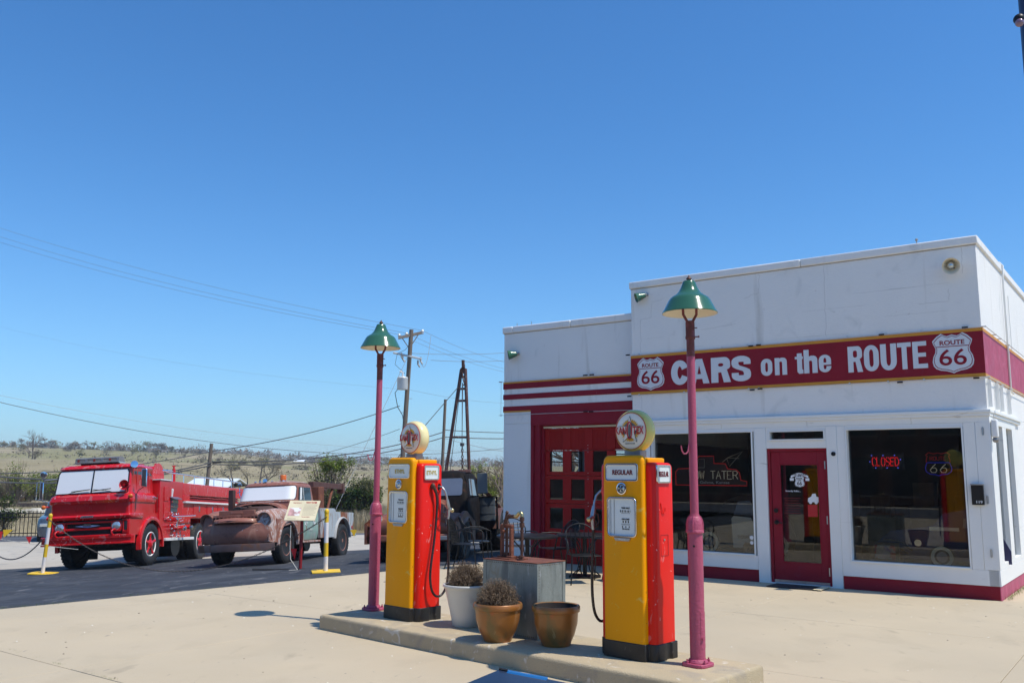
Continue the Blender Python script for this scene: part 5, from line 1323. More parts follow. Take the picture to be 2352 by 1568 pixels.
g = MB(); g.box(-.79, .79, .14, .195, .765, 1.095); fp('grille_cavity', g, M['black_matte'])
for s in (-1, 1):
    g = MB(); g.loft([[Vector((s * .665 + x, y, .94 + z)) for x, z in rrect(.125, .125, .05, 4)] for y in (.02, .14)]); hb = fp('headlight_bezel', g, RED2, bevel=.01)
    g = MB(); g.lathe([(.100, .02), (.103, .0), (.094, -.008), (.088, .0)], 28, (s * .665, .01, .94), 'Y', caps=False); fp('headlight_rim', g, M['chrome'], smooth=40)
    g = MB(); g.lathe([(.092, .0), (.08, -.012), (.05, -.022), (.001, -.026)], 28, (s * .665, .008, .94), 'Y'); fp('headlight', g, M['lens'], smooth=60)
    g = MB(); ring_prism(g, [(s * .885 + x, .94 + z) for x, z in rrect(.062, .135, .03, 3)], [(s * .885 + x, .94 + z) for x, z in rrect(.042, .112, .02, 3)], .005, .032); fp('marker_frame', g, RED2, bevel=.006)
    g = MB(); g.box(s * .885 - .034, s * .885 + .034, .012, .03, .84, 1.04); fp('marker_light', g, M['dark_glass'], bevel=.006)
    g = MB(); g.tube([(s * .66 - .02, -.04, .74), (s * .66 - .03, -.10, .76), (s * .66 - .04, -.11, .83), (s * .66 - .02, -.05, .86), (s * .66, .04, .87)], .022, 8); fp('tow_hook', g, RED2, smooth=50)
g = MB(); g.prism([(-.30, .965), (-.1, .98), (.10, .98), (.30, .965), (.12, .94), (0, .925), (-.12, .94)], -.0, .02, 'XZ'); fp('emblem_wing', g, mat('emblem_blue', (.15, .25, .45), .3))
g = MB(); g.prism([(-.10, .965), (-.075, 1.005), (.075, 1.005), (.10, .965)], -.012, .0, 'XZ'); fp('emblem', g, M['chrome'])
g = MB(); g.prism([(-.16, 1.145), (-.13, 1.195), (.16, 1.195), (.13, 1.145)], -.045, -.034, 'XZ'); nb = fp('name_plate', g, M['dull_metal'])
g = MB(); text(g, 'DODGE' if False else 'LAFRANCE', .25, .036, (0, -.047, 1.17), '-Y', .03, .004); g.build('lettering', M['chrome'], nb)
# bumper
g = MB()
prof = [(-.09, .54), (-.115, .545), (-.115, .575), (-.085, .585), (-.085, .665), (-.115, .675), (-.12, .735), (-.10, .745), (-.03, .745), (-.03, .54)]
rings = []
for x, dy in ((-1.07, .16), (-1.05, .06), (-.9, .02), (.9, .02), (1.05, .06), (1.07, .16)): rings.append([Vector((x, y + dy, z)) for y, z in prof])
g.loft(rings); fp('bumper', g, RED, smooth=30)
# sides with wheel arch
for s in (-1, 1):
    g = MB(); g.prism(arch_side(.58, 1.70, .62, 1.2195, 1.13, .49, .575), s * .90, s * .965, 'YZ'); fp('cab_side', g, RED2)
    g = MB(); arch_lip(g, s * .93, s * 1.03, 1.13, .49, .565, .66, -100, 97); fp('wheel_arch', g, RED, smooth=50)
    g = MB(); g.box(s * .72 - .1, s * .72 + .2 if s > 0 else s * .72 + .1, 1.70, 1.73, .18, .62) if s > 0 else g.box(-.92, -.62, 1.70, 1.73, .18, .62); fp('mud_flap', g, M['black_matte'])
g = MB(); g.box(-.9, .9, .30, 1.66, .50, 1.215) if False else g.box(-.62, .62, .24, 1.66, .50, 1.2195); fp('engine_bay', g, M['black_matte'])
# windscreen board and glass
def wsx(z): return lerp(.80, .765, (z - 1.75) / .47)
def wsy(z): return lerp(.110, .225, (z - 1.70) / .562)
g = MB()
o_ = [(-.85, 1.722), (.85, 1.722), (.825, 2.17), (.79, 2.235), (-.79, 2.235), (-.825, 2.17)]
ring_prism(g, [(x * 1.03, 1.98 + (z - 1.98) * 1.06) for x, z in o_], o_, 0, .012)
for i, v in enumerate(g.v): g.v[i] = (v[0], wsy(v[2]) - .014 + v[1], v[2])
fp('windscreen_seal', g, M['black'])
g = MB(); g.prism(o_, .0, .008, 'XZ')
for i, v in enumerate(g.v): g.v[i] = (v[0], wsy(v[2]) - .009 + v[1], v[2])
fp('white_sunshade', g, M['white_board'])
g = MB(); g.box(-.012, .012, 0, .01, 1.722, 2.235)
for i, v in enumerate(g.v): g.v[i] = (v[0], wsy(v[2]) - .022 + v[1], v[2])
fp('windscreen_divider', g, M['black'])
for a, b in ((-.45, -.05), (.45, .04)):
    g = MB(); g.tube([(a * 1.55, .04, 1.67), (a * .75, .07, 1.76), (b, .085, 1.79)], .007, 6); g.tube([((a + b) / 2 - .22, .088, 1.76), ((a + b) / 2 + .22, .088, 1.795)], .010, 6); fp('wiper', g, M['black'], smooth=50)
# side windows, doors
for s in (-1, 1):
    g = MB(); g.prism([(.33, 1.74), (.40, 2.20), (1.20, 2.20), (1.32, 2.12), (1.36, 1.76), (1.30, 1.72), (.36, 1.70)], 0, .012, 'YZ')
    for i, v in enumerate(g.v): g.v[i] = (s * (lerp(.872, .848, (v[2] - 1.70) / .5) + v[0]), v[1], v[2])
    sw = fp('side_window', g, M['dark_glass'])
    g = MB(); g.box(s * .885 - .006, s * .885 + .006, .50, .52, 1.72, 2.2); g.box(s * .885 - .006, s * .885 + .006, 1.10, 1.125, 1.72, 2.2); g.build('window_bar', RED2, sw)
    g = MB(); g.box(s * .987 - .004, s * .987 + .004, .24, .25, 1.24, 1.66); g.box(s * .987 - .004, s * .987 + .004, 1.385, 1.395, 1.24, 1.66); fp('door_seam', g, M['black_matte'])
    g = MB(); g.tube([(s * .985, 1.14, 1.60), (s * 1.01, 1.16, 1.60), (s * 1.01, 1.28, 1.60), (s * .985, 1.30, 1.60)], .010, 6); fp('door_handle', g, M['chrome'], smooth=50)
g = MB(); text(g, 'CHEVROLET', .20, .035, (.99, 1.32, 1.585), '+X', .03, .004); fp('side_name', g, M['chrome'])
# roof light bar, spotlights, horn, mirrors
g = MB()
g.prism([(.33, 2.42), (.36, 2.49), (.36, 2.53), (.42, 2.56), (.56, 2.56), (.62, 2.53), (.62, 2.49), (.65, 2.42)], -.56, .50, 'YZ'); lb = fp('light_bar', g, mat('light_bar_smoke', (.16, .15, .14), .25, coat=.4, var=.4, scale=6))
g = MB(); g.box(-.45, .42, .42, .56, 2.37, 2.42); g.build('foot', M['black'], lb)
g = MB(); g.box(-.57, .51, .325, .655, 2.415, 2.43); g.build('tray', M['chrome'], lb)
for k in range(6):
    g = MB(); x = -.50 + k * .19; g.box(x, x + .05, .345, .352, 2.445, 2.52); g.build('lamp', M['dull_metal'] if k % 2 else mat('bar_red', (.25, .03, .02), .3), lb)
def spot(c, r, d, parent=F, nm='spotlight'):
    g = MB(); c = Vector(c); d = Vector(d).normalized()
    u, w = frame(d)
    rr = []
    for k, t in ((.15, 1.1), (.55, .95), (.9, .55), (1.0, .1), (.98, -.05), (.86, -.07)):
        rr.append([c - d * r * t + (u * math.cos(2 * PI * i / 20) + w * math.sin(2 * PI * i / 20)) * r * k for i in range(20)])
    g.loft(rr); return g.build(nm, M['chrome'], parent, smooth=50)
spot((.93, .24, 2.34), .085, (.3, -1, .1)); g = MB(); g.cyl((.93, .26, 2.26), (.88, .30, 2.20), .02, n=8); fp('spotlight_stem', g, M['chrome'], smooth=40)
spot((-1.14, .05, 2.18), .08, (-.1, -1, 0)); g = MB(); g.tube([(-1.14, .08, 2.10), (-1.14, .10, 2.05), (-.86, .22, 2.08)], .016, 6); fp('spotlight_stem', g, M['dull_metal'], smooth=40)
g = MB(); g.tube([(-1.22, .12, 2.04), (-1.30, .10, 2.02), (-1.31, .10, 1.62), (-1.20, .10, 1.60), (-.98, .18, 1.52)], .009, 6); fp('mirror_arm', g, M['chrome'], smooth=50)
g = MB(); g.box(-1.24, -1.15, .10, .13, 1.62, 2.02); fp('mirror', g, M['chrome'], bevel=.015)
g = MB(); g.box(1.12, 1.26, .20, .24, 1.80, 2.22); fp('mirror', g, M['chrome'], bevel=.02)
g = MB(); g.tube([(.90, .30, 2.25), (1.08, .22, 2.26), (1.19, .23, 2.24)], .008, 6); g.tube([(.93, .34, 1.60), (1.06, .24, 1.74), (1.17, .24, 1.80)], .008, 6); fp('mirror_arm', g, M['black'], smooth=50)
g = MB(); g.lathe([(.03, .30), (.05, .20), (.07, .10), (.105, .0), (.115, -.01), (.10, .0), (.05, .08), (.001, .10)], 24, (.83, -.02, 1.86), 'Y'); fp('siren', g, RED, smooth=40)
g = MB(); g.cyl((.83, .08, 1.70), (.83, .08, 1.80), .03, n=10); fp('siren_mount', g, RED2, smooth=40)
g = MB(); g.lathe([(.02, .05), (.025, .0), (.03, -.03)], 10, (.83, -.0, 1.86), 'Y'); fp('siren_cone', g, RED2, smooth=40)
for c in ((1.0, -.03, 1.60), (-1.06, -.0, 1.43)):
    g = MB(); g.sphere(c, .055, 14, 8, (1, .9, .9)); fp('turn_signal', g, M['amber'], smooth=60)
    g = MB(); g.cyl(c, (c[0] * .90, .08, c[2] + .01), .022, n=8); fp('signal_stalk', g, RED2, smooth=40)
# pump body and rear body
g = MB(); g.box(-1.0, 1.0, 1.50, 2.87, .58, 2.03); pb_ = fp('pump_body', g, RED2, bevel=.012)
g = MB(); g.box(-1.02, 1.02, 1.48, 2.1, 2.031, 2.055); fp('deck_strip', g, M['white_step'])
g = MB(); g.box(.80, 1.05, 1.80, 3.54, .55, .62); fp('running_board', g, M['white_step'], bevel=.005)
g = MB(); g.box(-1.0, 1.0, 2.875, 3.4, .62, 1.495); g.box(-1.0, 1.0, 4.85, 7.4, .62, 1.495); g.box(-1.0, 1.0, 3.4, 4.85, 1.10, 1.495); fp('rear_body', g, RED, bevel=.01)
g = MB(); g.box(.80, 1.065, 2.9, 7.4, 1.496, 1.54); fp('body_ledge', g, M['white_step'])
g = MB(); g.box(-.96, .82, 2.875, 7.4, 1.5, 1.70); g.box(.78, .82, 2.9, 7.4, 1.54, 1.71); fp('hose_tray_back', g, mat('tray_dark_red', (.10, .012, .02), .5))
g = MB(); g.box(-1.0, 1.0, 2.875, 7.4, 1.71, 2.01); g.box(.96, 1.01, 2.87, 3.3, 1.54, 1.71); fp('upper_body', g, RED, bevel=.012)
g = MB()
for z, y in ((1.60, 0), (1.66, 0)): g.tube([(.90, 3.3 + k * .5, z + .02 * (k % 2)) for k in range(9)], .018, 6)
g.box(.80, .98, 3.32, 7.3, 1.545, 1.575); fp('hard_hose', g, RED2, smooth=40)
for y in (3.55, 4.5, 5.3): 
    g = MB(); g.box(1.0, 1.015, y, y + .75, 1.12, 1.47); lk = fp('locker_door', g, RED2, bevel=.006)
    g = MB(); g.box(1.015, 1.035, y + .33, y + .40, 1.28, 1.42); g.build('latch', M['chrome'], lk, bevel=.005)
g = MB()
for s in (-1, 1):
    g.tube([(s * .95, 1.75, 2.28), (s * .95, 2.1, 2.24), (s * .95, 7.3, 2.20)], .018, 8)
    for k in range(8): g.cyl((s * .95, 2.3 + k * .7, 2.02), (s * .95, 2.3 + k * .7, 2.21), .012, n=6)
fp('hand_rail', g, M['chrome'], smooth=40)
g = MB()
g.lathe([(.30, 0), (.33, .0), (.33, .03), (.12, .04), (.12, .42), (.33, .43), (.33, .46), (.30, .46)], 24, (.28, 1.95, 2.15), 'X'); fp('hose_reel', g, RED, smooth=35)
g = MB(); g.lathe([(.12, 0), (.26, .01), (.27, .18), (.26, .36), (.12, .38)], 24, (.32, 1.95, 2.15), 'X'); fp('hose_roll', g, RED2, smooth=35)
for y, x in ((2.35, .5), (3.3, .55), (2.4, .1)):
    g = MB(); g.cyl((x, y, 2.0), (x, y, 2.42), .045, n=12); g.cyl((x, y, 2.42), (x, y, 2.50), .025, n=10); g.cyl((x - .05, y, 2.5), (x + .05, y, 2.5), .014, n=6); fp('deck_pipe', g, RED2, smooth=40)
g = MB(); g.tube([(.5, 2.35, 2.36), (.55, 3.3, 2.36)], .02, 8); fp('deck_rail', g, M['chrome'], smooth=40)
X = 1.0
# pump panel: gauges and valves
g = MB(); g.box(X, X + .02, 1.72, 1.96, 1.52, 1.87); g.box(X, X + .015, 1.72, 1.96, 1.06, 1.50); fp('panel_door', g, RED, bevel=.006)
g = MB(); g.prism([(0, 1.78), (.0, 1.84), (.05, 1.87), (.05, 1.80)][::-1], 2.20, 2.42, 'XY') if False else g.prism([(X + .01, 1.64), (X + .03, 1.80), (X + .02, 1.84), (X, 1.84), (X, 1.64)], 2.16, 2.22, 'XZ'); fp('badge', g, M['white_step'])
g = MB(); g.box(X, X + .02, 2.12, 2.50, 1.26, 1.60); gp = fp('gauge_panel', g, mat('gauge_plate', (.12, .13, .14), .4, metal=.5))
g = MB(); g.prism([(X, 1.64), (X + .12, 1.58), (X + .12, 1.57), (X, 1.62)], 2.08, 2.56, 'XZ'); fp('gauge_hood', g, mat('hood_grey', (.20, .20, .26), .4, metal=.5))
for i in range(4):
    g = MB(); g.cyl((X + .02, 2.17 + i * .092, 1.51), (X + .05, 2.17 + i * .092, 1.51), .042, n=16); g.build('gauge', M['chrome'], gp, smooth=40)
    g = MB(); g.cyl((X + .02, 2.17 + i * .092, 1.39), (X + .045, 2.17 + i * .092, 1.39), .036, n=14); g.build('gauge', M['chrome'], gp, smooth=40)
rn = random.Random(9)
def valve(y, z, l, ty):
    if ty == 0:
        g = MB(); g.cyl((X, y, z), (X + l, y, z), .012, n=6); g.sphere((X + l, y, z), .024, 10, 6); return fp('valve_knob', g, M['chrome'], smooth=50)
    if ty == 1:
        g = MB(); g.cyl((X, y, z), (X + l, y, z), .05, n=14); fp('outlet', g, RED, smooth=40)
        g = MB(); g.cyl((X + l, y, z), (X + l + .05, y, z), .06, n=8); g.cyl((X + l + .05, y, z), (X + l + .07, y, z), .03, n=8); return fp('outlet_cap', g, M['chrome'], smooth=35)
    g = MB(); g.tube([(X, y, z), (X + .05, y, z), (X + .06, y + l, z + .02)], .011, 6); g.sphere((X + .06, y + l, z + .02), .018, 8, 6); return fp('valve_lever', g, M['chrome'], smooth=50)
for y, z, l, ty in ((1.78, 1.10, .10, 2), (1.95, 1.06, .08, 0), (2.02, 1.16, .09, 0), (2.12, 1.20, .07, 0), (2.28, 1.20, .08, 0), (2.42, 1.20, .08, 0), (2.20, 1.06, .12, 1), (2.48, 1.08, .20, 2), (2.58, 1.02, .18, 2), (2.15, .92, .12, 1), (2.35, .90, .2, 2),
                    (2.50, .84, .20, 1), (2.72, .86, .28, 1), (2.05, .84, .08, 0), (2.30, .98, .10, 0), (1.95, .92, .08, 0), (2.22, .78, .07, 0), (2.12, .68, .08, 0), (2.36, .70, .08, 0), (2.52, .68, .1, 0), (2.66, .66, .14, 0), (2.30, .64, .1, 0), (2.62, .92, .22, 2), (1.98, 1.24, .1, 0), (2.55, .76, .08, 0)):
    valve(y, z, l, ty)
g = MB(); g.tube([(X + .10, 2.05, 1.14), (X + .11, 2.9, 1.155), (X + .11, 3.45, 1.17)], .014, 6); fp('pull_rod', g, M['chrome'], smooth=50)
g = MB(); g.cyl((.35, 2.6, .42), (.95, 2.6, .42), .27, n=24); fp('air_tank', g, M['black'], smooth=40)
g = MB(); g.box(-.42, -.32, .1, 7.2, .48, .66); g.box(.32, .42, .1, 7.2, .48, .66); g.box(-.9, .9, 1.05, 1.2, .38, .50); g.box(-.9, .9, 4.3, 4.5, .38, .5); fp('chassis', g, M['black_matte'])
for s in (-1, 1):
    wheel(F, (s * .86, 1.13, .49), .49, .27, s, RED2, 'spoke', .285, True)
    for dx in (0, -.30): wheel(F, (s * (.86 + dx), 4.15, .49), .49, .27, s, RED2, 'spoke', .285, True)

# ---------------------------------------------------------------- rusty tow truck
T = thing('tow_truck', 'rusty brown round-fendered tow truck with a white board behind its windscreen and pale blue bed', 'tow truck', (-5.81, 19.25, -.33))
T.rotation_euler = (-.045, -.055, -R(10))
RU = M['truck_rust']
def tp(name, g, m, parent=None, **k): return g.build(name, m, parent or T, **k)
# fenders: lofted from front to back, one each side
for s in (-1, 1):
    g = MB(); rings = []
    for y, xo, xi, zt, zb in ((-.03, .66, .46, .92, .56), (-.02, .74, .42, 1.00, .50), (.0, .78, .42, 1.07, .48), (.06, .81, .40, 1.12, .47), (.20, .83, .38, 1.155, .47), (.27, .835, .38, 1.165, .76), (.6, .84, .36, 1.19, .80), (1.0, .84, .36, 1.18, .86), (1.4, .83, .36, 1.15, .80), (1.66, .82, .38, 1.13, .44)):
        w = xo - xi; ring = []
        for k in range(13):
            t = k / 12; a = R(200 * t - 10)
            x = xi + w * .5 - w * .5 * math.cos(R(180 * t)); z = zb + (zt - zb) * max(0, math.sin(R(180 * t))) ** .45 if 0 < t < 1 else (zt - .02 if t == 0 else zb)
            if t < .25: z = max(z, zt - .05)
            ring.append(Vector((s * x, y, z)))
        ring += [Vector((s * (xo - .03), y, zb)), Vector((s * xi, y, zb))]
        rings.append(ring)
    g.loft(rings); tp('front_fender', g, M['truck_top'] if s > 0 else RU, smooth=50)
    g = MB(); g.prism(arch_side(.20, 1.62, .46, .95, .80, .41, .50), s * .74, s * .832, 'YZ'); tp('fender_side', g, RU)
    g = MB(); arch_lip(g, s * .80, s * .865, .80, .41, .485, .535, -92, 92); tp('wheel_arch', g, M['truck_top'], smooth=50)
    # headlight hood and lamp
    cx, cz = s * .655, .955
    g = MB(); g.lathe([(.10, .20), (.135, .10), (.15, -.02), (.152, -.07), (.14, -.075), (.125, -.02), (.115, .03)], 28, (cx, .03, cz), 'Y', caps=False)
    for i, v in enumerate(g.v):
        if v[1] < .02: g.v[i] = (v[0], v[1] - (v[2] - cz) * .28 , v[2])
    tp('headlight_hood', g, M['truck_top'] if s > 0 else RU, smooth=40)
    g = MB(); g.lathe([(.12, .06), (.115, .03), (.10, .03)], 24, (cx, .0, cz), 'Y'); tp('headlight_bucket', g, M['black_matte'], smooth=40)
    if s < 0: g = MB(); g.lathe([(.10, .02), (.085, .0), (.05, -.015), (.001, -.02)], 24, (cx, .01, cz), 'Y'); tp('headlight', g, M['lens'], smooth=60)
    else: g = MB(); g.lathe([(.085, .025), (.05, .03), (.001, .032)], 20, (cx, .0, cz), 'Y'); tp('empty_headlight_socket', g, M['black_matte'], smooth=60)
# front sheet between the fenders
def bow(x, y0=.0, k=.14): return y0 - .16 + k * (x / .8) ** 2 * 1.4
rings = []
for z, off, w in ((.47, .02, .80), (.56, -.02, .80), (.70, -.03, .78), (.80, .0, .74), (.86, .0, .62), (.885, .03, .60)):
    ring = [Vector((lerp(-w, w, i / 16), bow(lerp(-w, w, i / 16)) + off, z)) for i in range(17)] + [Vector((lerp(w, -w, i / 16), .30, z)) for i in range(17)]
    rings.append(ring)
g = MB(); g.loft(rings); tp('front_valance', g, RU, smooth=40)
g = MB(); g.box(-.50, .50, -.02, .25, .885, 1.06); tp('grille_opening', g, M['black_matte'])
g = MB()
for k in range(11): g.box(-.46 + k * .088, -.435 + k * .088, -.05, -.02, .90, 1.06)
g.box(-.50, .50, -.055, -.018, 1.02, 1.07); g.box(-.50, .50, -.058, -.018, .888, .915); tp('grille', g, RU, bevel=.004)
g = MB(); rings = []
for y, w, z0, z1 in ((-.26, .34, .90, .925), (-.20, .44, .895, .95), (-.10, .50, .90, .975), (.02, .52, .93, .99)):
    rings.append([Vector((-w, y + .08, z0)), Vector((-w * .5, y - .01, z0 + .005)), Vector((0, y - .03, z0 + .01)), Vector((w * .5, y - .01, z0 + .005)), Vector((w, y + .08, z0)), Vector((w, y + .08, z1)), Vector((w * .5, y - .01, z1 + .02)), Vector((0, y - .03, z1 + .025)), Vector((-w * .5, y - .01, z1 + .02)), Vector((-w, y + .08, z1))])
g.loft(rings); tp('nose_lip', g, RU, smooth=50)
g = MB(); g.box(-.40, .42, .0, .04, 1.075, 1.16); g.box(-.12, .14, -.02, .0, 1.08, 1.13); tp('radiator_top', g, RU, bevel=.006)
g = MB(); g.box(-.36, .40, .06, .70, 1.06, 1.10); g.cyl((.12, .35, 1.10), (.12, .35, 1.21), .19, n=24); g.cyl((.12, .35, 1.21), (.12, .35, 1.26), .05, n=12); tp('engine_air_cleaner', g, mat('engine_brown', (.08, .04, .03), .7), smooth=35)
g = MB(); g.lathe([(.16, 0), (.165, .02), (.165, .10), (.16, .12)], 24, (-.12, .28, 1.08), 'Y'); tp('fan_shroud', g, M['black_matte'], smooth=35)
g = MB(); g.loft([rring(.46, .70, 1.60, 1.06, .1), rring(.46, .70, 1.60, 1.16, .1), rring(.36, .85, 1.60, 1.25, .1)]) ; tp('bonnet_rear', g, M['engine_dark'] if 'engine_dark' in M else MC['engine_brown'], smooth=40)
g = MB(); rings = []
for t in range(13):
    a = R(180 * t / 12); x, z = -.60 * math.cos(a), 1.10 + .245 * math.sin(a) ** .6
    rings.append([Vector((x, .98, z)), Vector((x * .93, .96, z - .035)), Vector((x * .93, 1.34, z - .035)), Vector((x, 1.34, z))])
g.loft(rings); tp('cowl', g, RU, smooth=50)
# cab
g = MB()
g.loft([rring(.74, 1.30, 2.68, 1.05, .10, 5), rring(.75, 1.28, 2.70, 1.20, .12, 5), rring(.73, 1.32, 2.70, 1.345, .16, 5), rring(.685, 1.38, 2.68, 1.385, .18, 5), rring(.655, 1.52, 2.62, 1.70, .20, 5), rring(.645, 1.50, 2.62, 1.735, .22, 5), rring(.60, 1.56, 2.56, 1.79, .24, 5), rring(.46, 1.72, 2.40, 1.825, .22, 5), rring(.25, 1.95, 2.2, 1.835, .1, 5)])
tp('cab', g, RU, smooth=40)
g = MB(); g.loft([rring(.62, 1.58, 2.54, 1.785, .2, 5), rring(.55, 1.64, 2.48, 1.812, .2, 5), rring(.40, 1.75, 2.35, 1.832, .2, 5), rring(.2, 1.95, 2.1, 1.842, .05, 5)]); tp('roof', g, M['truck_top'], smooth=50)
# wrap-round windscreen: white board on the curved opening
def wrap(u, z, out=.0):
    """u in -1..1 across; a curve round the cab's front"""
    t = (z - 1.385) / (1.70 - 1.385); hx = lerp(.685, .655, t) + out; y0 = lerp(1.38, 1.52, t) - out; r = .19
    f = hx - r; L_ = f + r * PI / 2 * .85; s = abs(u) * L_; sg = 1 if u >= 0 else -1
    if s <= f: return Vector((sg * s, y0, z))
    a = (s - f) / r
    return Vector((sg * (f + r * math.sin(a)), y0 + r - r * math.cos(a), z))
def band(z0, z1, out, w=1.0, n=24, th=.01, corner=.06):
    g = MB(); vs = []; fs = []
    m = 8
    for layer in (0, 1):
        for j in range(m + 1):
            z = lerp(z0, z1, j / m)
            dz = min(z - z0, z1 - z); k = 1 - (corner * (1 - min(1, dz / .06)) ** 2)
            for i in range(n + 1): vs.append(wrap(lerp(-w, w, i / n) * k, z, out - layer * th))
    k = n + 1; o = (m + 1) * k
    for j in range(m):
        for i in range(n):
            a = j * k + i; fs.append((a, a + 1, a + k + 1, a + k)); fs.append((o + a, o + a + k, o + a + k + 1, o + a + 1))
    for i in range(n): fs.append((i, o + i, o + i + 1, i + 1)); a = m * k + i; fs.append((a, a + 1, o + a + 1, o + a))
    for j in range(m): a = j * k; fs.append((a, a + k, o + a + k, o + a)); a += n; fs.append((a, o + a, o + a + k, a + k))
    return g.add(vs, fs)
tp('windscreen_seal', band(1.385, 1.715, .004, 1.0, th=.008), M['black'], smooth=50)
tp('white_sunshade', band(1.397, 1.702, .010, .965), M['white_board'], smooth=50)
g = MB(); g.box(-.62, .62, 1.30, 1.40, 1.345, 1.366); tp('windscreen_ledge', g, M['truck_top'], bevel=.008)
for s in (-1, 1):
    g = MB(); g.prism([(1.64, 1.37), (1.73, 1.68), (2.36, 1.68), (2.38, 1.37)], 0, .010, 'YZ')
    for i, v in enumerate(g.v): g.v[i] = (s * (lerp(.695, .665, (v[2] - 1.37) / .31) + v[0]), v[1], v[2])
    sw = tp('side_window', g, M['dark_glass'])
    g = MB(); g.prism([(1.70, 1.38), (1.78, 1.67), (1.86, 1.67), (1.86, 1.64), (1.80, 1.40)], 0, .006, 'YZ'); g.tube([(0, 1.93, 1.38), (0, 1.93, 1.67)], .012, 6)
    for i, v in enumerate(g.v): g.v[i] = (s * (lerp(.708, .678, (v[2] - 1.37) / .31) + abs(v[0])), v[1], v[2])
    g.build('vent_frame', M['white_step'], sw)
    # door
    g = MB(); rings = []
    for z, x in ((.47, .74), (.52, .765), (.70, .79), (.95, .79), (1.13, .77)):
        rings.append([Vector((s * (x - .10), 1.66, z)), Vector((s * x, 1.67, z)), Vector((s * x, 2.60, z)), Vector((s * (x - .10), 2.62, z))])
    g.loft(rings); dd = tp('door', g, M['teal'], smooth=40)
    g = MB(); g.loft([[Vector((s * .65, 1.66, z)), Vector((s * x, 1.67, z)), Vector((s * x, 2.60, z)), Vector((s * .65, 2.62, z))] for z, x in ((1.131, .772), (1.20, .765), (1.33, .742))]); tp('door_upper', g, RU, smooth=40)
    g = MB(); g.box(s * .74 - .09, s * .74 + .09, 1.62, 2.66, .41, .455); tp('running_board', g, M['truck_top'], bevel=.01)
# door lettering on an arc
mbt = MB(); word = 'TOW TATER'
for i, ch in enumerate(word):
    if ch == ' ': continue
    a = R(62 - i * 15.5)
    text(mbt, ch, .075, .095, (.7945, 2.11 - .30 * math.sin(a) , .68 + .30 * math.cos(a)), '+X', .03, .004, rot=a)
mbt.build('door_lettering', M['white_board'], T)
g = MB(); text(g, 'Salvage', .34, .06, (.7935, 2.10, .70), '+X', .0, .004, shear=.3); g.build('door_script', mat('faded_white_script', (.5, .56, .52), .7), T)
# bumper, curved
prof = [(0, .30), (-.025, .31), (-.03, .40), (-.02, .455), (.0, .462), (.012, .45), (.012, .31)]
g = MB(); g.loft([[Vector((x, y - .22 + .24 * (x / .86) ** 2, z)) for y, z in prof] for x in [lerp(-.87, .87, i / 20) for i in range(21)]]); tp('bumper', g, mat('bumper_steel_rust', (.16, .10, .09), .45, metal=.5, var=.3, scale=3, layers=[(5, .52, .66, (.19, .085, .05), .8, (1, 1, .4), 1)]), smooth=40)
# beacon, marker lights, horn
g = MB(); g.cyl((.22, 1.85, 1.83), (.22, 1.85, 1.855), .085, n=20); b_ = tp('beacon_base', g, M['chrome'], smooth=40)
g = MB(); g.lathe([(.078, 0), (.078, .11), (.068, .125), (.001, .128)], 20, (.22, 1.85, 1.855)); tp('beacon', g, M['amber'], smooth=40)
for x in (-.36, -.24, .06): g = MB(); g.sphere((x, 1.62, 1.825), .026, 10, 6, (1, 1.4, 1)); tp('roof_marker', g, M['chrome'], smooth=60)
spot((-.12, 1.60, 1.845), .055, (0, -1, .1), T, 'roof_spotlight'); spot((-.80, 1.70, 1.78), .05, (0, -1, 0), T, 'spotlight'); g = MB(); g.tube([(-.80, 1.70, 1.73), (-.79, 1.7, 1.55), (-.72, 1.65, 1.45)], .012, 6); g.tube([(-.80, 1.6, 1.60), (-.68, 1.55, 1.64)], .010, 6); tp('spotlight_stem', g, M['chrome'], smooth=50)
g = MB(); g.box(-.84, -.72, 1.25, 1.37, 1.16, 1.66); tp('exhaust_stack', g, mat('stack_brown', (.06, .025, .02), .6), bevel=.01)
# rear body
g = MB(); g.prism([(2.70, .50), (2.70, 1.20), (3.62, 1.20), (3.72, 1.12), (5.0, 1.10), (5.0, .52), (4.72, .52)] + [(4.16 + .55 * math.sin(t), .42 + .55 * math.cos(t)) for t in [R(78 - 156 * i / 14) for i in range(15)]] + [(3.62, .50)], .74, .80, 'YZ'); tp('bed_side', g, M['bed_paint'])
g = MB(); g.prism([(2.70, .50), (2.70, 1.20), (5.0, 1.10), (5.0, .95), (2.9, .95)], -.80, -.74, 'YZ'); tp('bed_side', g, M['bed_paint'])
g = MB(); arch_lip(g, .76, .85, 4.16, .42, .53, .575, -85, 85); tp('rear_wheel_arch', g, mat('pale_edge', (.44, .44, .44), .6), smooth=50)
g = MB(); g.box(-.74, .74, 2.71, 5.0, .86, .92); g.box(-.74, .74, 4.95, 5.0, .5, 1.08); g.box(-.70, .70, 2.70, 2.74, .5, 1.2); tp('bed_floor', g, RU)
g = MB(); g.box(.60, .84, 4.98, 5.08, .50, .57); tp('rear_bumper', g, mat('pale_rear_bumper', (.30, .42, .42), .5), bevel=.01)
g = MB(); g.cyl((.80, 4.86, .72), (.812, 4.86, .72), .04, n=14); tp('tail_light', g, mat('tail_red', (.35, .01, .02), .3), smooth=40)
g = MB(); g.box(.10, .70, 2.85, 3.20, 1.10, 1.72); g.box(-.6, .05, 2.85, 3.25, 1.10, 1.60); tp('tool_cabinet', g, M['rust'], bevel=.01)
g = MB(); g.box(-.05, .62, 3.3, 3.35, 1.20, 1.74); tp('rusty_panel', g, M['rust'], bevel=.006)
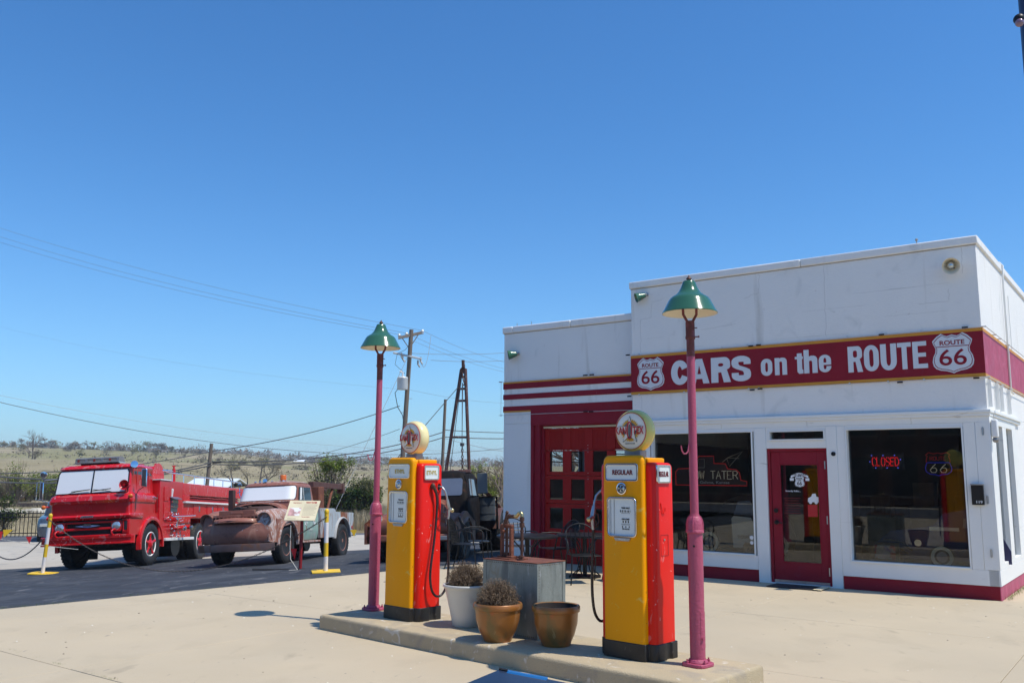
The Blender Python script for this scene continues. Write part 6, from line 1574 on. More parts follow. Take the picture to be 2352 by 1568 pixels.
# boom
g = MB(); g.box(-.1, .04, 3.0, 5.05, 1.72, 1.86); g.box(.36, .50, 3.0, 5.0, 1.72, 1.86); tp('boom_beam', g, mat('boom_brown', (.10, .04, .03), .6), bevel=.01)
g = MB(); g.box(.34, .52, 4.98, 5.12, 1.62, 1.88); tp('boom_head', g, MC['boom_brown'], bevel=.01)
g = MB(); g.cyl((.44, 4.4, 1.72), (.44, 3.9, .95), .035, n=10); g.cyl((-.03, 4.9, 1.72), (-.03, 4.2, .95), .035, n=10); tp('boom_strut', g, M['rust'], smooth=40)
g = MB(); g.tube([(.43, 5.05, 1.62), (.43, 5.06, 1.35)], .008, 6); g.cyl((.43, 5.06, 1.35), (.43, 5.06, 1.28), .025, n=8); g.tube([(.43, 5.06, 1.28), (.45, 5.06, 1.22), (.42, 5.06, 1.18), (.39, 5.06, 1.21)], .010, 6); tp('hook', g, M['black'], smooth=50)
g = MB(); g.box(-.35, -.27, .1, 4.9, .42, .56); g.box(.27, .35, .1, 4.9, .42, .56); g.cyl((-.7, .8, .41), (.7, .8, .41), .05, n=8); g.cyl((-.7, 4.16, .42), (.7, 4.16, .42), .07, n=8); g.box(-.5, .5, .3, 1.5, .45, .95); tp('chassis', g, M['black_matte'])
g = MB(); g.cyl((.35, 2.15, .40), (.70, 2.15, .40), .19, n=20); tp('fuel_tank', g, M['black'], smooth=40)
for s in (-1, 1):
    wheel(T, (s * .70, .80, .40), .40, .22, s, RU, 'disc', .235)
    wheel(T, (s * .72, 4.16, .40), .415, .23, s, RU, 'deep', .255); wheel(T, (s * .46, 4.16, .40), .415, .23, s, RU, 'deep', .255)

# ---------------------------------------------------------------- dark derrick truck
K = thing('derrick_truck', 'old dark brown oilfield truck with a tall pipe derrick, behind the ETHYL pump', 'derrick truck', (-2.0, 18.1, -.15))
K.rotation_euler = (-.04, -.04, -R(11))
DK, HO = M['dark_truck'], M['hood_orange']
def kp(name, g, m, **k): return g.build(name, m, K, **k)
g = MB(); g.loft([rring(.44, .06, 1.55, .62, .10), rring(.48, .0, 1.60, .78, .14), rring(.48, .02, 1.62, 1.0, .16), rring(.44, .06, 1.64, 1.16, .18), rring(.32, .2, 1.66, 1.27, .16), rring(.14, .35, 1.6, 1.30, .1)]); kp('bonnet', g, HO, smooth=45)
for s in (-1, 1):
    g = MB(); rings = []
    for y, xo, zt, zb in ((-.02, .86, .80, .62), (.05, .93, .92, .55), (.25, .97, .99, .55), (.6, .98, 1.02, .75), (1.0, .98, 1.0, .88), (1.4, .96, .92, .70), (1.7, .93, .72, .45)):
        xi = .42; ring = []
        for k in range(11):
            t = k / 10; ring.append(Vector((s * (xi + (xo - xi) * t), y, zt - (zt - zb) * (1 - (1 - t ** 3) ** .6))))
        ring += [Vector((s * (xo - .05), y, zb - .02)), Vector((s * xi, y, zb))]
        rings.append(ring)
    g.loft(rings); kp('front_fender', g, HO, smooth=50)
    g = MB(); g.prism(arch_side(.0, 1.66, .40, .80, .85, .46, .56), s * .90, s * .955, 'YZ'); kp('fender_side', g, HO)
    g = MB(); g.lathe([(.10, .1), (.12, .0), (.11, -.03), (.10, -.02), (.06, -.05), (.001, -.06)], 20, (s * .70, .02, .88), 'Y'); kp('headlight', g, M['lens'] if s < 0 else HO, smooth=50)
    wheel(K, (s * .82, .85, .47), .47, .25, s, DK, 'disc', .26)
    wheel(K, (s * .86, 4.6, .50), .50, .26, s, MC['truck_rust'] if False else M['hood_orange'], 'deep', .29); wheel(K, (s * .56, 4.6, .50), .50, .26, s, DK, 'deep', .29)
    g = MB(); rings = []
    for i in range(13):
        a = R(-80 + 160 * i / 12); rings.append([Vector((x, 4.6 + r * math.sin(a), .50 + r * math.cos(a))) for x, r in ((s * .40, .60), (s * .98, .60), (s * .99, .56), (s * .40, .56))])
    g.loft(rings); kp('rear_fender', g, mat('brown_fender', (.13, .065, .055), .45, var=.2, layers=[(12, .70, .73, (.5, .48, .45), .6, None, 0)]), smooth=50)
g = MB(); g.box(-.78, .92, -.14, -.06, .44, .58); kp('bumper', g, HO, bevel=.03)
g = MB(); g.box(.3, .99, -.20, -.13, .46, .54); kp('bumper_bar', g, M['dull_metal'], bevel=.01)
g = MB()
for k in range(6): g.box(-.30, .30, -.03, .02, .66 + k * .07, .69 + k * .07)
kp('grille', g, DK)
g = MB(); g.loft([rring(.80, 1.55, 2.80, .55, .08), rring(.82, 1.52, 2.82, 1.20, .10), rring(.80, 1.56, 2.82, 1.32, .12), rring(.74, 1.68, 2.78, 1.78, .14), rring(.70, 1.74, 2.74, 1.86, .18), rring(.5, 1.9, 2.6, 1.91, .15)]); kp('cab', g, DK, smooth=40)
g = MB(); g.prism([(x, z) for x, z in [(.06 + a, 1.545 + b) for a, b in rrect(.0 + .31, .185, .05, 4)]], 0, .01, 'XZ'); g.prism([(-.06 * 0 - .40 + a, 1.545 + b) for a, b in rrect(.30, .185, .05, 4)], 0, .01, 'XZ')
for i, v in enumerate(g.v): g.v[i] = (v[0] + .32 * (1 if v[0] > -.26 else 0), lerp(1.56, 1.68, (v[2] - 1.32) / .46) - .012 + v[1], v[2])
kp('windscreen', g, M['pale_glass'])
g = MB(); g.prism([(1.86, 1.36), (1.93, 1.72), (2.40, 1.72), (2.44, 1.36)], 0, .012, 'YZ')
for i, v in enumerate(g.v): g.v[i] = (lerp(.80, .745, (v[2] - 1.34) / .42) + v[0], v[1], v[2])
kp('side_window', g, M['pale_glass'])
g = MB(); g.tube([(.815, 2.02, 1.36), (.775, 2.06, 1.72)], .012, 6); kp('window_bar', g, M['dull_metal'])
g = MB(); g.box(1.02, 1.24, 1.62, 1.66, 1.38, 1.82); kp('mirror', g, mat('mirror_back', (.13, .15, .16), .4, metal=.4), bevel=.01)
g = MB(); g.tube([(.74, 1.72, 1.84), (1.13, 1.64, 1.84), (1.13, 1.64, 1.34), (.80, 1.6, 1.30)], .012, 6); kp('mirror_arm', g, DK, smooth=50)
g = MB(); g.cyl((.88, 2.95, .80), (.88, 2.95, 1.32), .24, n=24)
for z in (.95, 1.15): g.cyl((.88, 2.95, z), (.88, 2.95, z + .03), .25, n=24)
kp('drum_tank', g, mat('dark_drum', (.05, .058, .065), .5, var=.3, scale=6), smooth=35)
g = MB(); g.box(.62, 1.14, 2.70, 3.2, 1.33, 1.345); g.box(.64, .68, 2.72, 2.76, .6, 1.33); g.box(1.10, 1.14, 3.14, 3.18, .6, 1.33); kp('drum_frame', g, DK)
g = MB(); g.box(-.9, .95, 2.85, 5.6, .82, .90); g.box(-.42, -.30, .1, 5.6, .58, .80); g.box(.30, .42, .1, 5.6, .58, .80); g.box(.35, .75, 2.4, 2.9, .40, .60); g.box(-.5, .5, .3, 1.6, .5, .9); g.cyl((-.8, 4.6, .5), (.8, 4.6, .5), .08, n=8); g.cyl((-.8, .85, .46), (.8, .85, .46), .06, n=8); kp('chassis_bed', g, M['black_matte'])
g = MB(); g.cyl((.5, 2.6, .45), (.92, 2.6, .45), .10, n=12); kp('air_cylinder', g, M['rust'], smooth=40)
# derrick: A-frame of two pipes with rungs
BL, BR_, TP = Vector((-.10, 3.35, 1.78)), Vector((.86, 3.35, 1.80)), Vector((.34, 3.55, 4.62))
LT, RT = Vector((.22, 3.55, 4.45)), Vector((.335, 3.50, 4.45))
LB, RB = Vector((-.30, 3.30, 1.0)), Vector((.46, 3.30, .95))
g = MB(); g.tube([LB, LT], .042, 12); kp('derrick_leg', g, M['derrick'], smooth=40)
g = MB(); g.tube([RB, RT], .042, 12); kp('derrick_leg', g, M['derrick'], smooth=40)
for t in (.52, .775, .86, .945):
    a, b = LB.lerp(LT, t), RB.lerp(RT, t); g = MB(); g.cyl(a, b, .028, n=8); kp('derrick_rung', g, M['derrick'], smooth=40)
g = MB(); g.cyl(Vector((-.25, 3.2, 1.90)), Vector((.50, 3.2, 1.92)), .075, n=14)
for x in (-.1, .05, .22, .38): g.cyl((x, 3.2, 1.91), (x + .03, 3.2, 1.91), .095, n=14)
kp('winch_roller', g, M['derrick'], smooth=40)
g = MB(); g.cyl((.28, 3.46, 4.42), (.28, 3.56, 4.42), .075, n=16); g.box(.25, .31, 3.46, 3.58, 4.42, 4.58); g.cyl((.27, 3.54, 4.58), (.27, 3.54, 4.68), .04, n=8); g.tube([(.27, 3.45, 4.35), (.30, 3.42, 4.15), (.33, 3.42, 4.08), (.30, 3.42, 4.03)], .016, 6); kp('crown_pulley', g, M['rust_dark'], smooth=40)
g = MB(); g.tube([(.26, 3.45, 4.3), (.02, 3.1, 1.95)], .009, 5); g.tube([(.28, 3.45, 4.1), (.28, 3.2, 2.0)], .007, 5); kp('derrick_cable', g, M['wire'])
g = MB(); g.tube([(.27, 3.42, 4.1), (.30, 3.2, 2.62)], .009, 5); g.cyl((.30, 3.2, 2.62), (.30, 3.2, 2.55), .05, n=10); kp('hoist_line', g, M['wire'])
for k in range(9):
    z = 2.52 - k * .075; g = MB(); L_ = [(.30 + (.022 * math.cos(a) if k % 2 else 0), 3.2 + (0 if k % 2 else .022 * math.cos(a)), z + .045 * math.sin(a)) for a in [2 * PI * i / 8 for i in range(9)]]; g.tube(L_, .010, 5, caps=False); kp('chain_link', g, M['rust_dark'])
g = MB(); g.tube([(.18, 3.5, 4.05), (-.80, 1.6, 2.2)], .009, 5); kp('guy_cable', g, M['wire'])
g = MB(); g.box(.88, .98, 3.4, 3.5, .9, 1.9)
g.v = []; g.f = []; g.m = []
g.tube([(.50, 3.3, 1.85), (.95, 4.9, .95)], .06, 4); g.tube([(-.2, 3.3, 1.85), (-.3, 4.9, .95)], .06, 4); kp('derrick_brace', g, M['rust'])

# ================================================================ bollards, rope, sign, chairs, poles, wires
def ropecurve(p, q, sag, n=28):
    p, q = Vector(p), Vector(q)
    return [p.lerp(q, i / n) - Vector((0, 0, sag * 4 * (i / n) * (1 - i / n))) for i in range(n + 1)]
def bollard(loc, label, h, tilt, bands, base_r=20):
    o = thing('bollard', label, 'bollard', loc, 0, 'yellow and white bollards'); o.rotation_euler = tilt
    r = .038
    g = MB(); g.add(*(lambda a: (a, [(0, 1, 2, 3), (7, 6, 5, 4), (0, 4, 5, 1), (1, 5, 6, 2), (2, 6, 7, 3), (3, 7, 4, 0)]))([(x, y, z) for z in (.0, .022) for x, y in ((-.24, -.22), (.24, -.22), (.26, .24), (-.24, .24))])); g.build('base_plate', M['safety_yellow'], o, bevel=.004)
    g = MB(); g.cyl((-.15, 0, .024), (.15, 0, .024), .012, n=6); g.build('base_rib', M['safety_yellow'], o)
    z = .02
    for i, (zz, m) in enumerate(bands):
        g = MB(); g.cyl((0, 0, z), (0, 0, zz * h), r, n=20, caps=i == 0); g.build('post_band', M[m], o, smooth=40); z = zz * h
    g = MB(); g.lathe([(r, z), (r * 1.08, z + .004), (r * 1.08, z + .05), (r * .9, z + .07), (r * .5, z + .085), (.001, z + .088)], 20); g.build('cap', M['safety_yellow'], o, smooth=40)
    g = MB(); g.cyl((0, -r, z - .05), (0, -r - .02, z - .05), .008, n=6); g.build('rope_eye', M['dull_metal'], o)
    return o
b1 = bollard((-10.05, 19.62, -.547), 'yellow and white bollard in front of the fire truck, left', 1.25, (0, R(3.2), R(10)), [(.28, 'post_white'), (.50, 'safety_yellow'), (.78, 'post_white'), (.95, 'safety_yellow')])
b2 = bollard((-3.22, 15.9, -.07), 'yellow and white bollard beside the white information board, in front of the tow truck', 1.06, (0, R(-1), R(15)), [(.25, 'post_white'), (.47, 'safety_yellow'), (.80, 'post_white'), (.94, 'safety_yellow')])
b3 = bollard((-11.9, 20.2, -.68), 'yellow bollard at the left edge of the picture', 1.1, (0, 0, R(-10)), [(.28, 'post_white'), (.50, 'safety_yellow'), (.78, 'post_white'), (.95, 'safety_yellow')])
def chain(p, q, sag, name, label, cat, r, m, n=40, grp=None):
    pts = ropecurve(p, q, sag, n); g = MB()
    for i, v in enumerate(pts): pts[i] = Vector((v.x, v.y, max(v.z, ground(v.x, v.y) + .02)))
    g.tube(pts, r, 5); o = g.build(name, M[m], None, smooth=60); return tag(o, label, cat, grp)
top1 = Vector((-9.97, 19.56, .60)); top2 = Vector((-3.24, 15.84, .86))
# links for the long chain
pts = ropecurve(top1, top2, 1.00, 150)
g = MB()
for i in range(len(pts) - 1):
    a, b = pts[i], pts[i + 1]; a.z = max(a.z, ground(a.x, a.y) + .015); b.z = max(b.z, ground(b.x, b.y) + .015)
    m_ = (a + b) / 2; d = (b - a).normalized(); u, w = frame(d); s = u if i % 2 else w; L_ = (b - a).length * .62
    g.tube([m_ + d * L_ * math.cos(t) + s * .012 * math.sin(t) for t in [2 * PI * k / 8 for k in range(9)]], .0055, 4, caps=False)
tag(g.build('barrier_chain', M['chain'], None, smooth=60), 'rusty chain hanging from bollard to bollard in front of the two trucks', 'chain')
chain((-11.9, 20.2, .38), (-10.1, 19.60, .18), .55, 'barrier_hose', 'black rope loop hanging between the two left bollards', 'rope', .014, 'wire', 24)
chain((-11.9, 20.3, .20), (-9.6, 20.2, -.08), .02, 'pennant_string', 'pale string carrying small pennants left of the fire truck', 'string', .006, 'rope', 16)
def pennant(c, w, h, m, label, rz=0, skew=0.):
    g = MB(); g.prism([(-w / 2, 0), (w / 2, -.0), (skew, -h)], -.001, .001, 'XZ'); o = g.build('pennant', M[m], None); o.location = c; o.rotation_euler.z = rz
    return tag(o, label, 'pennant', 'small pennants on strings')
pennant(at(18, 1222, 20.2) + Vector((0, 0, .06)), .20, .17, 'safety_yellow', 'yellow pennant on the string at the far left', .3, -.07)
pennant(at(66, 1237, 20.1) + Vector((0, 0, .05)), .12, .16, 'ink_red', 'small red pennant on the string beside the left bollard', .5, .02)
pennant(at(1, 1225, 20.1) + Vector((0, 0, .05)), .09, .2, 'ink_red', 'red pennant cut by the left edge of the picture', .5, .02)
pennant(at(674, 1272, 17.0) + Vector((0, 0, .10)), .13, .20, 'ink_red', 'red pennant hanging by the red sign post', -.3, .03)
pennant(at(812, 1216, 23.0), .17, .17, 'safety_yellow', 'yellow pennant behind the tow truck tail', .2, .02)
g = MB(); a = at(668, 1206, 17.0); g.tube([a, a + Vector((0, 0, -.4)), a + Vector((.02, 0, -.62)), a + Vector((.16, -.02, -1.0)), a + Vector((.17, -.05, -1.06)), a + Vector((.02, -.1, -1.08))], .008, 6)
for i, v in enumerate(g.v): g.v[i] = (v[0], v[1], max(v[2], ground(v[0], v[1]) + .004 + (0.006 if i % 2 else 0)))
tag(g.build('rope_end', M['rope'], None, smooth=60), 'pale rope hanging from the chain beside the red sign post', 'rope')
# information board on a red post
o = thing('information_board', 'sloping cream information board headed TOW TATER on a red post', 'sign', (-4.00, 17.35, -.175), R(-6))
g = MB(); g.tube([(0, 0, 0), (.0, 0, .94)], .03, 16); g.build('post', M['sign_red'], o, smooth=40)
g = MB(); g.cyl((0, 0, 0), (0, 0, .01), .09, n=16); g.build('post_base', M['black_matte'], o)
bd = thing('board', None, None); bd.parent = o; bd.location = (.0, 0, 1.09); bd.rotation_euler = (R(50), R(0), 0)
def bp(name, g, m): return g.build(name, m, bd)
Mt = Matrix(((1, .22, 0, 0), (0, 1, 0, 0), (0, 0, 1, 0), (0, 0, 0, 1)))
g = MB(); g.box(-.30, .30, -.235, .235, -.01, .01)
bp('panel', g, M['sign_cream'])
g = MB(); g.box(-.26, -.03, -.13, .06, .0105, .0125); bp('picture', g, mat('printed_picture', (.62, .35, .33), .6, var=.5, scale=9, layers=[(5, .5, .56, (.85, .83, .80), .6, None, 0)]))
g = MB(); text(g, 'TOW TATER', .22, .035, (.14, .185, .0125), '+Z', .04, .002); text(g, 'Read about it', .16, .02, (-.14, .18, .0125), '+Z', .02, .002); text(g, 'The rest of story', .16, .02, (.10, -.155, .0125), '+Z', .02, .002); bp('heading', g, M['ink_red'])
g = MB()
for k in range(10): g.box(.01, .01 + .26 - .03 * (k % 3 == 2), .14 - k * .028 - .006, .14 - k * .028, .0105, .0115)
for k in range(2): g.box(-.25, -.08, -.19 - k * .02, -.185 - k * .02, .0105, .0115)
bp('print_lines', g, mat('pale_print', (.42, .36, .25), .7))
g = MB(); g.box(-.46, .46, -.07, .07, 0, .07); w_ = g.build('wheel_stop_timber', M['black_matte'], None, bevel=.01); w_.location = (-4.55, 17.35, ground(-4.55, 17.35)); w_.rotation_euler.z = .1; w_.scale = (.75, .6, .35)
tag(w_, 'low dark timber lying on the asphalt left of the red sign post', 'timber')

# ---------------------------------------------------------------- patio furniture
def chair_mesh(kind):
    pass
def patio_chair(loc, rz, label, kind='mesh'):
    o = thing('patio_chair', label, 'chair', loc, rz, 'black metal patio chairs')
    m = M['black']
    # faces -y; seat .42 high
    g = MB(); g.box(-.22, .22, -.22, .20, .415, .425)
    g.build('seat', M['black'], o, bevel=.01)
    for x in (-.23, .23):
        g = MB(); g.tube([(x, -.22, .42), (x * 1.05, -.24, .2), (x * 1.12, -.27, 0)], .011, 8); g.build('leg', m, o, smooth=50)
        g = MB(); g.tube([(x, .20, .42), (x * 1.02, .25, .2), (x * 1.05, .32, 0)], .011, 8); g.build('leg', m, o, smooth=50)
        g = MB(); g.tube([(x, -.20, .42), (x * 1.22, -.22, .50), (x * 1.28, -.20, .62), (x * 1.26, -.12, .655), (x * 1.18, .08, .66), (x * 1.0, .24, .64)], .011, 8); g.build('armrest', m, o, smooth=50)
    P = [(-.215, .20, .42)]
    for i in range(13):
        a = PI * i / 12; P.append((-.23 * math.cos(a), .24 + .10 * math.sin(a) ** .5, .70 + .17 * math.sin(a)))
    P.append((.215, .20, .42))
    g = MB(); g.tube(P, .011, 8); g.build('back_frame', m, o, smooth=50)
    g = MB()
    if kind == 'mesh':
        n = 14
        vs = []; fs = []
        for j in range(9):
            for i in range(n + 1):
                u = -1 + 2 * i / n; z = .43 + (.30 + .13 * math.sqrt(max(0, 1 - u * u))) * j / 8; vs.append((u * .215, .20 + (z - .42) * .28 + .02 * (1 - u * u), z)); 
        for j in range(8):
            for i in range(n): 
                a = j * (n + 1) + i; fs.append((a, a + 1, a + n + 2, a + n + 1))
        g.add(vs, fs)
        bmesh_o = g.build('back_mesh', M['black'], o, smooth=60)
        w = bmesh_o.modifiers.new('wire', 'WIREFRAME'); w.thickness = .008
        s2 = bmesh_o.modifiers.new('sub', 'SUBSURF'); s2.subdivision_type = 'SIMPLE'; s2.levels = 1; s2.render_levels = 1
        bmesh_o.modifiers.move(1, 0)
    elif kind == 'slat':
        for i in range(5):
            x = -.14 + .07 * i; s = MB(); s.tube([(x, .20, .43), (x * 1.05, .25, .6), (x, .31, .83 - abs(x) * .3)], .007, 6); s.build('back_slat', m, o, smooth=50)
    else:
        for k in range(6): g.tube([(-.2 + .08 * k * .95, .21, .48), (-.2 + .08 * k * .95, .30, .80)], .008, 5)
        for k in range(6): g.tube([(-.2, .215 + .016 * k, .50 + .055 * k), (.2, .215 + .016 * k, .50 + .055 * k)], .008, 5)
        g.build('back_lattice', m, o)
    return o
patio_chair((-.78, 15.95, 0), R(75), 'black mesh patio chair behind the white pot, nearer of the two there')
patio_chair((-.62, 16.75, -.01), R(100), 'black mesh patio chair between the dark truck and the nearer mesh chair')
patio_chair((1.12, 13.95, 0), R(8), 'black slat-backed chair standing at the shadow edge before the garage door', 'slat')
patio_chair((.78, 15.15, 0), R(-60), 'black mesh chair behind the round table, left of the garage door')
patio_chair((.12, 15.6, 0), R(20), 'black lattice-backed chair seen between the hand pump pipes', 'lattice')
patio_chair((1.78, 14.2, 0), R(-70), 'black slat-backed chair beside the REGULAR pump hose', 'slat')
def patio_table(loc, label, r=.48, h=.70):
    o = thing('patio_table', label, 'table', loc, 0, 'round black patio tables')
    g = MB(); g.lathe([(.001, h), (r * .97, h), (r, h - .01), (r, h - .035), (r * .98, h - .038), (.001, h - .02)], 40); g.build('table_top', M['black'], o, smooth=35)
    g = MB(); g.cyl((0, 0, .03), (0, 0, h - .02), .035, n=14); g.build('pedestal', M['black'], o, smooth=40)
    for k in range(4):
        a = PI / 2 * k + .5; c, s = math.cos(a), math.sin(a); g = MB(); g.tube([(c * .30, s * .30, h - .03), (c * .14, s * .14, h - .18), (c * .07, s * .07, .35), (c * .14, s * .14, .12), (c * .30, s * .30, .01)], .010, 8); g.build('scroll_leg', M['black'], o, smooth=50)
    g = MB(); g.cyl((0, 0, 0), (0, 0, .025), .26, n=28); g.build('foot', M['black'], o, smooth=40)
    return o
patio_table((.26, 14.15, 0), 'round black patio table right behind the rusty hand pump')
patio_table((1.20, 14.75, 0), 'round black patio table behind the slat-backed chair, in the garage shade', .46, .68)

# ---------------------------------------------------------------- utility poles and wires
def pole(x, yt, Y, r, label, lean=0., name='utility_pole', m='wood_pole'):
    t = at(x, yt, Y); z0 = ground(t.x, t.y) - .2
    o = thing(name, label, 'utility pole', (t.x - lean * (t.z - z0), t.y, z0), 0)
    g = MB(); hh = t.z - z0; g.tube([(lean * hh * k, 0, hh * k) for k in (0, .25, .5, .75, 1)], [r * 1.2, r * 1.12, r * 1.05, r * .98, r * .92], 14); g.build('pole', M[m], o, smooth=40)
    return o, t, hh
pa, ta, ha = pole(945, 757, 45, .115, 'tall weathered utility pole with two crossarms and a grey transformer, behind the ETHYL pump', .045)
def rel(o, p): return Vector(p) - Vector(o.location)
L1, R1 = at(915, 776, 44.6), at(973, 763, 45.4)
g = MB(); g.loft([[p + Vector((0, a, b)) for a, b in ((-.06, -.07), (.06, -.07), (.06, .07), (-.06, .07))] for p in (rel(pa, L1), rel(pa, R1))]); g.build('crossarm', M['pole_grey'], pa)
ins = []
for x, y in ((917, 770), (934, 767), (970.5, 760.5)):
    p = at(x, y, 45); ins.append(p); q = rel(pa, p); g = MB(); g.cyl(q - Vector((0, 0, .12)), q, .05, .07, 10); g.cyl(q, q + Vector((0, 0, .08)), .09, .05, 10); g.build('insulator', M['porcelain'], pa, smooth=40)
g = MB(); m1 = rel(pa, at(940, 800, 45)); g.tube([m1, rel(pa, at(923, 775, 44.8))], .025, 5); g.tube([m1, rel(pa, at(961, 768, 45.2))], .025, 5); g.build('brace', M['pole_grey'], pa)
L2, R2 = at(904, 810, 45.5), at(968, 824, 44.5)
g = MB(); g.tube([rel(pa, L2), rel(pa, R2)], .055, 8); g.build('lower_crossarm', M['porcelain'], pa)
for x, y in ((922, 819), (966, 829), (960, 836), (925, 824)):
    g = MB(); q = rel(pa, at(x, y, 45)); g.tube([q + Vector((0, 0, .2)), q, q + Vector((.1, 0, -.15))], .05, 6); g.build('cutout_fuse', M['dull_metal'], pa)
q = rel(pa, at(924.5, 880, 44.5)); g = MB(); g.lathe([(.001, -.33), (.26, -.32), (.27, -.30), (.27, .24), (.28, .26), (.24, .32), (.10, .35), (.001, .36)], 24, q); g.build('transformer', M['porcelain'], pa, smooth=40)
g = MB(); g.tube([q + Vector((0, 0, .3)), q + Vector((0, 0, .55)), q + Vector((-.15, 0, .6))], .05, 8); g.build('bushing', M['porcelain'], pa, smooth=50)
g = MB(); g.tube([q + Vector((-.1, -.1, -.1)), q + Vector((-.35, -.1, -.5)), q + Vector((-.2, -.1, -1.2)), q + Vector((.05, -.1, -1.6)), q + Vector((.1, -.1, -1.9))], .02, 5); g.tube([q + Vector((.1, 0, .5)), q + Vector((-.4, 0, .95)), q + Vector((-.3, 0, 1.5)), q + Vector((.1, 0, 1.7)), q + Vector((.4, 0, 2.1))], .012, 5); g.build('drop_lead', M['wire'], pa, smooth=50)
for k in range(6): g = MB(); z = ha * (.30 + .07 * k); g.cyl((.045 * z, 0, z), (.045 * z + (.28 if k % 2 else -.28), 0, z), .012, n=5); g.build('climbing_step', M['dull_metal'], pa)
pb2, tb, hb = pole(1023, 917, 58, .10, 'shorter bare utility pole right of the derrick foot', .03)
pc, tcp, hc = pole(486, 1018, 42, .085, 'short wooden pole between the fire truck and the tow truck', .055)
g = MB(); q = rel(pc, at(489, 1062, 42)); g.tube([q, q + Vector((.42, -.1, .03))], .05, 6); g.build('splice_box', M['black_matte'], pc)
wires = [  # (x0,y0,Y0,x1,y1,Y1,sag,r,material,label)
    (-60, 504, 60, 970.5, 759, 45, .5, .008, 'wire_pale', 'topmost thin power wire crossing the sky to the tall pole'),
    (-60, 524, 60, 934, 765, 45, .5, .008, 'wire_pale', 'second thin power wire from the top, crossing the sky'),
    (-60, 537, 60, 917, 768, 45, .5, .008, 'wire_pale', 'third thin power wire from the top, crossing the sky'),
    (970.5, 759, 45, 1250, 846, 62, .4, .008, 'wire_pale', 'upper thin wire from the tall pole towards the shop roof'),
    (934, 765, 45, 1250, 861, 62, .4, .008, 'wire_pale', 'middle thin wire from the tall pole towards the shop roof'),
    (917, 768, 45, 1250, 869, 62, .4, .008, 'wire_pale', 'lower thin wire from the tall pole towards the shop roof'),
    (942, 811, 45, 1250, 800, 60, .2, .012, 'wire_pale', 'level thin wire from the lower crossarm, upper of two'),
    (990, 827, 45, 1250, 817, 60, .2, .012, 'wire_pale', 'level thin wire from the lower crossarm, lower of two'),
    (-60, 735, 62, 938, 895, 45, .6, .0035, 'wire_pale', 'faint wire halfway up the sky, left of the tall pole'),
    (938, 894, 45, 1250, 924, 60, .3, .006, 'wire_pale', 'thin wire at transformer height running right from the tall pole'),
    (-60, 895, 40, 1250, 1028, 62, 1.1, .007, 'wire_pale', 'pale sagging cable low in the sky, upper of the pair'),
    (-60, 909, 40, 1250, 1016, 62, 1.6, .014, 'wire', 'dark sagging cable low in the sky, lower of the pair'),
    (918, 932, 45, 486, 1036, 42, .25, .020, 'wire', 'service cable sloping from the tall pole down to the short pole'),
    (486, 1036, 42, -60, 1086, 34, .30, .020, 'wire', 'service cable from the short pole to the left edge'),
    (1021, 991, 58, 488, 1060, 42, .55, .030, 'wire', 'upper thick black cable between the two short poles'),
    (1019, 1004, 58, 488, 1066, 42, .55, .030, 'wire', 'lower thick black cable between the two short poles'),
    (486, 1062, 42, -60, 1088, 33, .45, .030, 'wire', 'upper thick black cable from the short pole to the left edge'),
    (486, 1068, 42, -60, 1104, 33, .35, .030, 'wire', 'lower thick black cable from the short pole to the left edge'),
    (1023, 987, 58, 1250, 992, 62, .1, .026, 'wire', 'upper black cable between the derrick and the shop'),
    (1023, 1003, 58, 1250, 1004, 62, .1, .030, 'wire', 'lower black cable between the derrick and the shop'),
    (1021, 1006, 58, 1250, 1046, 62, .2, .014, 'wire_pale', 'pale drooping cable right of the short bare pole'),
    (918, 985, 50, 560, 1072, 70, .4, .014, 'wire', 'thin cable crossing behind the lamp post down to the left'),
]
ends = []
for x0, y0, Y0, x1, y1, Y1, sag, r, m, lab in wires:
    pts = ropecurve(at(x0, y0, Y0), at(x1, y1, Y1), sag, 24)
    if x0 < 0: d = (pts[0] - pts[1]).normalized(); pts = [pts[0] + d * 16 + Vector((0, 0, .35)), pts[0] + d * 8] + pts; ends.append(pts[0])
    if x1 < 0: d = (pts[-1] - pts[-2]).normalized(); pts = pts + [pts[-1] + d * 8, pts[-1] + d * 16 + Vector((0, 0, .35))]; ends.append(pts[-1])
    g = MB(); g.tube(pts, r, 5, caps=False)
    tag(g.build('power_line', M[m], None, smooth=60), lab, 'power line', 'wires strung between the poles')
for sel, lab in ((lambda p: p.y > 50, 'utility pole beyond the left edge carrying the thin power wires'), (lambda p: p.y <= 50, 'utility pole beyond the left edge carrying the low black cables')):
    E_ = [p for p in ends if sel(p)]; c = sum(E_, Vector()) / len(E_); zt = max(p.z for p in E_) + .5; zb = ground(c.x, c.y) - .2
    o = thing('utility_pole', lab, 'utility pole', (c.x, c.y, zb)); g = MB(); g.cyl((0, 0, 0), (0, 0, zt - zb), .16, .12, 12); g.build('pole', M['wood_pole'], o, smooth=40)
    for p in E_:
        q = p - Vector((c.x, c.y, zb)); g = MB(); g.cyl((0, 0, q.z - .05), tuple(q), .03, n=6); g.build('wire_arm', M['pole_grey'], o)
g = MB(); g.tube([at(935, 822, 45), Vector((at(742, 1180, 38).x, 38, -1.1))], .012, 5); tag(g.build('guy_wire', M['wire_pale'], None), 'thin guy wire slanting down left from the tall pole', 'guy wire')
g = MB(); a, b = at(990, 770, 52), at(967, 830, 45); g.tube(ropecurve(a, b, .9, 12), .012, 5); tag(g.build('jumper_wire', M['wire_pale'], None), 'curved jumper wire hanging right of the tall pole', 'wire')

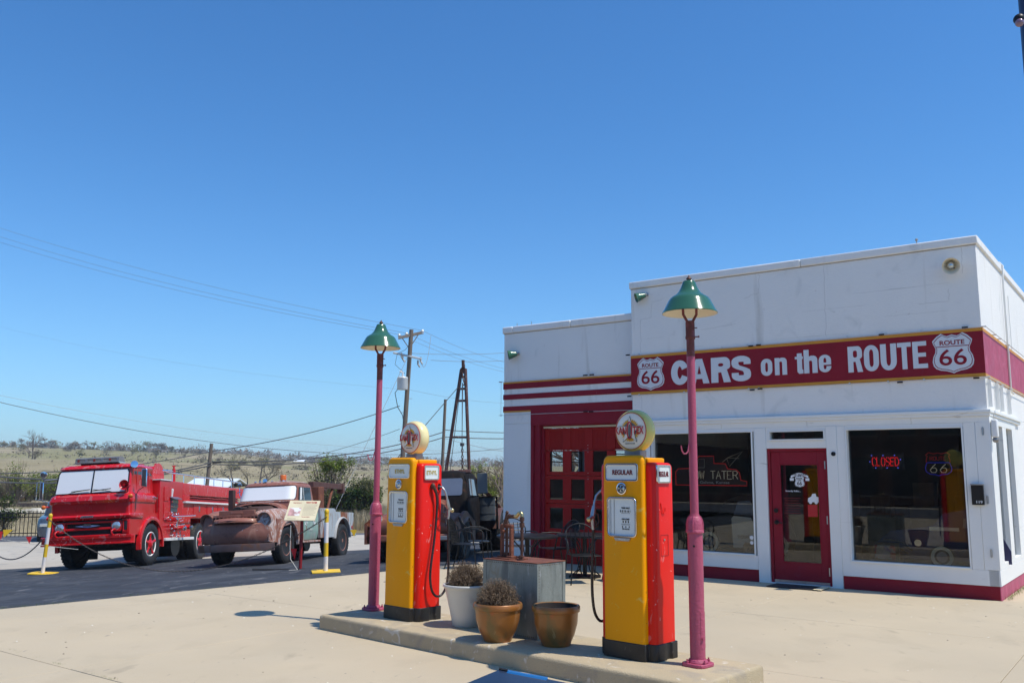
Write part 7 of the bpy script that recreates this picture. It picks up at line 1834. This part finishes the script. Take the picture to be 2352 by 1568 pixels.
# ---------------------------------------------------------------- black fence, debris and parked car at the far left
o = thing('metal_fence', 'black metal picket fence at the left edge beyond the road', 'fence', (0, 0, 0))
P0, P1 = Vector((-21.6, 37.7)), Vector((-18.2, 38.3))
Pm = Vector((-25.5, 36.2))
for a, b, n in ((P0, P1, 22), (Pm, P0, 22)):
    for i in range(n + 1):
        p = a.lerp(b, i / n); z = ground(p.x, p.y) + .0; g = MB(); g.cyl((p.x, p.y, z - .05), (p.x, p.y, z + 1.02), .015, n=5); g.build('picket', M['black'], o)
    for h in (.12, .78, .93):
        g = MB(); g.tube([(a.x, a.y, ground(a.x, a.y) + h), (b.x, b.y, ground(b.x, b.y) + h)], .022, 5); g.build('rail', M['black'], o)
for p in (P0, P0 + Vector((-.55, -.1))):
    z = ground(p.x, p.y); g = MB(); g.box(p.x - .12, p.x + .12, p.y - .12, p.y + .12, z - .1, z + 1.12); g.box(p.x - .14, p.x + .14, p.y - .14, p.y + .14, z + 1.121, z + 1.16); g.build('post', M['black'], o, bevel=.01)
def car(name, label, loc, rz, body, L=4.4, W=1.75, H=1.45, roof_only=False):
    o = thing(name, label, 'car', loc, rz)
    hw = W / 2
    rings = [rring(hw * .9, -L / 2 + .05, L / 2 - .05, .22, .25), rring(hw, -L / 2, L / 2, .45, .35), rring(hw, -L / 2 + .02, L / 2 - .02, .68, .35), rring(hw * .96, -L / 2 + .12, L / 2 - .1, .86, .35), rring(hw * .90, -L / 2 + .5, L / 2 - .3, .93, .4)]
    g = MB(); g.loft(rings); g.build('body', body, o, smooth=40)
    g = MB(); g.loft([rring(hw * .86, -.75, 1.75, .92, .25), rring(hw * .76, -.25, 1.35, H - .08, .25)]); g.build('windows', M['dark_glass'], o, smooth=30)
    g = MB(); g.loft([rring(hw * .77, -.28, 1.38, H - .085, .25), rring(hw * .74, -.22, 1.30, H - .02, .25), rring(hw * .55, .0, 1.1, H, .25)]); g.build('roof', body, o, smooth=50)
    for sx in (-1, 1):
        for y in (-L * .31, L * .30): wheel(o, (sx * (hw - .11), y, .32), .32, .2, sx, M['steel'], 'disc', .2)
        g = MB(); g.box(sx * hw * .72 - .14, sx * hw * .72 + .14, -L / 2 - .0, -L / 2 + .12, .58, .70); g.build('headlight', M['lens'], o, bevel=.02)
    return o
car('parked_car', 'dark parked car half hidden behind the front corner of the fire truck', (at(150, 1200, 36).x, 36, ground(at(150, 1200, 36).x, 36)), R(24), mat('car_dark_blue', (.05, .07, .10), .3, coat=.5))

# blue car whose roof just enters the bottom of the picture
cz = -.02
CY = 2.62
o = thing('blue_car', 'blue car whose dark roof tip and blue strip enter the bottom edge', 'car', (0, 0, 0))
def pt(x, y, Y=CY): return at(x, y, Y)
# a low roof: header corner, blue side rail, dark roof skin sloping away below the frame
A = [pt(1052, 1576), pt(1112, 1551), pt(1146, 1537), pt(1170, 1541.5), pt(1258, 1558), pt(1330, 1573)]
sh = lambda p, dx, dy, dz: p + Vector((dx, dy, dz))
g = MB()
rings = []
for dx, dy, dz in ((0, 0, 0), (.01, -.10, -.012), (.02, -.45, -.10), (.0, -.95, -.34), (0, -1.3, -.75), (0, -1.35, -1.0)):
    rings.append([sh(p, dx, dy, dz) for p in A] + [sh(A[-1], .45, dy * .8, dz - .18), sh(A[-1], .75, dy * .6, dz - .42), sh(A[-1], .72, dy * .5, -1.0), sh(A[0], -.1, dy * .4, -1.0), sh(A[0], -.28, dy * .5, dz - .35), sh(A[0], -.12, dy * .8, dz - .10)])
g.loft(rings); g.build('roof', M['navy_car'], o, smooth=60)
g = MB(); a, b, c = pt(1163, 1541), pt(1253, 1558.5), pt(1147, 1574)
g.loft([[sh(pt(1166, 1540.5), 0, .004, .003), sh(pt(1258, 1558), 0, .004, .003)], [sh(pt(1150, 1563), 0, -.03, .003), sh(pt(1190, 1568), 0, -.03, .0), ]][0:0] or [[sh(pt(1166, 1540.5), 0, k, .003 - kk) for k, kk in ((.006, 0), (-.012, .0))] + [sh(pt(1160, 1548), -.004, -.02, -.002), sh(pt(1160, 1548), -.004, .006, -.02)],
        [sh(pt(1258, 1557.5), 0, k, .003 - kk) for k, kk in ((.006, 0), (-.012, .0))] + [sh(pt(1250, 1564), -.004, -.02, -.002), sh(pt(1250, 1564), -.004, .006, -.02)]])
g.build('blue_rail', M['blue_car'], o, smooth=40)
g = MB(); g.tube([sh(pt(1146, 1537), 0, .0, .003), sh(pt(1166, 1541), 0, 0, .003)], .004, 6); g.build('trim', M['black'], o, smooth=40)
g = MB(); g.sphere(sh(pt(1163, 1546), 0, -.02, 0), .0035, 8, 6); g.build('bolt', M['chrome'], o)
lowz = lambda x, y: 0
body = MB(); body.loft([rring(.86, -.2, 3.6, .25, .3), rring(.9, -.3, 3.7, .5, .35), rring(.86, -.2, 3.6, .62, .35)])
for i, v in enumerate(body.v): body.v[i] = (v[0] + .1, v[1] - 2.2, v[2])
body.build('body', M['blue_car'], o, smooth=40)

# street pole whose edge shows at the top right corner
o = thing('street_pole', 'dark street pole with a small lamp fitting at the top right corner', 'street pole', (2.535, 4.05, 0))
g = MB(); g.tube([(0, 0, -.1), (0, 0, 7.2)], [.075, .055], 16); g.build('pole', mat('pole_midnight_blue', (.012, .012, .06), .4, coat=.3), o, smooth=40)
p = at(2341, 45, 3.9) - Vector((2.535, 4.05, 0))
g = MB(); g.tube([p + Vector((.0, 0, 0)), p + Vector((.16, .10, .07))], .016, 8); g.sphere(p, .026, 12, 8); g.build('fitting', M['black'], o, smooth=50)
g = MB(); g.sphere(p + Vector((-.006, -.01, -.022)), .020, 12, 8); g.build('lens', mat('violet_lens', (.25, .16, .22), .2, coat=.5), o, smooth=60)

# ---------------------------------------------------------------- vegetation
def bush(name, label, c, rad, h, n, leaf, seed, size=.09, twigs=60, twig_m='twig', cat='bush', group=None, hollow=.0, base=.1, lumps=9, trunk=None):
    rn = random.Random(seed); c = Vector(c)
    o = thing(name, label, cat, c, 0, group)
    L_ = []
    for k in range(lumps):
        a = rn.uniform(0, 2 * PI); q = rn.uniform(0, .62); zz = rn.uniform(base + .12, .86)
        L_.append((Vector((math.cos(a) * q * rad, math.sin(a) * q * rad, zz * h)), rn.uniform(.25, .48) * rad, rn.uniform(.12, .24) * h))
    g = MB(); vs = []; fs = []
    for i in range(n):
        cc, r_, hz = L_[i % lumps]
        d = Vector((rn.gauss(0, 1), rn.gauss(0, 1), rn.gauss(0, 1))).normalized() * rn.uniform(.35, 1.12)
        p = cc + Vector((d.x * r_, d.y * r_, d.z * hz))
        if p.z < .03: p.z = rn.uniform(.03, .2)
        u = Vector((rn.gauss(0, 1), rn.gauss(0, 1), rn.gauss(0, .7))).normalized(); v, w = frame(u); s = size * rn.uniform(.6, 1.4)
        b = len(vs); vs += [p - u * s, p + v * s * .5, p + u * s, p - v * s * .5]; fs.append((b, b + 1, b + 2, b + 3))
    g.add(vs, fs); g.build('crown', M[leaf], o, fixn=False)
    if twigs:
        g = MB()
        for i in range(twigs):
            cc, r_, hz = L_[rn.randrange(lumps)]
            d = Vector((rn.gauss(0, 1), rn.gauss(0, 1), abs(rn.gauss(.5, .6)))).normalized()
            e = cc + Vector((d.x * r_ * 1.15, d.y * r_ * 1.15, d.z * hz * 1.3))
            s0 = Vector((rn.uniform(-.08, .08) * rad, rn.uniform(-.08, .08) * rad, 0)); m_ = s0.lerp(e, .5) + Vector((rn.uniform(-.1, .1) * rad, rn.uniform(-.1, .1) * rad, .05 * h))
            t = max(.008, h * .004); g.tube([s0, m_, e], [t * 1.6, t, t * .4], 4, caps=False)
        g.build('branches', M[twig_m], o, fixn=False)
    if trunk:
        g = MB(); g.tube([(0, 0, -.1), (rn.uniform(-.1, .1), 0, h * .35), (rn.uniform(-.2, .2), 0, h * .7)], [trunk, trunk * .7, trunk * .3], 7); g.build('trunk', M['bark'], o, smooth=60)
    return o
def bare_tree(name, label, c, h, seed, m='twig', depth=5, spread=.5, r0=None, leaf=None, nleaf=0, group=None, lsize=.08):
    rn = random.Random(seed); o = thing(name, label, 'tree', c, 0, group)
    g = MB(); tr = MB(); tips = []
    def br(p, d, L_, r, k):
        q = p + d * L_; mid = p.lerp(q, .5) + Vector((rn.uniform(-1, 1), rn.uniform(-1, 1), 0)) * L_ * .06
        (tr if k >= depth - 1 else g).tube([p, mid, q], [r, r * .85, r * .68], 6 if k > 2 else 3, caps=False)
        if k == 0: tips.append(q); return
        for i in range(rn.choice((2, 3, 3)) if k > 1 else 3):
            t = rn.uniform(.55, 1.0); s = p.lerp(q, t)
            nd = (d + Vector((rn.gauss(0, spread), rn.gauss(0, spread), rn.gauss(.10, spread * .5)))).normalized()
            br(s, nd, L_ * rn.uniform(.60, .82), r * .60, k - 1)
    br(Vector((0, 0, -.1)), Vector((rn.uniform(-.08, .08), rn.uniform(-.08, .08), 1)).normalized(), h * .32, r0 or h * .022, depth)
    tr.build('trunk', M['bark'], o, smooth=60); g.build('branches', M[m], o, fixn=False)
    if leaf:
        f = MB(); vs = []; fs = []
        for i in range(nleaf):
            p = rn.choice(tips) + Vector((rn.gauss(0, .14), rn.gauss(0, .14), rn.gauss(0, .14))) * h * .12
            u = Vector((rn.gauss(0, 1), rn.gauss(0, 1), rn.gauss(0, 1))).normalized(); v, w = frame(u); s = lsize * rn.uniform(.6, 1.4)
            b = len(vs); vs += [p - u * s, p + v * s * .55, p + u * s, p - v * s * .55]; fs.append((b, b + 1, b + 2, b + 3))
        f.add(vs, fs); f.build('crown', M[leaf], o, fixn=False)
    return o
def gp(x, Y):
    p = at(x, 1100, Y); return Vector((p.x, Y, ground(p.x, Y)))
# behind the tow truck
bush('evergreen_bush', 'dense dark green cedar bush behind the tow truck bed', gp(792, 47), 2.1, 2.7, 5200, 'leaf_dark', 2, .085, 50)
bare_tree('sapling', 'light green leafing young tree rising above the dark bush behind the tow truck', gp(797, 49), 4.7, 12, 'twig', 6, .52, r0=.05, leaf='leaf_spring', nleaf=3200, lsize=.052)
bush('shrub', 'yellow-green loose shrub left of the dark bush, behind the tow truck cab', gp(752, 50), 1.7, 3.8, 1100, 'leaf_spring', 4, .075, 120)
bush('evergreen_bush', 'dark olive bush between the lamp post and the light green sapling', gp(852, 49), 1.7, 2.4, 3600, 'leaf_dark', 6, .085, 60)
bush('shrub', 'tangle of olive brush just left of the dark cedar bush', gp(762, 46), 1.5, 2.4, 1500, 'leaf_olive', 8, .07, 150)
bush('shrub', 'olive brush between the sapling and the lamp post', gp(828, 47), 1.5, 2.6, 1500, 'leaf_olive', 9, .07, 150)
bush('shrub', 'thin brush behind the tow truck boom', gp(722, 52), 1.6, 2.4, 900, 'leaf_olive', 10, .07, 130)
# right, between derrick truck and shop
for k, (x, Y, h, s) in enumerate(((1085, 40, 2.8, 31), (1103, 37, 3.1, 32), (1122, 39, 3.0, 33), (1140, 36, 3.3, 34), (1112, 44, 3.1, 35), (1135, 43, 3.3, 36), (1160, 38, 3.1, 37), (1180, 42, 3.4, 38))):
    bare_tree('thicket_tree', ('budding thicket tree right behind the drum of the derrick truck', 'low budding tree between the derrick truck mirror and the shop', 'budding tree in the thicket left of the shop corner', 'tallest budding thicket tree touching the shop corner', 'budding thicket tree behind the truck mirror', 'budding thicket tree at the back, beside the shop wall', 'budding thicket tree partly behind the shop corner', 'budding thicket tree hidden behind the garage bay')[k], gp(x, Y), h, s, 'twig', 6, .42, leaf='leaf_spring' if k % 2 else 'leaf_olive', nleaf=700, lsize=.05, group='budding thicket beside the shop')
bare_tree('bare_tree', 'leafless tree with upswept branches against the sky left of the shop', gp(1150, 34), 3.9, 44, 'twig', 6, .38)
bare_tree('bare_tree', 'leafless pale tree just above the derrick truck winch', gp(1024, 60), 3.4, 45, 'twig', 5, .4)
# seen through the garage's side windows
bare_tree('bare_tree', 'leafless tree seen through the garage door panes', gp(1285, 30), 6.4, 46, 'twig', 6, .45)
bare_tree('bare_tree', 'second leafless tree seen through the garage door panes, farther right', gp(1395, 31), 6.8, 47, 'twig', 6, .45)
# left
for k, (x, Y, r_, h, leaf, lab) in enumerate(((38, 74, 1.9, 4.0, 'leaf_spring', 'tall yellow-green leafing shrub at the far left'), (8, 82, 1.9, 3.0, 'leaf_olive', 'greyish shrub at the left edge of the picture'), (70, 80, 1.9, 2.7, 'leaf_spring', 'second yellow-green shrub, right of the tallest one at far left'),
        (100, 84, 1.9, 2.6, 'leaf_spring', 'olive shrub just left of the fire truck cab'), (125, 78, 2.4, 3.2, 'leaf_spring', 'light green shrub behind the fire truck mirror'))):
    bush('shrub', lab, gp(x, Y), r_, h, 1500, leaf, 60 + k, .09, 160)
bush('evergreen_bush', 'small dark cedar bush behind the metal fence', gp(18, 42), 1.0, 1.7, 2200, 'leaf_dark', 71, .06, 30)
# dry grass clumps and reeds
def tufts(name, label, pts, h, w, m, seed, kind='stuff', cat=None, per=9):
    rn = random.Random(seed); g = MB(); vs = []; fs = []
    for p in pts:
        for k in range(per):
            a = rn.uniform(0, 2 * PI); b0 = Vector((p.x + rn.gauss(0, w), p.y + rn.gauss(0, w), p.z)); hh = h * rn.uniform(.5, 1.25); lean = Vector((math.cos(a), math.sin(a), 0)) * hh * rn.uniform(.1, .45)
            t = Vector((-math.sin(a), math.cos(a), 0)) * hh * .018
            b = len(vs); vs += [b0 - t, b0 + t, b0 + lean * .4 + Vector((0, 0, hh * .6)) + t * .8, b0 + lean * .4 + Vector((0, 0, hh * .6)) - t * .8, b0 + lean + Vector((0, 0, hh))]
            fs += [(b, b + 1, b + 2, b + 3), (b + 3, b + 2, b + 4)]
    g.add(vs, fs); o = g.build(name, M[m], None, fixn=False); return tag(o, label, cat, kind=kind)
rn = random.Random(5)
P = []
for i in range(2600):
    Y = rn.uniform(40.5, 62); x = rn.uniform(640, 1230); q = at(x, 1150, Y); P.append(Vector((q.x, Y, ground(q.x, Y))))
tufts('dry_grass', 'band of tall dry grass beyond the road', P, .75, .3, 'grass_dry', 1, per=8, cat='grass')
P = []
for i in range(1500):
    Y = rn.uniform(42, 80); x = rn.uniform(-60, 640); q = at(x, 1150, Y); P.append(Vector((q.x, Y, ground(q.x, Y))))
tufts('dry_grass', 'short dry grass beyond the fence at the left', P, .35, .4, 'grass_dry', 2, per=8, cat='grass')
# weeds along the asphalt edge and one joint
P = []
for i in range(420):
    e = rn.betavariate(1.2, 2.2) * 14 - 4; 
    if noise.noise(Vector((e * 1.3, 0, 0))) < -.15: continue
    q = eline(e, rn.gauss(.0, .035)); P.append(Vector((q[0], q[1], .0)))
tufts('edge_weeds', 'green weeds growing along the edge where asphalt meets concrete', P, .028, .03, 'grass_green', 3, per=7, cat='weeds')
P = []
for i in range(90):
    s = rn.uniform(0, 1) ; a, b = Vector((-4.9, 8.8, 0)), Vector((-2.9, 7.2, 0)); p = a.lerp(b, s)
    if noise.noise(Vector((s * 9, 2, 0))) > .02: P.append(p)
tufts('joint_weeds', 'small weeds in the concrete joint at the bottom left', P, .018, .012, 'grass_green', 4, per=6, cat='weeds')
P = [bw(2.73 + rn.uniform(0, .05), rn.uniform(.2, 1.6) ** 1.3) for i in range(60)]
tufts('wall_weeds', 'weeds at the foot of the sunlit side wall', P, .05, .02, 'grass_green', 6, per=6, cat='weeds')

# grit and small debris on the concrete
g = MB()
for i in range(420):
    a = rn.uniform(-9, 9); Y = rn.uniform(4.5, 15); 
    if tcoord(a, Y) > -.1: continue
    q = Vector((a, Y, .0)); lc = (q - Vector(IO)); ex, ey = lc.x * math.cos(IRZ) + lc.y * math.sin(IRZ), -lc.x * math.sin(IRZ) + lc.y * math.cos(IRZ)
    if -.1 < ex < 4.7 and -.1 < ey < 1.1: continue
    bl = (q.x - BO.x) * .594 + (q.y - BO.y) * .804
    if bl > -.1: continue
    s = rn.uniform(.004, .011) * (1.6 if i % 9 == 0 else 1); t = rn.uniform(0, PI)
    g.loft([[q + Vector((math.cos(t + k * PI / 2) * s * kk * (1.6 if k % 2 else 1), math.sin(t + k * PI / 2) * s * kk, z * s * .6)) for k in range(4)] for z, kk in ((0, 1), (.8, .6))], mi=i % 2)
tag(g.build('grit', [mat('pale_grit', (.72, .68, .58), .7), mat('dark_grit', (.10, .08, .06), .9)], None, fixn=False), 'scattered grit and leaf bits on the concrete', 'grit', kind='stuff')
# tree line on the crest: individual crowns near, mass far
ZONES = [(-200, 60, 'at the far left'), (60, 180, 'left of the fire truck cab'), (180, 330, 'above the fire truck cab'), (330, 480, 'above the fire truck body'), (480, 600, 'right of the short pole'), (600, 740, 'above the tow truck cab'), (740, 870, 'above the tow truck bed'), (870, 1200, 'right of the left lamp')]
ORD = ['leftmost', 'second from left', 'third from left', 'fourth from left', 'fifth from left', 'sixth from left', 'seventh from left', 'eighth from left', 'ninth from left']
def zone_labels(xs, what):
    out = {}
    for a, b, z in ZONES:
        m = sorted([x for x in xs if a <= x < b])
        for i, x in enumerate(m): out[x] = '%s %s %s' % (ORD[min(i, 8)], what, z)
    return out
xs = [-20 + k * 22 + rn.uniform(-8, 8) for k in range(46)]
zl = zone_labels(xs, 'tree on the far crest')
for k, x in enumerate(xs):
    az = math.atan2(x - 1176, 2064); r_ = rn.uniform(470, 520) if x < 460 else rn.uniform(560, 640)
    X_, Y_ = r_ * math.sin(az), r_ * math.cos(az); z = ground(X_, Y_)
    s = rn.uniform(.7, 1.2)
    green = rn.random() < .28
    bush('crest_tree', zl[x], (X_, Y_, z - .8), 5.6 * s, 5.6 * s, 520, 'leaf_olive' if green else ('leaf_brown' if k % 2 else 'leaf_brown2'), 200 + k, .42, 0, cat='tree', group='trees along the far crest', base=-.05, lumps=8, trunk=.16)
g = MB(); vs = []; fs = []
for i in range(36000):
    x = rn.uniform(-100, 1400) if i < 24000 else rn.uniform(-3000, -100); az = math.atan2(x - 1176, 2064)
    if -100 < x < 250 and rn.random() < .6: continue
    far = rn.random() < .75
    r_ = rn.uniform(640, 760) if far else rn.uniform(500, 640)
    X_, Y_ = r_ * math.sin(az), r_ * math.cos(az); z = ground(X_, Y_)
    hh = (5.2 + 3.5 * noise.noise(Vector((x * .03, 1, 0)))) * (1 if far else .6) * (1.25 if x > 560 else 1)
    p = Vector((X_, Y_, z + rn.uniform(0, 1) ** .8 * hh)); u = Vector((rn.gauss(0, 1), rn.gauss(0, .4), rn.gauss(0, 1))).normalized(); v, w = frame(u); s = rn.uniform(.5, 1.2)
    b = len(vs); vs += [p - u * s, p + v * s * .7, p + u * s, p - v * s * .7]; fs.append((b, b + 1, b + 2, b + 3))
g.add(vs, fs); tag(g.build('distant_woods', M['leaf_brown2'], None, fixn=False), 'brown leafless woods along the horizon', 'woods', kind='stuff')
P = []; g = MB(); vs = []; fs = []
for i in range(5600):
    x = rn.uniform(-80, 1250) if i < 3400 else rn.uniform(-2600, -80); r_ = 110 + 420 * rn.random() ** 1.3; az = math.atan2(x - 1176, 2064); X_, Y_ = r_ * math.sin(az), r_ * math.cos(az)
    if noise.noise(Vector((X_ * .02, Y_ * .02, 5))) + rn.uniform(-.25, .25) < .02: continue
    z = ground(X_, Y_); s0 = rn.uniform(.25, .8) * (.6 + r_ / 500)
    for q in range(7):
        p = Vector((X_ + rn.gauss(0, .6) * s0, Y_ + rn.gauss(0, .5) * s0, z + rn.uniform(.0, .9) * s0)); u = Vector((rn.gauss(0, 1), rn.gauss(0, .5), rn.gauss(0, .8))).normalized(); v, w = frame(u); s = s0 * rn.uniform(.25, .55)
        b = len(vs); vs += [p - u * s, p + v * s * .7, p + u * s, p - v * s * .7]; fs.append((b, b + 1, b + 2, b + 3))
g.add(vs, fs); tag(g.build('hillside_scrub', M['leaf_brown'], None, fixn=False), 'low scrub scattered over the dry hillside', 'scrub', kind='stuff')
# scattered shrubs on the slope
slope = [(185, 290.), (240, 300), (75, 235), (300, 330), (355, 300), (420, 320), (535, 190), (548, 196), (585, 230), (605, 225), (625, 215), (640, 240), (560, 260), (690, 260), (700, 268), (770, 300), (820, 300), (840, 290), (865, 310), (795, 280), (150, 330), (40, 300), (460, 260), (500, 300), (900, 240), (1080, 260), (1100, 230)]
sl_ = zone_labels([x for x, _ in slope], 'shrub on the dry hillside')
for k, (x, Y) in enumerate(slope):
    c = gp(x, Y); s = rn.uniform(.8, 1.3)
    bush('slope_shrub', sl_[x], c, 2.6 * s, 2.6 * s, 420, 'leaf_brown' if k % 3 else 'leaf_olive', 300 + k, .20, 30, group='shrubs dotted over the hillside', lumps=6, base=-.05)
for k, (x, Y, h) in enumerate(((70, 236, 9.0), (62, 250, 7.0), (536, 110, 6.0), (598, 118, 6.2), (612, 124, 5.6), (570, 122, 4.5))):
    bare_tree('hill_tree', ('tall bare tree on the slope at the far left', 'smaller bare tree beside the tall one on the left slope', 'round bare tree above the tow truck exhaust', 'bare tree above the tow truck cab', 'bare tree right of the beacon, above the tow truck cab', 'low bare tree between the short pole and the tow truck')[k], gp(x, Y), h, 80 + k, 'leaf_brown' if k > 1 else 'twig', 5, .5)
# far buildings
def shed(x0, x1, y, Y, h, label, roof='shed_white', wall='shed_grey', name='shed', depth=10, rise=.8):
    a, b = at(x0, y, Y), at(x1, y, Y)
    z = a.z - h - rise - .14                    # y = the line of the roof ridge
    o = thing(name, label, 'building', ((a.x + b.x) / 2, Y, z)); w = (b.x - a.x) / 2
    g = MB(); g.box(-w, w, 0, depth, -2, h); g.build('wall', M[wall], o)
    g = MB(); g.prism([(-.3, h), (depth / 2, h + rise), (depth + .3, h), (depth + .3, h + .12), (depth / 2, h + rise + .14), (-.3, h + .12)], -w - .3, w + .3, 'YZ'); g.build('roof', M[roof], o)
    n = max(2, int(w / 1.6))
    for i in range(n):
        x = lerp(-w, w, (i + .5) / n); g = MB(); g.box(x - .45, x + .45, -.05, 0, h * .35, h * .75); g.build('window', M['dark_glass'], o)
    return o
shed(424, 520, 1098, 120, 2.0, 'long white-roofed shed behind the fire truck body', rise=1.1)
shed(775, 803, 1116, 130, 1.2, 'white ribbed shed roof left of the sapling, behind the tow truck', depth=6, rise=.5)
shed(819, 850, 1117, 132, 1.2, 'white ribbed shed roof right of the sapling', depth=6, rise=.5)
shed(738, 764, 1114, 128, 1.6, 'grey-walled small shed with white roof beyond the tow truck boom', 'shed_white', 'shed_grey', depth=5, rise=.5)
shed(674, 697, 1041 + 12, 470, 2.0, 'pale blue house near the crest beyond the short pole, left one', 'shed_white', 'house_blue', 'house', 8, 1.5)
shed(398, 414, 1045, 475, 2.0, 'pale blue house near the crest behind the fire truck, right one of the pair', 'shed_white', 'house_blue', 'house', 8, 1.5)
shed(383, 396, 1045, 472, 2.0, 'pale blue house near the crest behind the fire truck, left one of the pair', 'shed_white', 'house_blue', 'house', 8, 1.5)
shed(197, 211, 1032, 472, 1.5, 'tiny white house on the crest above the fire truck light bar', 'shed_white', 'shed_white', 'house', 8, 1.2)
shed(694, 722, 1063, 480, 1.2, 'long white farm roof on the far hill above the tow truck', 'shed_white', 'shed_white', 'farm_building', 10, .8)
# far poles
for k, (x, y0, Y, h, lab) in enumerate(((344, 1018, 430, 14, 'far utility pole on the crest above the fire truck light bar'), (492, 1030, 430, 12, 'far utility pole on the crest right of the light bar'), (738, 1072, 170, 9, 'grey pole with a white box beyond the tow truck boom'), (760, 1080, 200, 8, 'wooden cross-armed pole beyond the tow truck boom'), (642, 1040, 430, 11, 'far thin pole on the crest above the tow truck'))):
    t = at(x, y0, Y); o = thing('far_pole', lab, 'utility pole', (t.x, t.y, t.z - h), 0); g = MB(); g.cyl((0, 0, 0), (0, 0, h), .12 * Y / 200, .09 * Y / 200, 6); g.build('pole', M['pole_grey'], o); g = MB(); g.box(-1, 1, -.08, .08, h - .8, h - .6); g.build('crossarm', M['pole_grey'], o)
# debris and pipes beyond the fence
q = gp(47, 80); g = MB(); g.lathe([(.20, 0), (.22, .02), (.22, 1.1), (.20, 1.12), (.18, 1.1), (.18, .1)], 20, axis='X'); o = g.build('rusty_pipe', mat('orange_pipe', (.32, .13, .05), .8, var=.2, scale=3), None, smooth=40); o.location = q + Vector((-.5, 0, .25)); tag(o, 'fat orange rusty pipe lying beyond the metal fence', 'pipe')
for k, (x, Y, L_) in enumerate(((55, 84, 9), (75, 72, 9), (80, 92, 8))):
    q = gp(x, Y); g = MB(); g.box(-L_ / 2, L_ / 2, -.25, .25, 0, .28); g.box(-L_ / 2, L_ / 2, -.02, .1, .28, .34); o = g.build('timber_beam', mat('dark_timber', (.07, .05, .04), .9, var=.3), None, bevel=.02); o.location = q; o.rotation_euler.z = -.05 + .03 * k; tag(o, ('long dark timber beam lying behind the orange pipe', 'long dark timber beam lying in front of the orange pipe', 'farthest long dark timber beam at the left')[k], 'timber')
rn = random.Random(8)
for k in range(16):
    x = (6 + k * 14 + rn.uniform(-4, 4)) if k < 8 else (10 + (k - 8) * 16); Y = rn.uniform(86, 98) if k < 8 else rn.uniform(58, 66); q = gp(x, Y); g = MB(); s = rn.uniform(.3, .8)
    g.loft([[Vector((math.cos(a) * s * rn.uniform(.7, 1.3) * kk, math.sin(a) * s * .6 * kk, z * s * .6)) for a in [2 * PI * i / 7 for i in range(7)]] for z, kk in ((0, 1), (.5, .85), (.9, .4))]); o = g.build('rubble_block', mat('pale_rubble', (.50, .46, .38), .9, var=.2), None); o.location = q; tag(o, '%s pale rubble block %s the orange pipe' % (ORD[k % 8], 'behind' if k < 8 else 'in front of'), 'rubble', 'pale rubble beyond the fence')

# ---------------------------------------------------------------- the other side of the street, behind the camera
def street_strip(n0, n1, m, dz, name):
    g = MB(); q = [bw(a, b) for a, b in ((-34, n0), (30, n0), (30, n1), (-34, n1))]; g.add([(p.x, p.y, dz) for p in q], [(0, 1, 2, 3)]); return g.build(name, m, None, kind='structure')
street_strip(-34, -24.05, M['old_asphalt'], -.008, 'street')
street_strip(-36.4, -34.02, M['road'], .0, 'far_pavement')
brick = mat('dark_brick', (.13, .065, .05), .85, var=.2, scale=8, bump=.3)
x = -30
for k, (w, h) in enumerate(((9, 7.5), (7, 6.2), (10, 8.4), (8, 6.8), (9, 7.6), (8, 6.4))):
    o = thing('street_building', '%s brick building across the street, seen only as a window reflection' % ORD[k] , 'building', bw(x, -36.5), BRZ, 'brick buildings across the street')
    g = MB(); g.box(0, w - .1, -10, 0, -.3, h); g.build('wall', brick, o)
    g = MB(); g.box(-.05, w - .05, -10, .12, h, h + .35); g.build('cornice', M['pole_grey'], o)
    for i in range(int(w // 2)):
        for z0, z1 in ((.6, 2.6), (3.8, 5.4)):
            g = MB(); g.box(.6 + i * 2, 1.9 + i * 2, -.02, .03, z0, z1); f_ = g.build('window', M['dark_glass'], o)
            g = MB(); g.box(.5 + i * 2, 2.0 + i * 2, .03, .10, z0 - .12, z0 - .01); g.build('sill', M['pole_grey'], o)
    x += w
# ================================================================ light haze in the air
hb = MB(); hb.box(-1450, 1450, -1450, 1450, -6, 26)
hm = bpy.data.materials.new('haze'); hm.use_nodes = True; hn = hm.node_tree.nodes; hn.clear()
ho = hn.new('ShaderNodeOutputMaterial'); hv = hn.new('ShaderNodeVolumePrincipled'); hv.inputs['Density'].default_value = .00038; hv.inputs['Color'].default_value = (.80, .88, 1, 1)
hm.node_tree.links.new(hv.outputs[0], ho.inputs['Volume'])
tag(hb.build("haze", hm, None), kind="stuff")
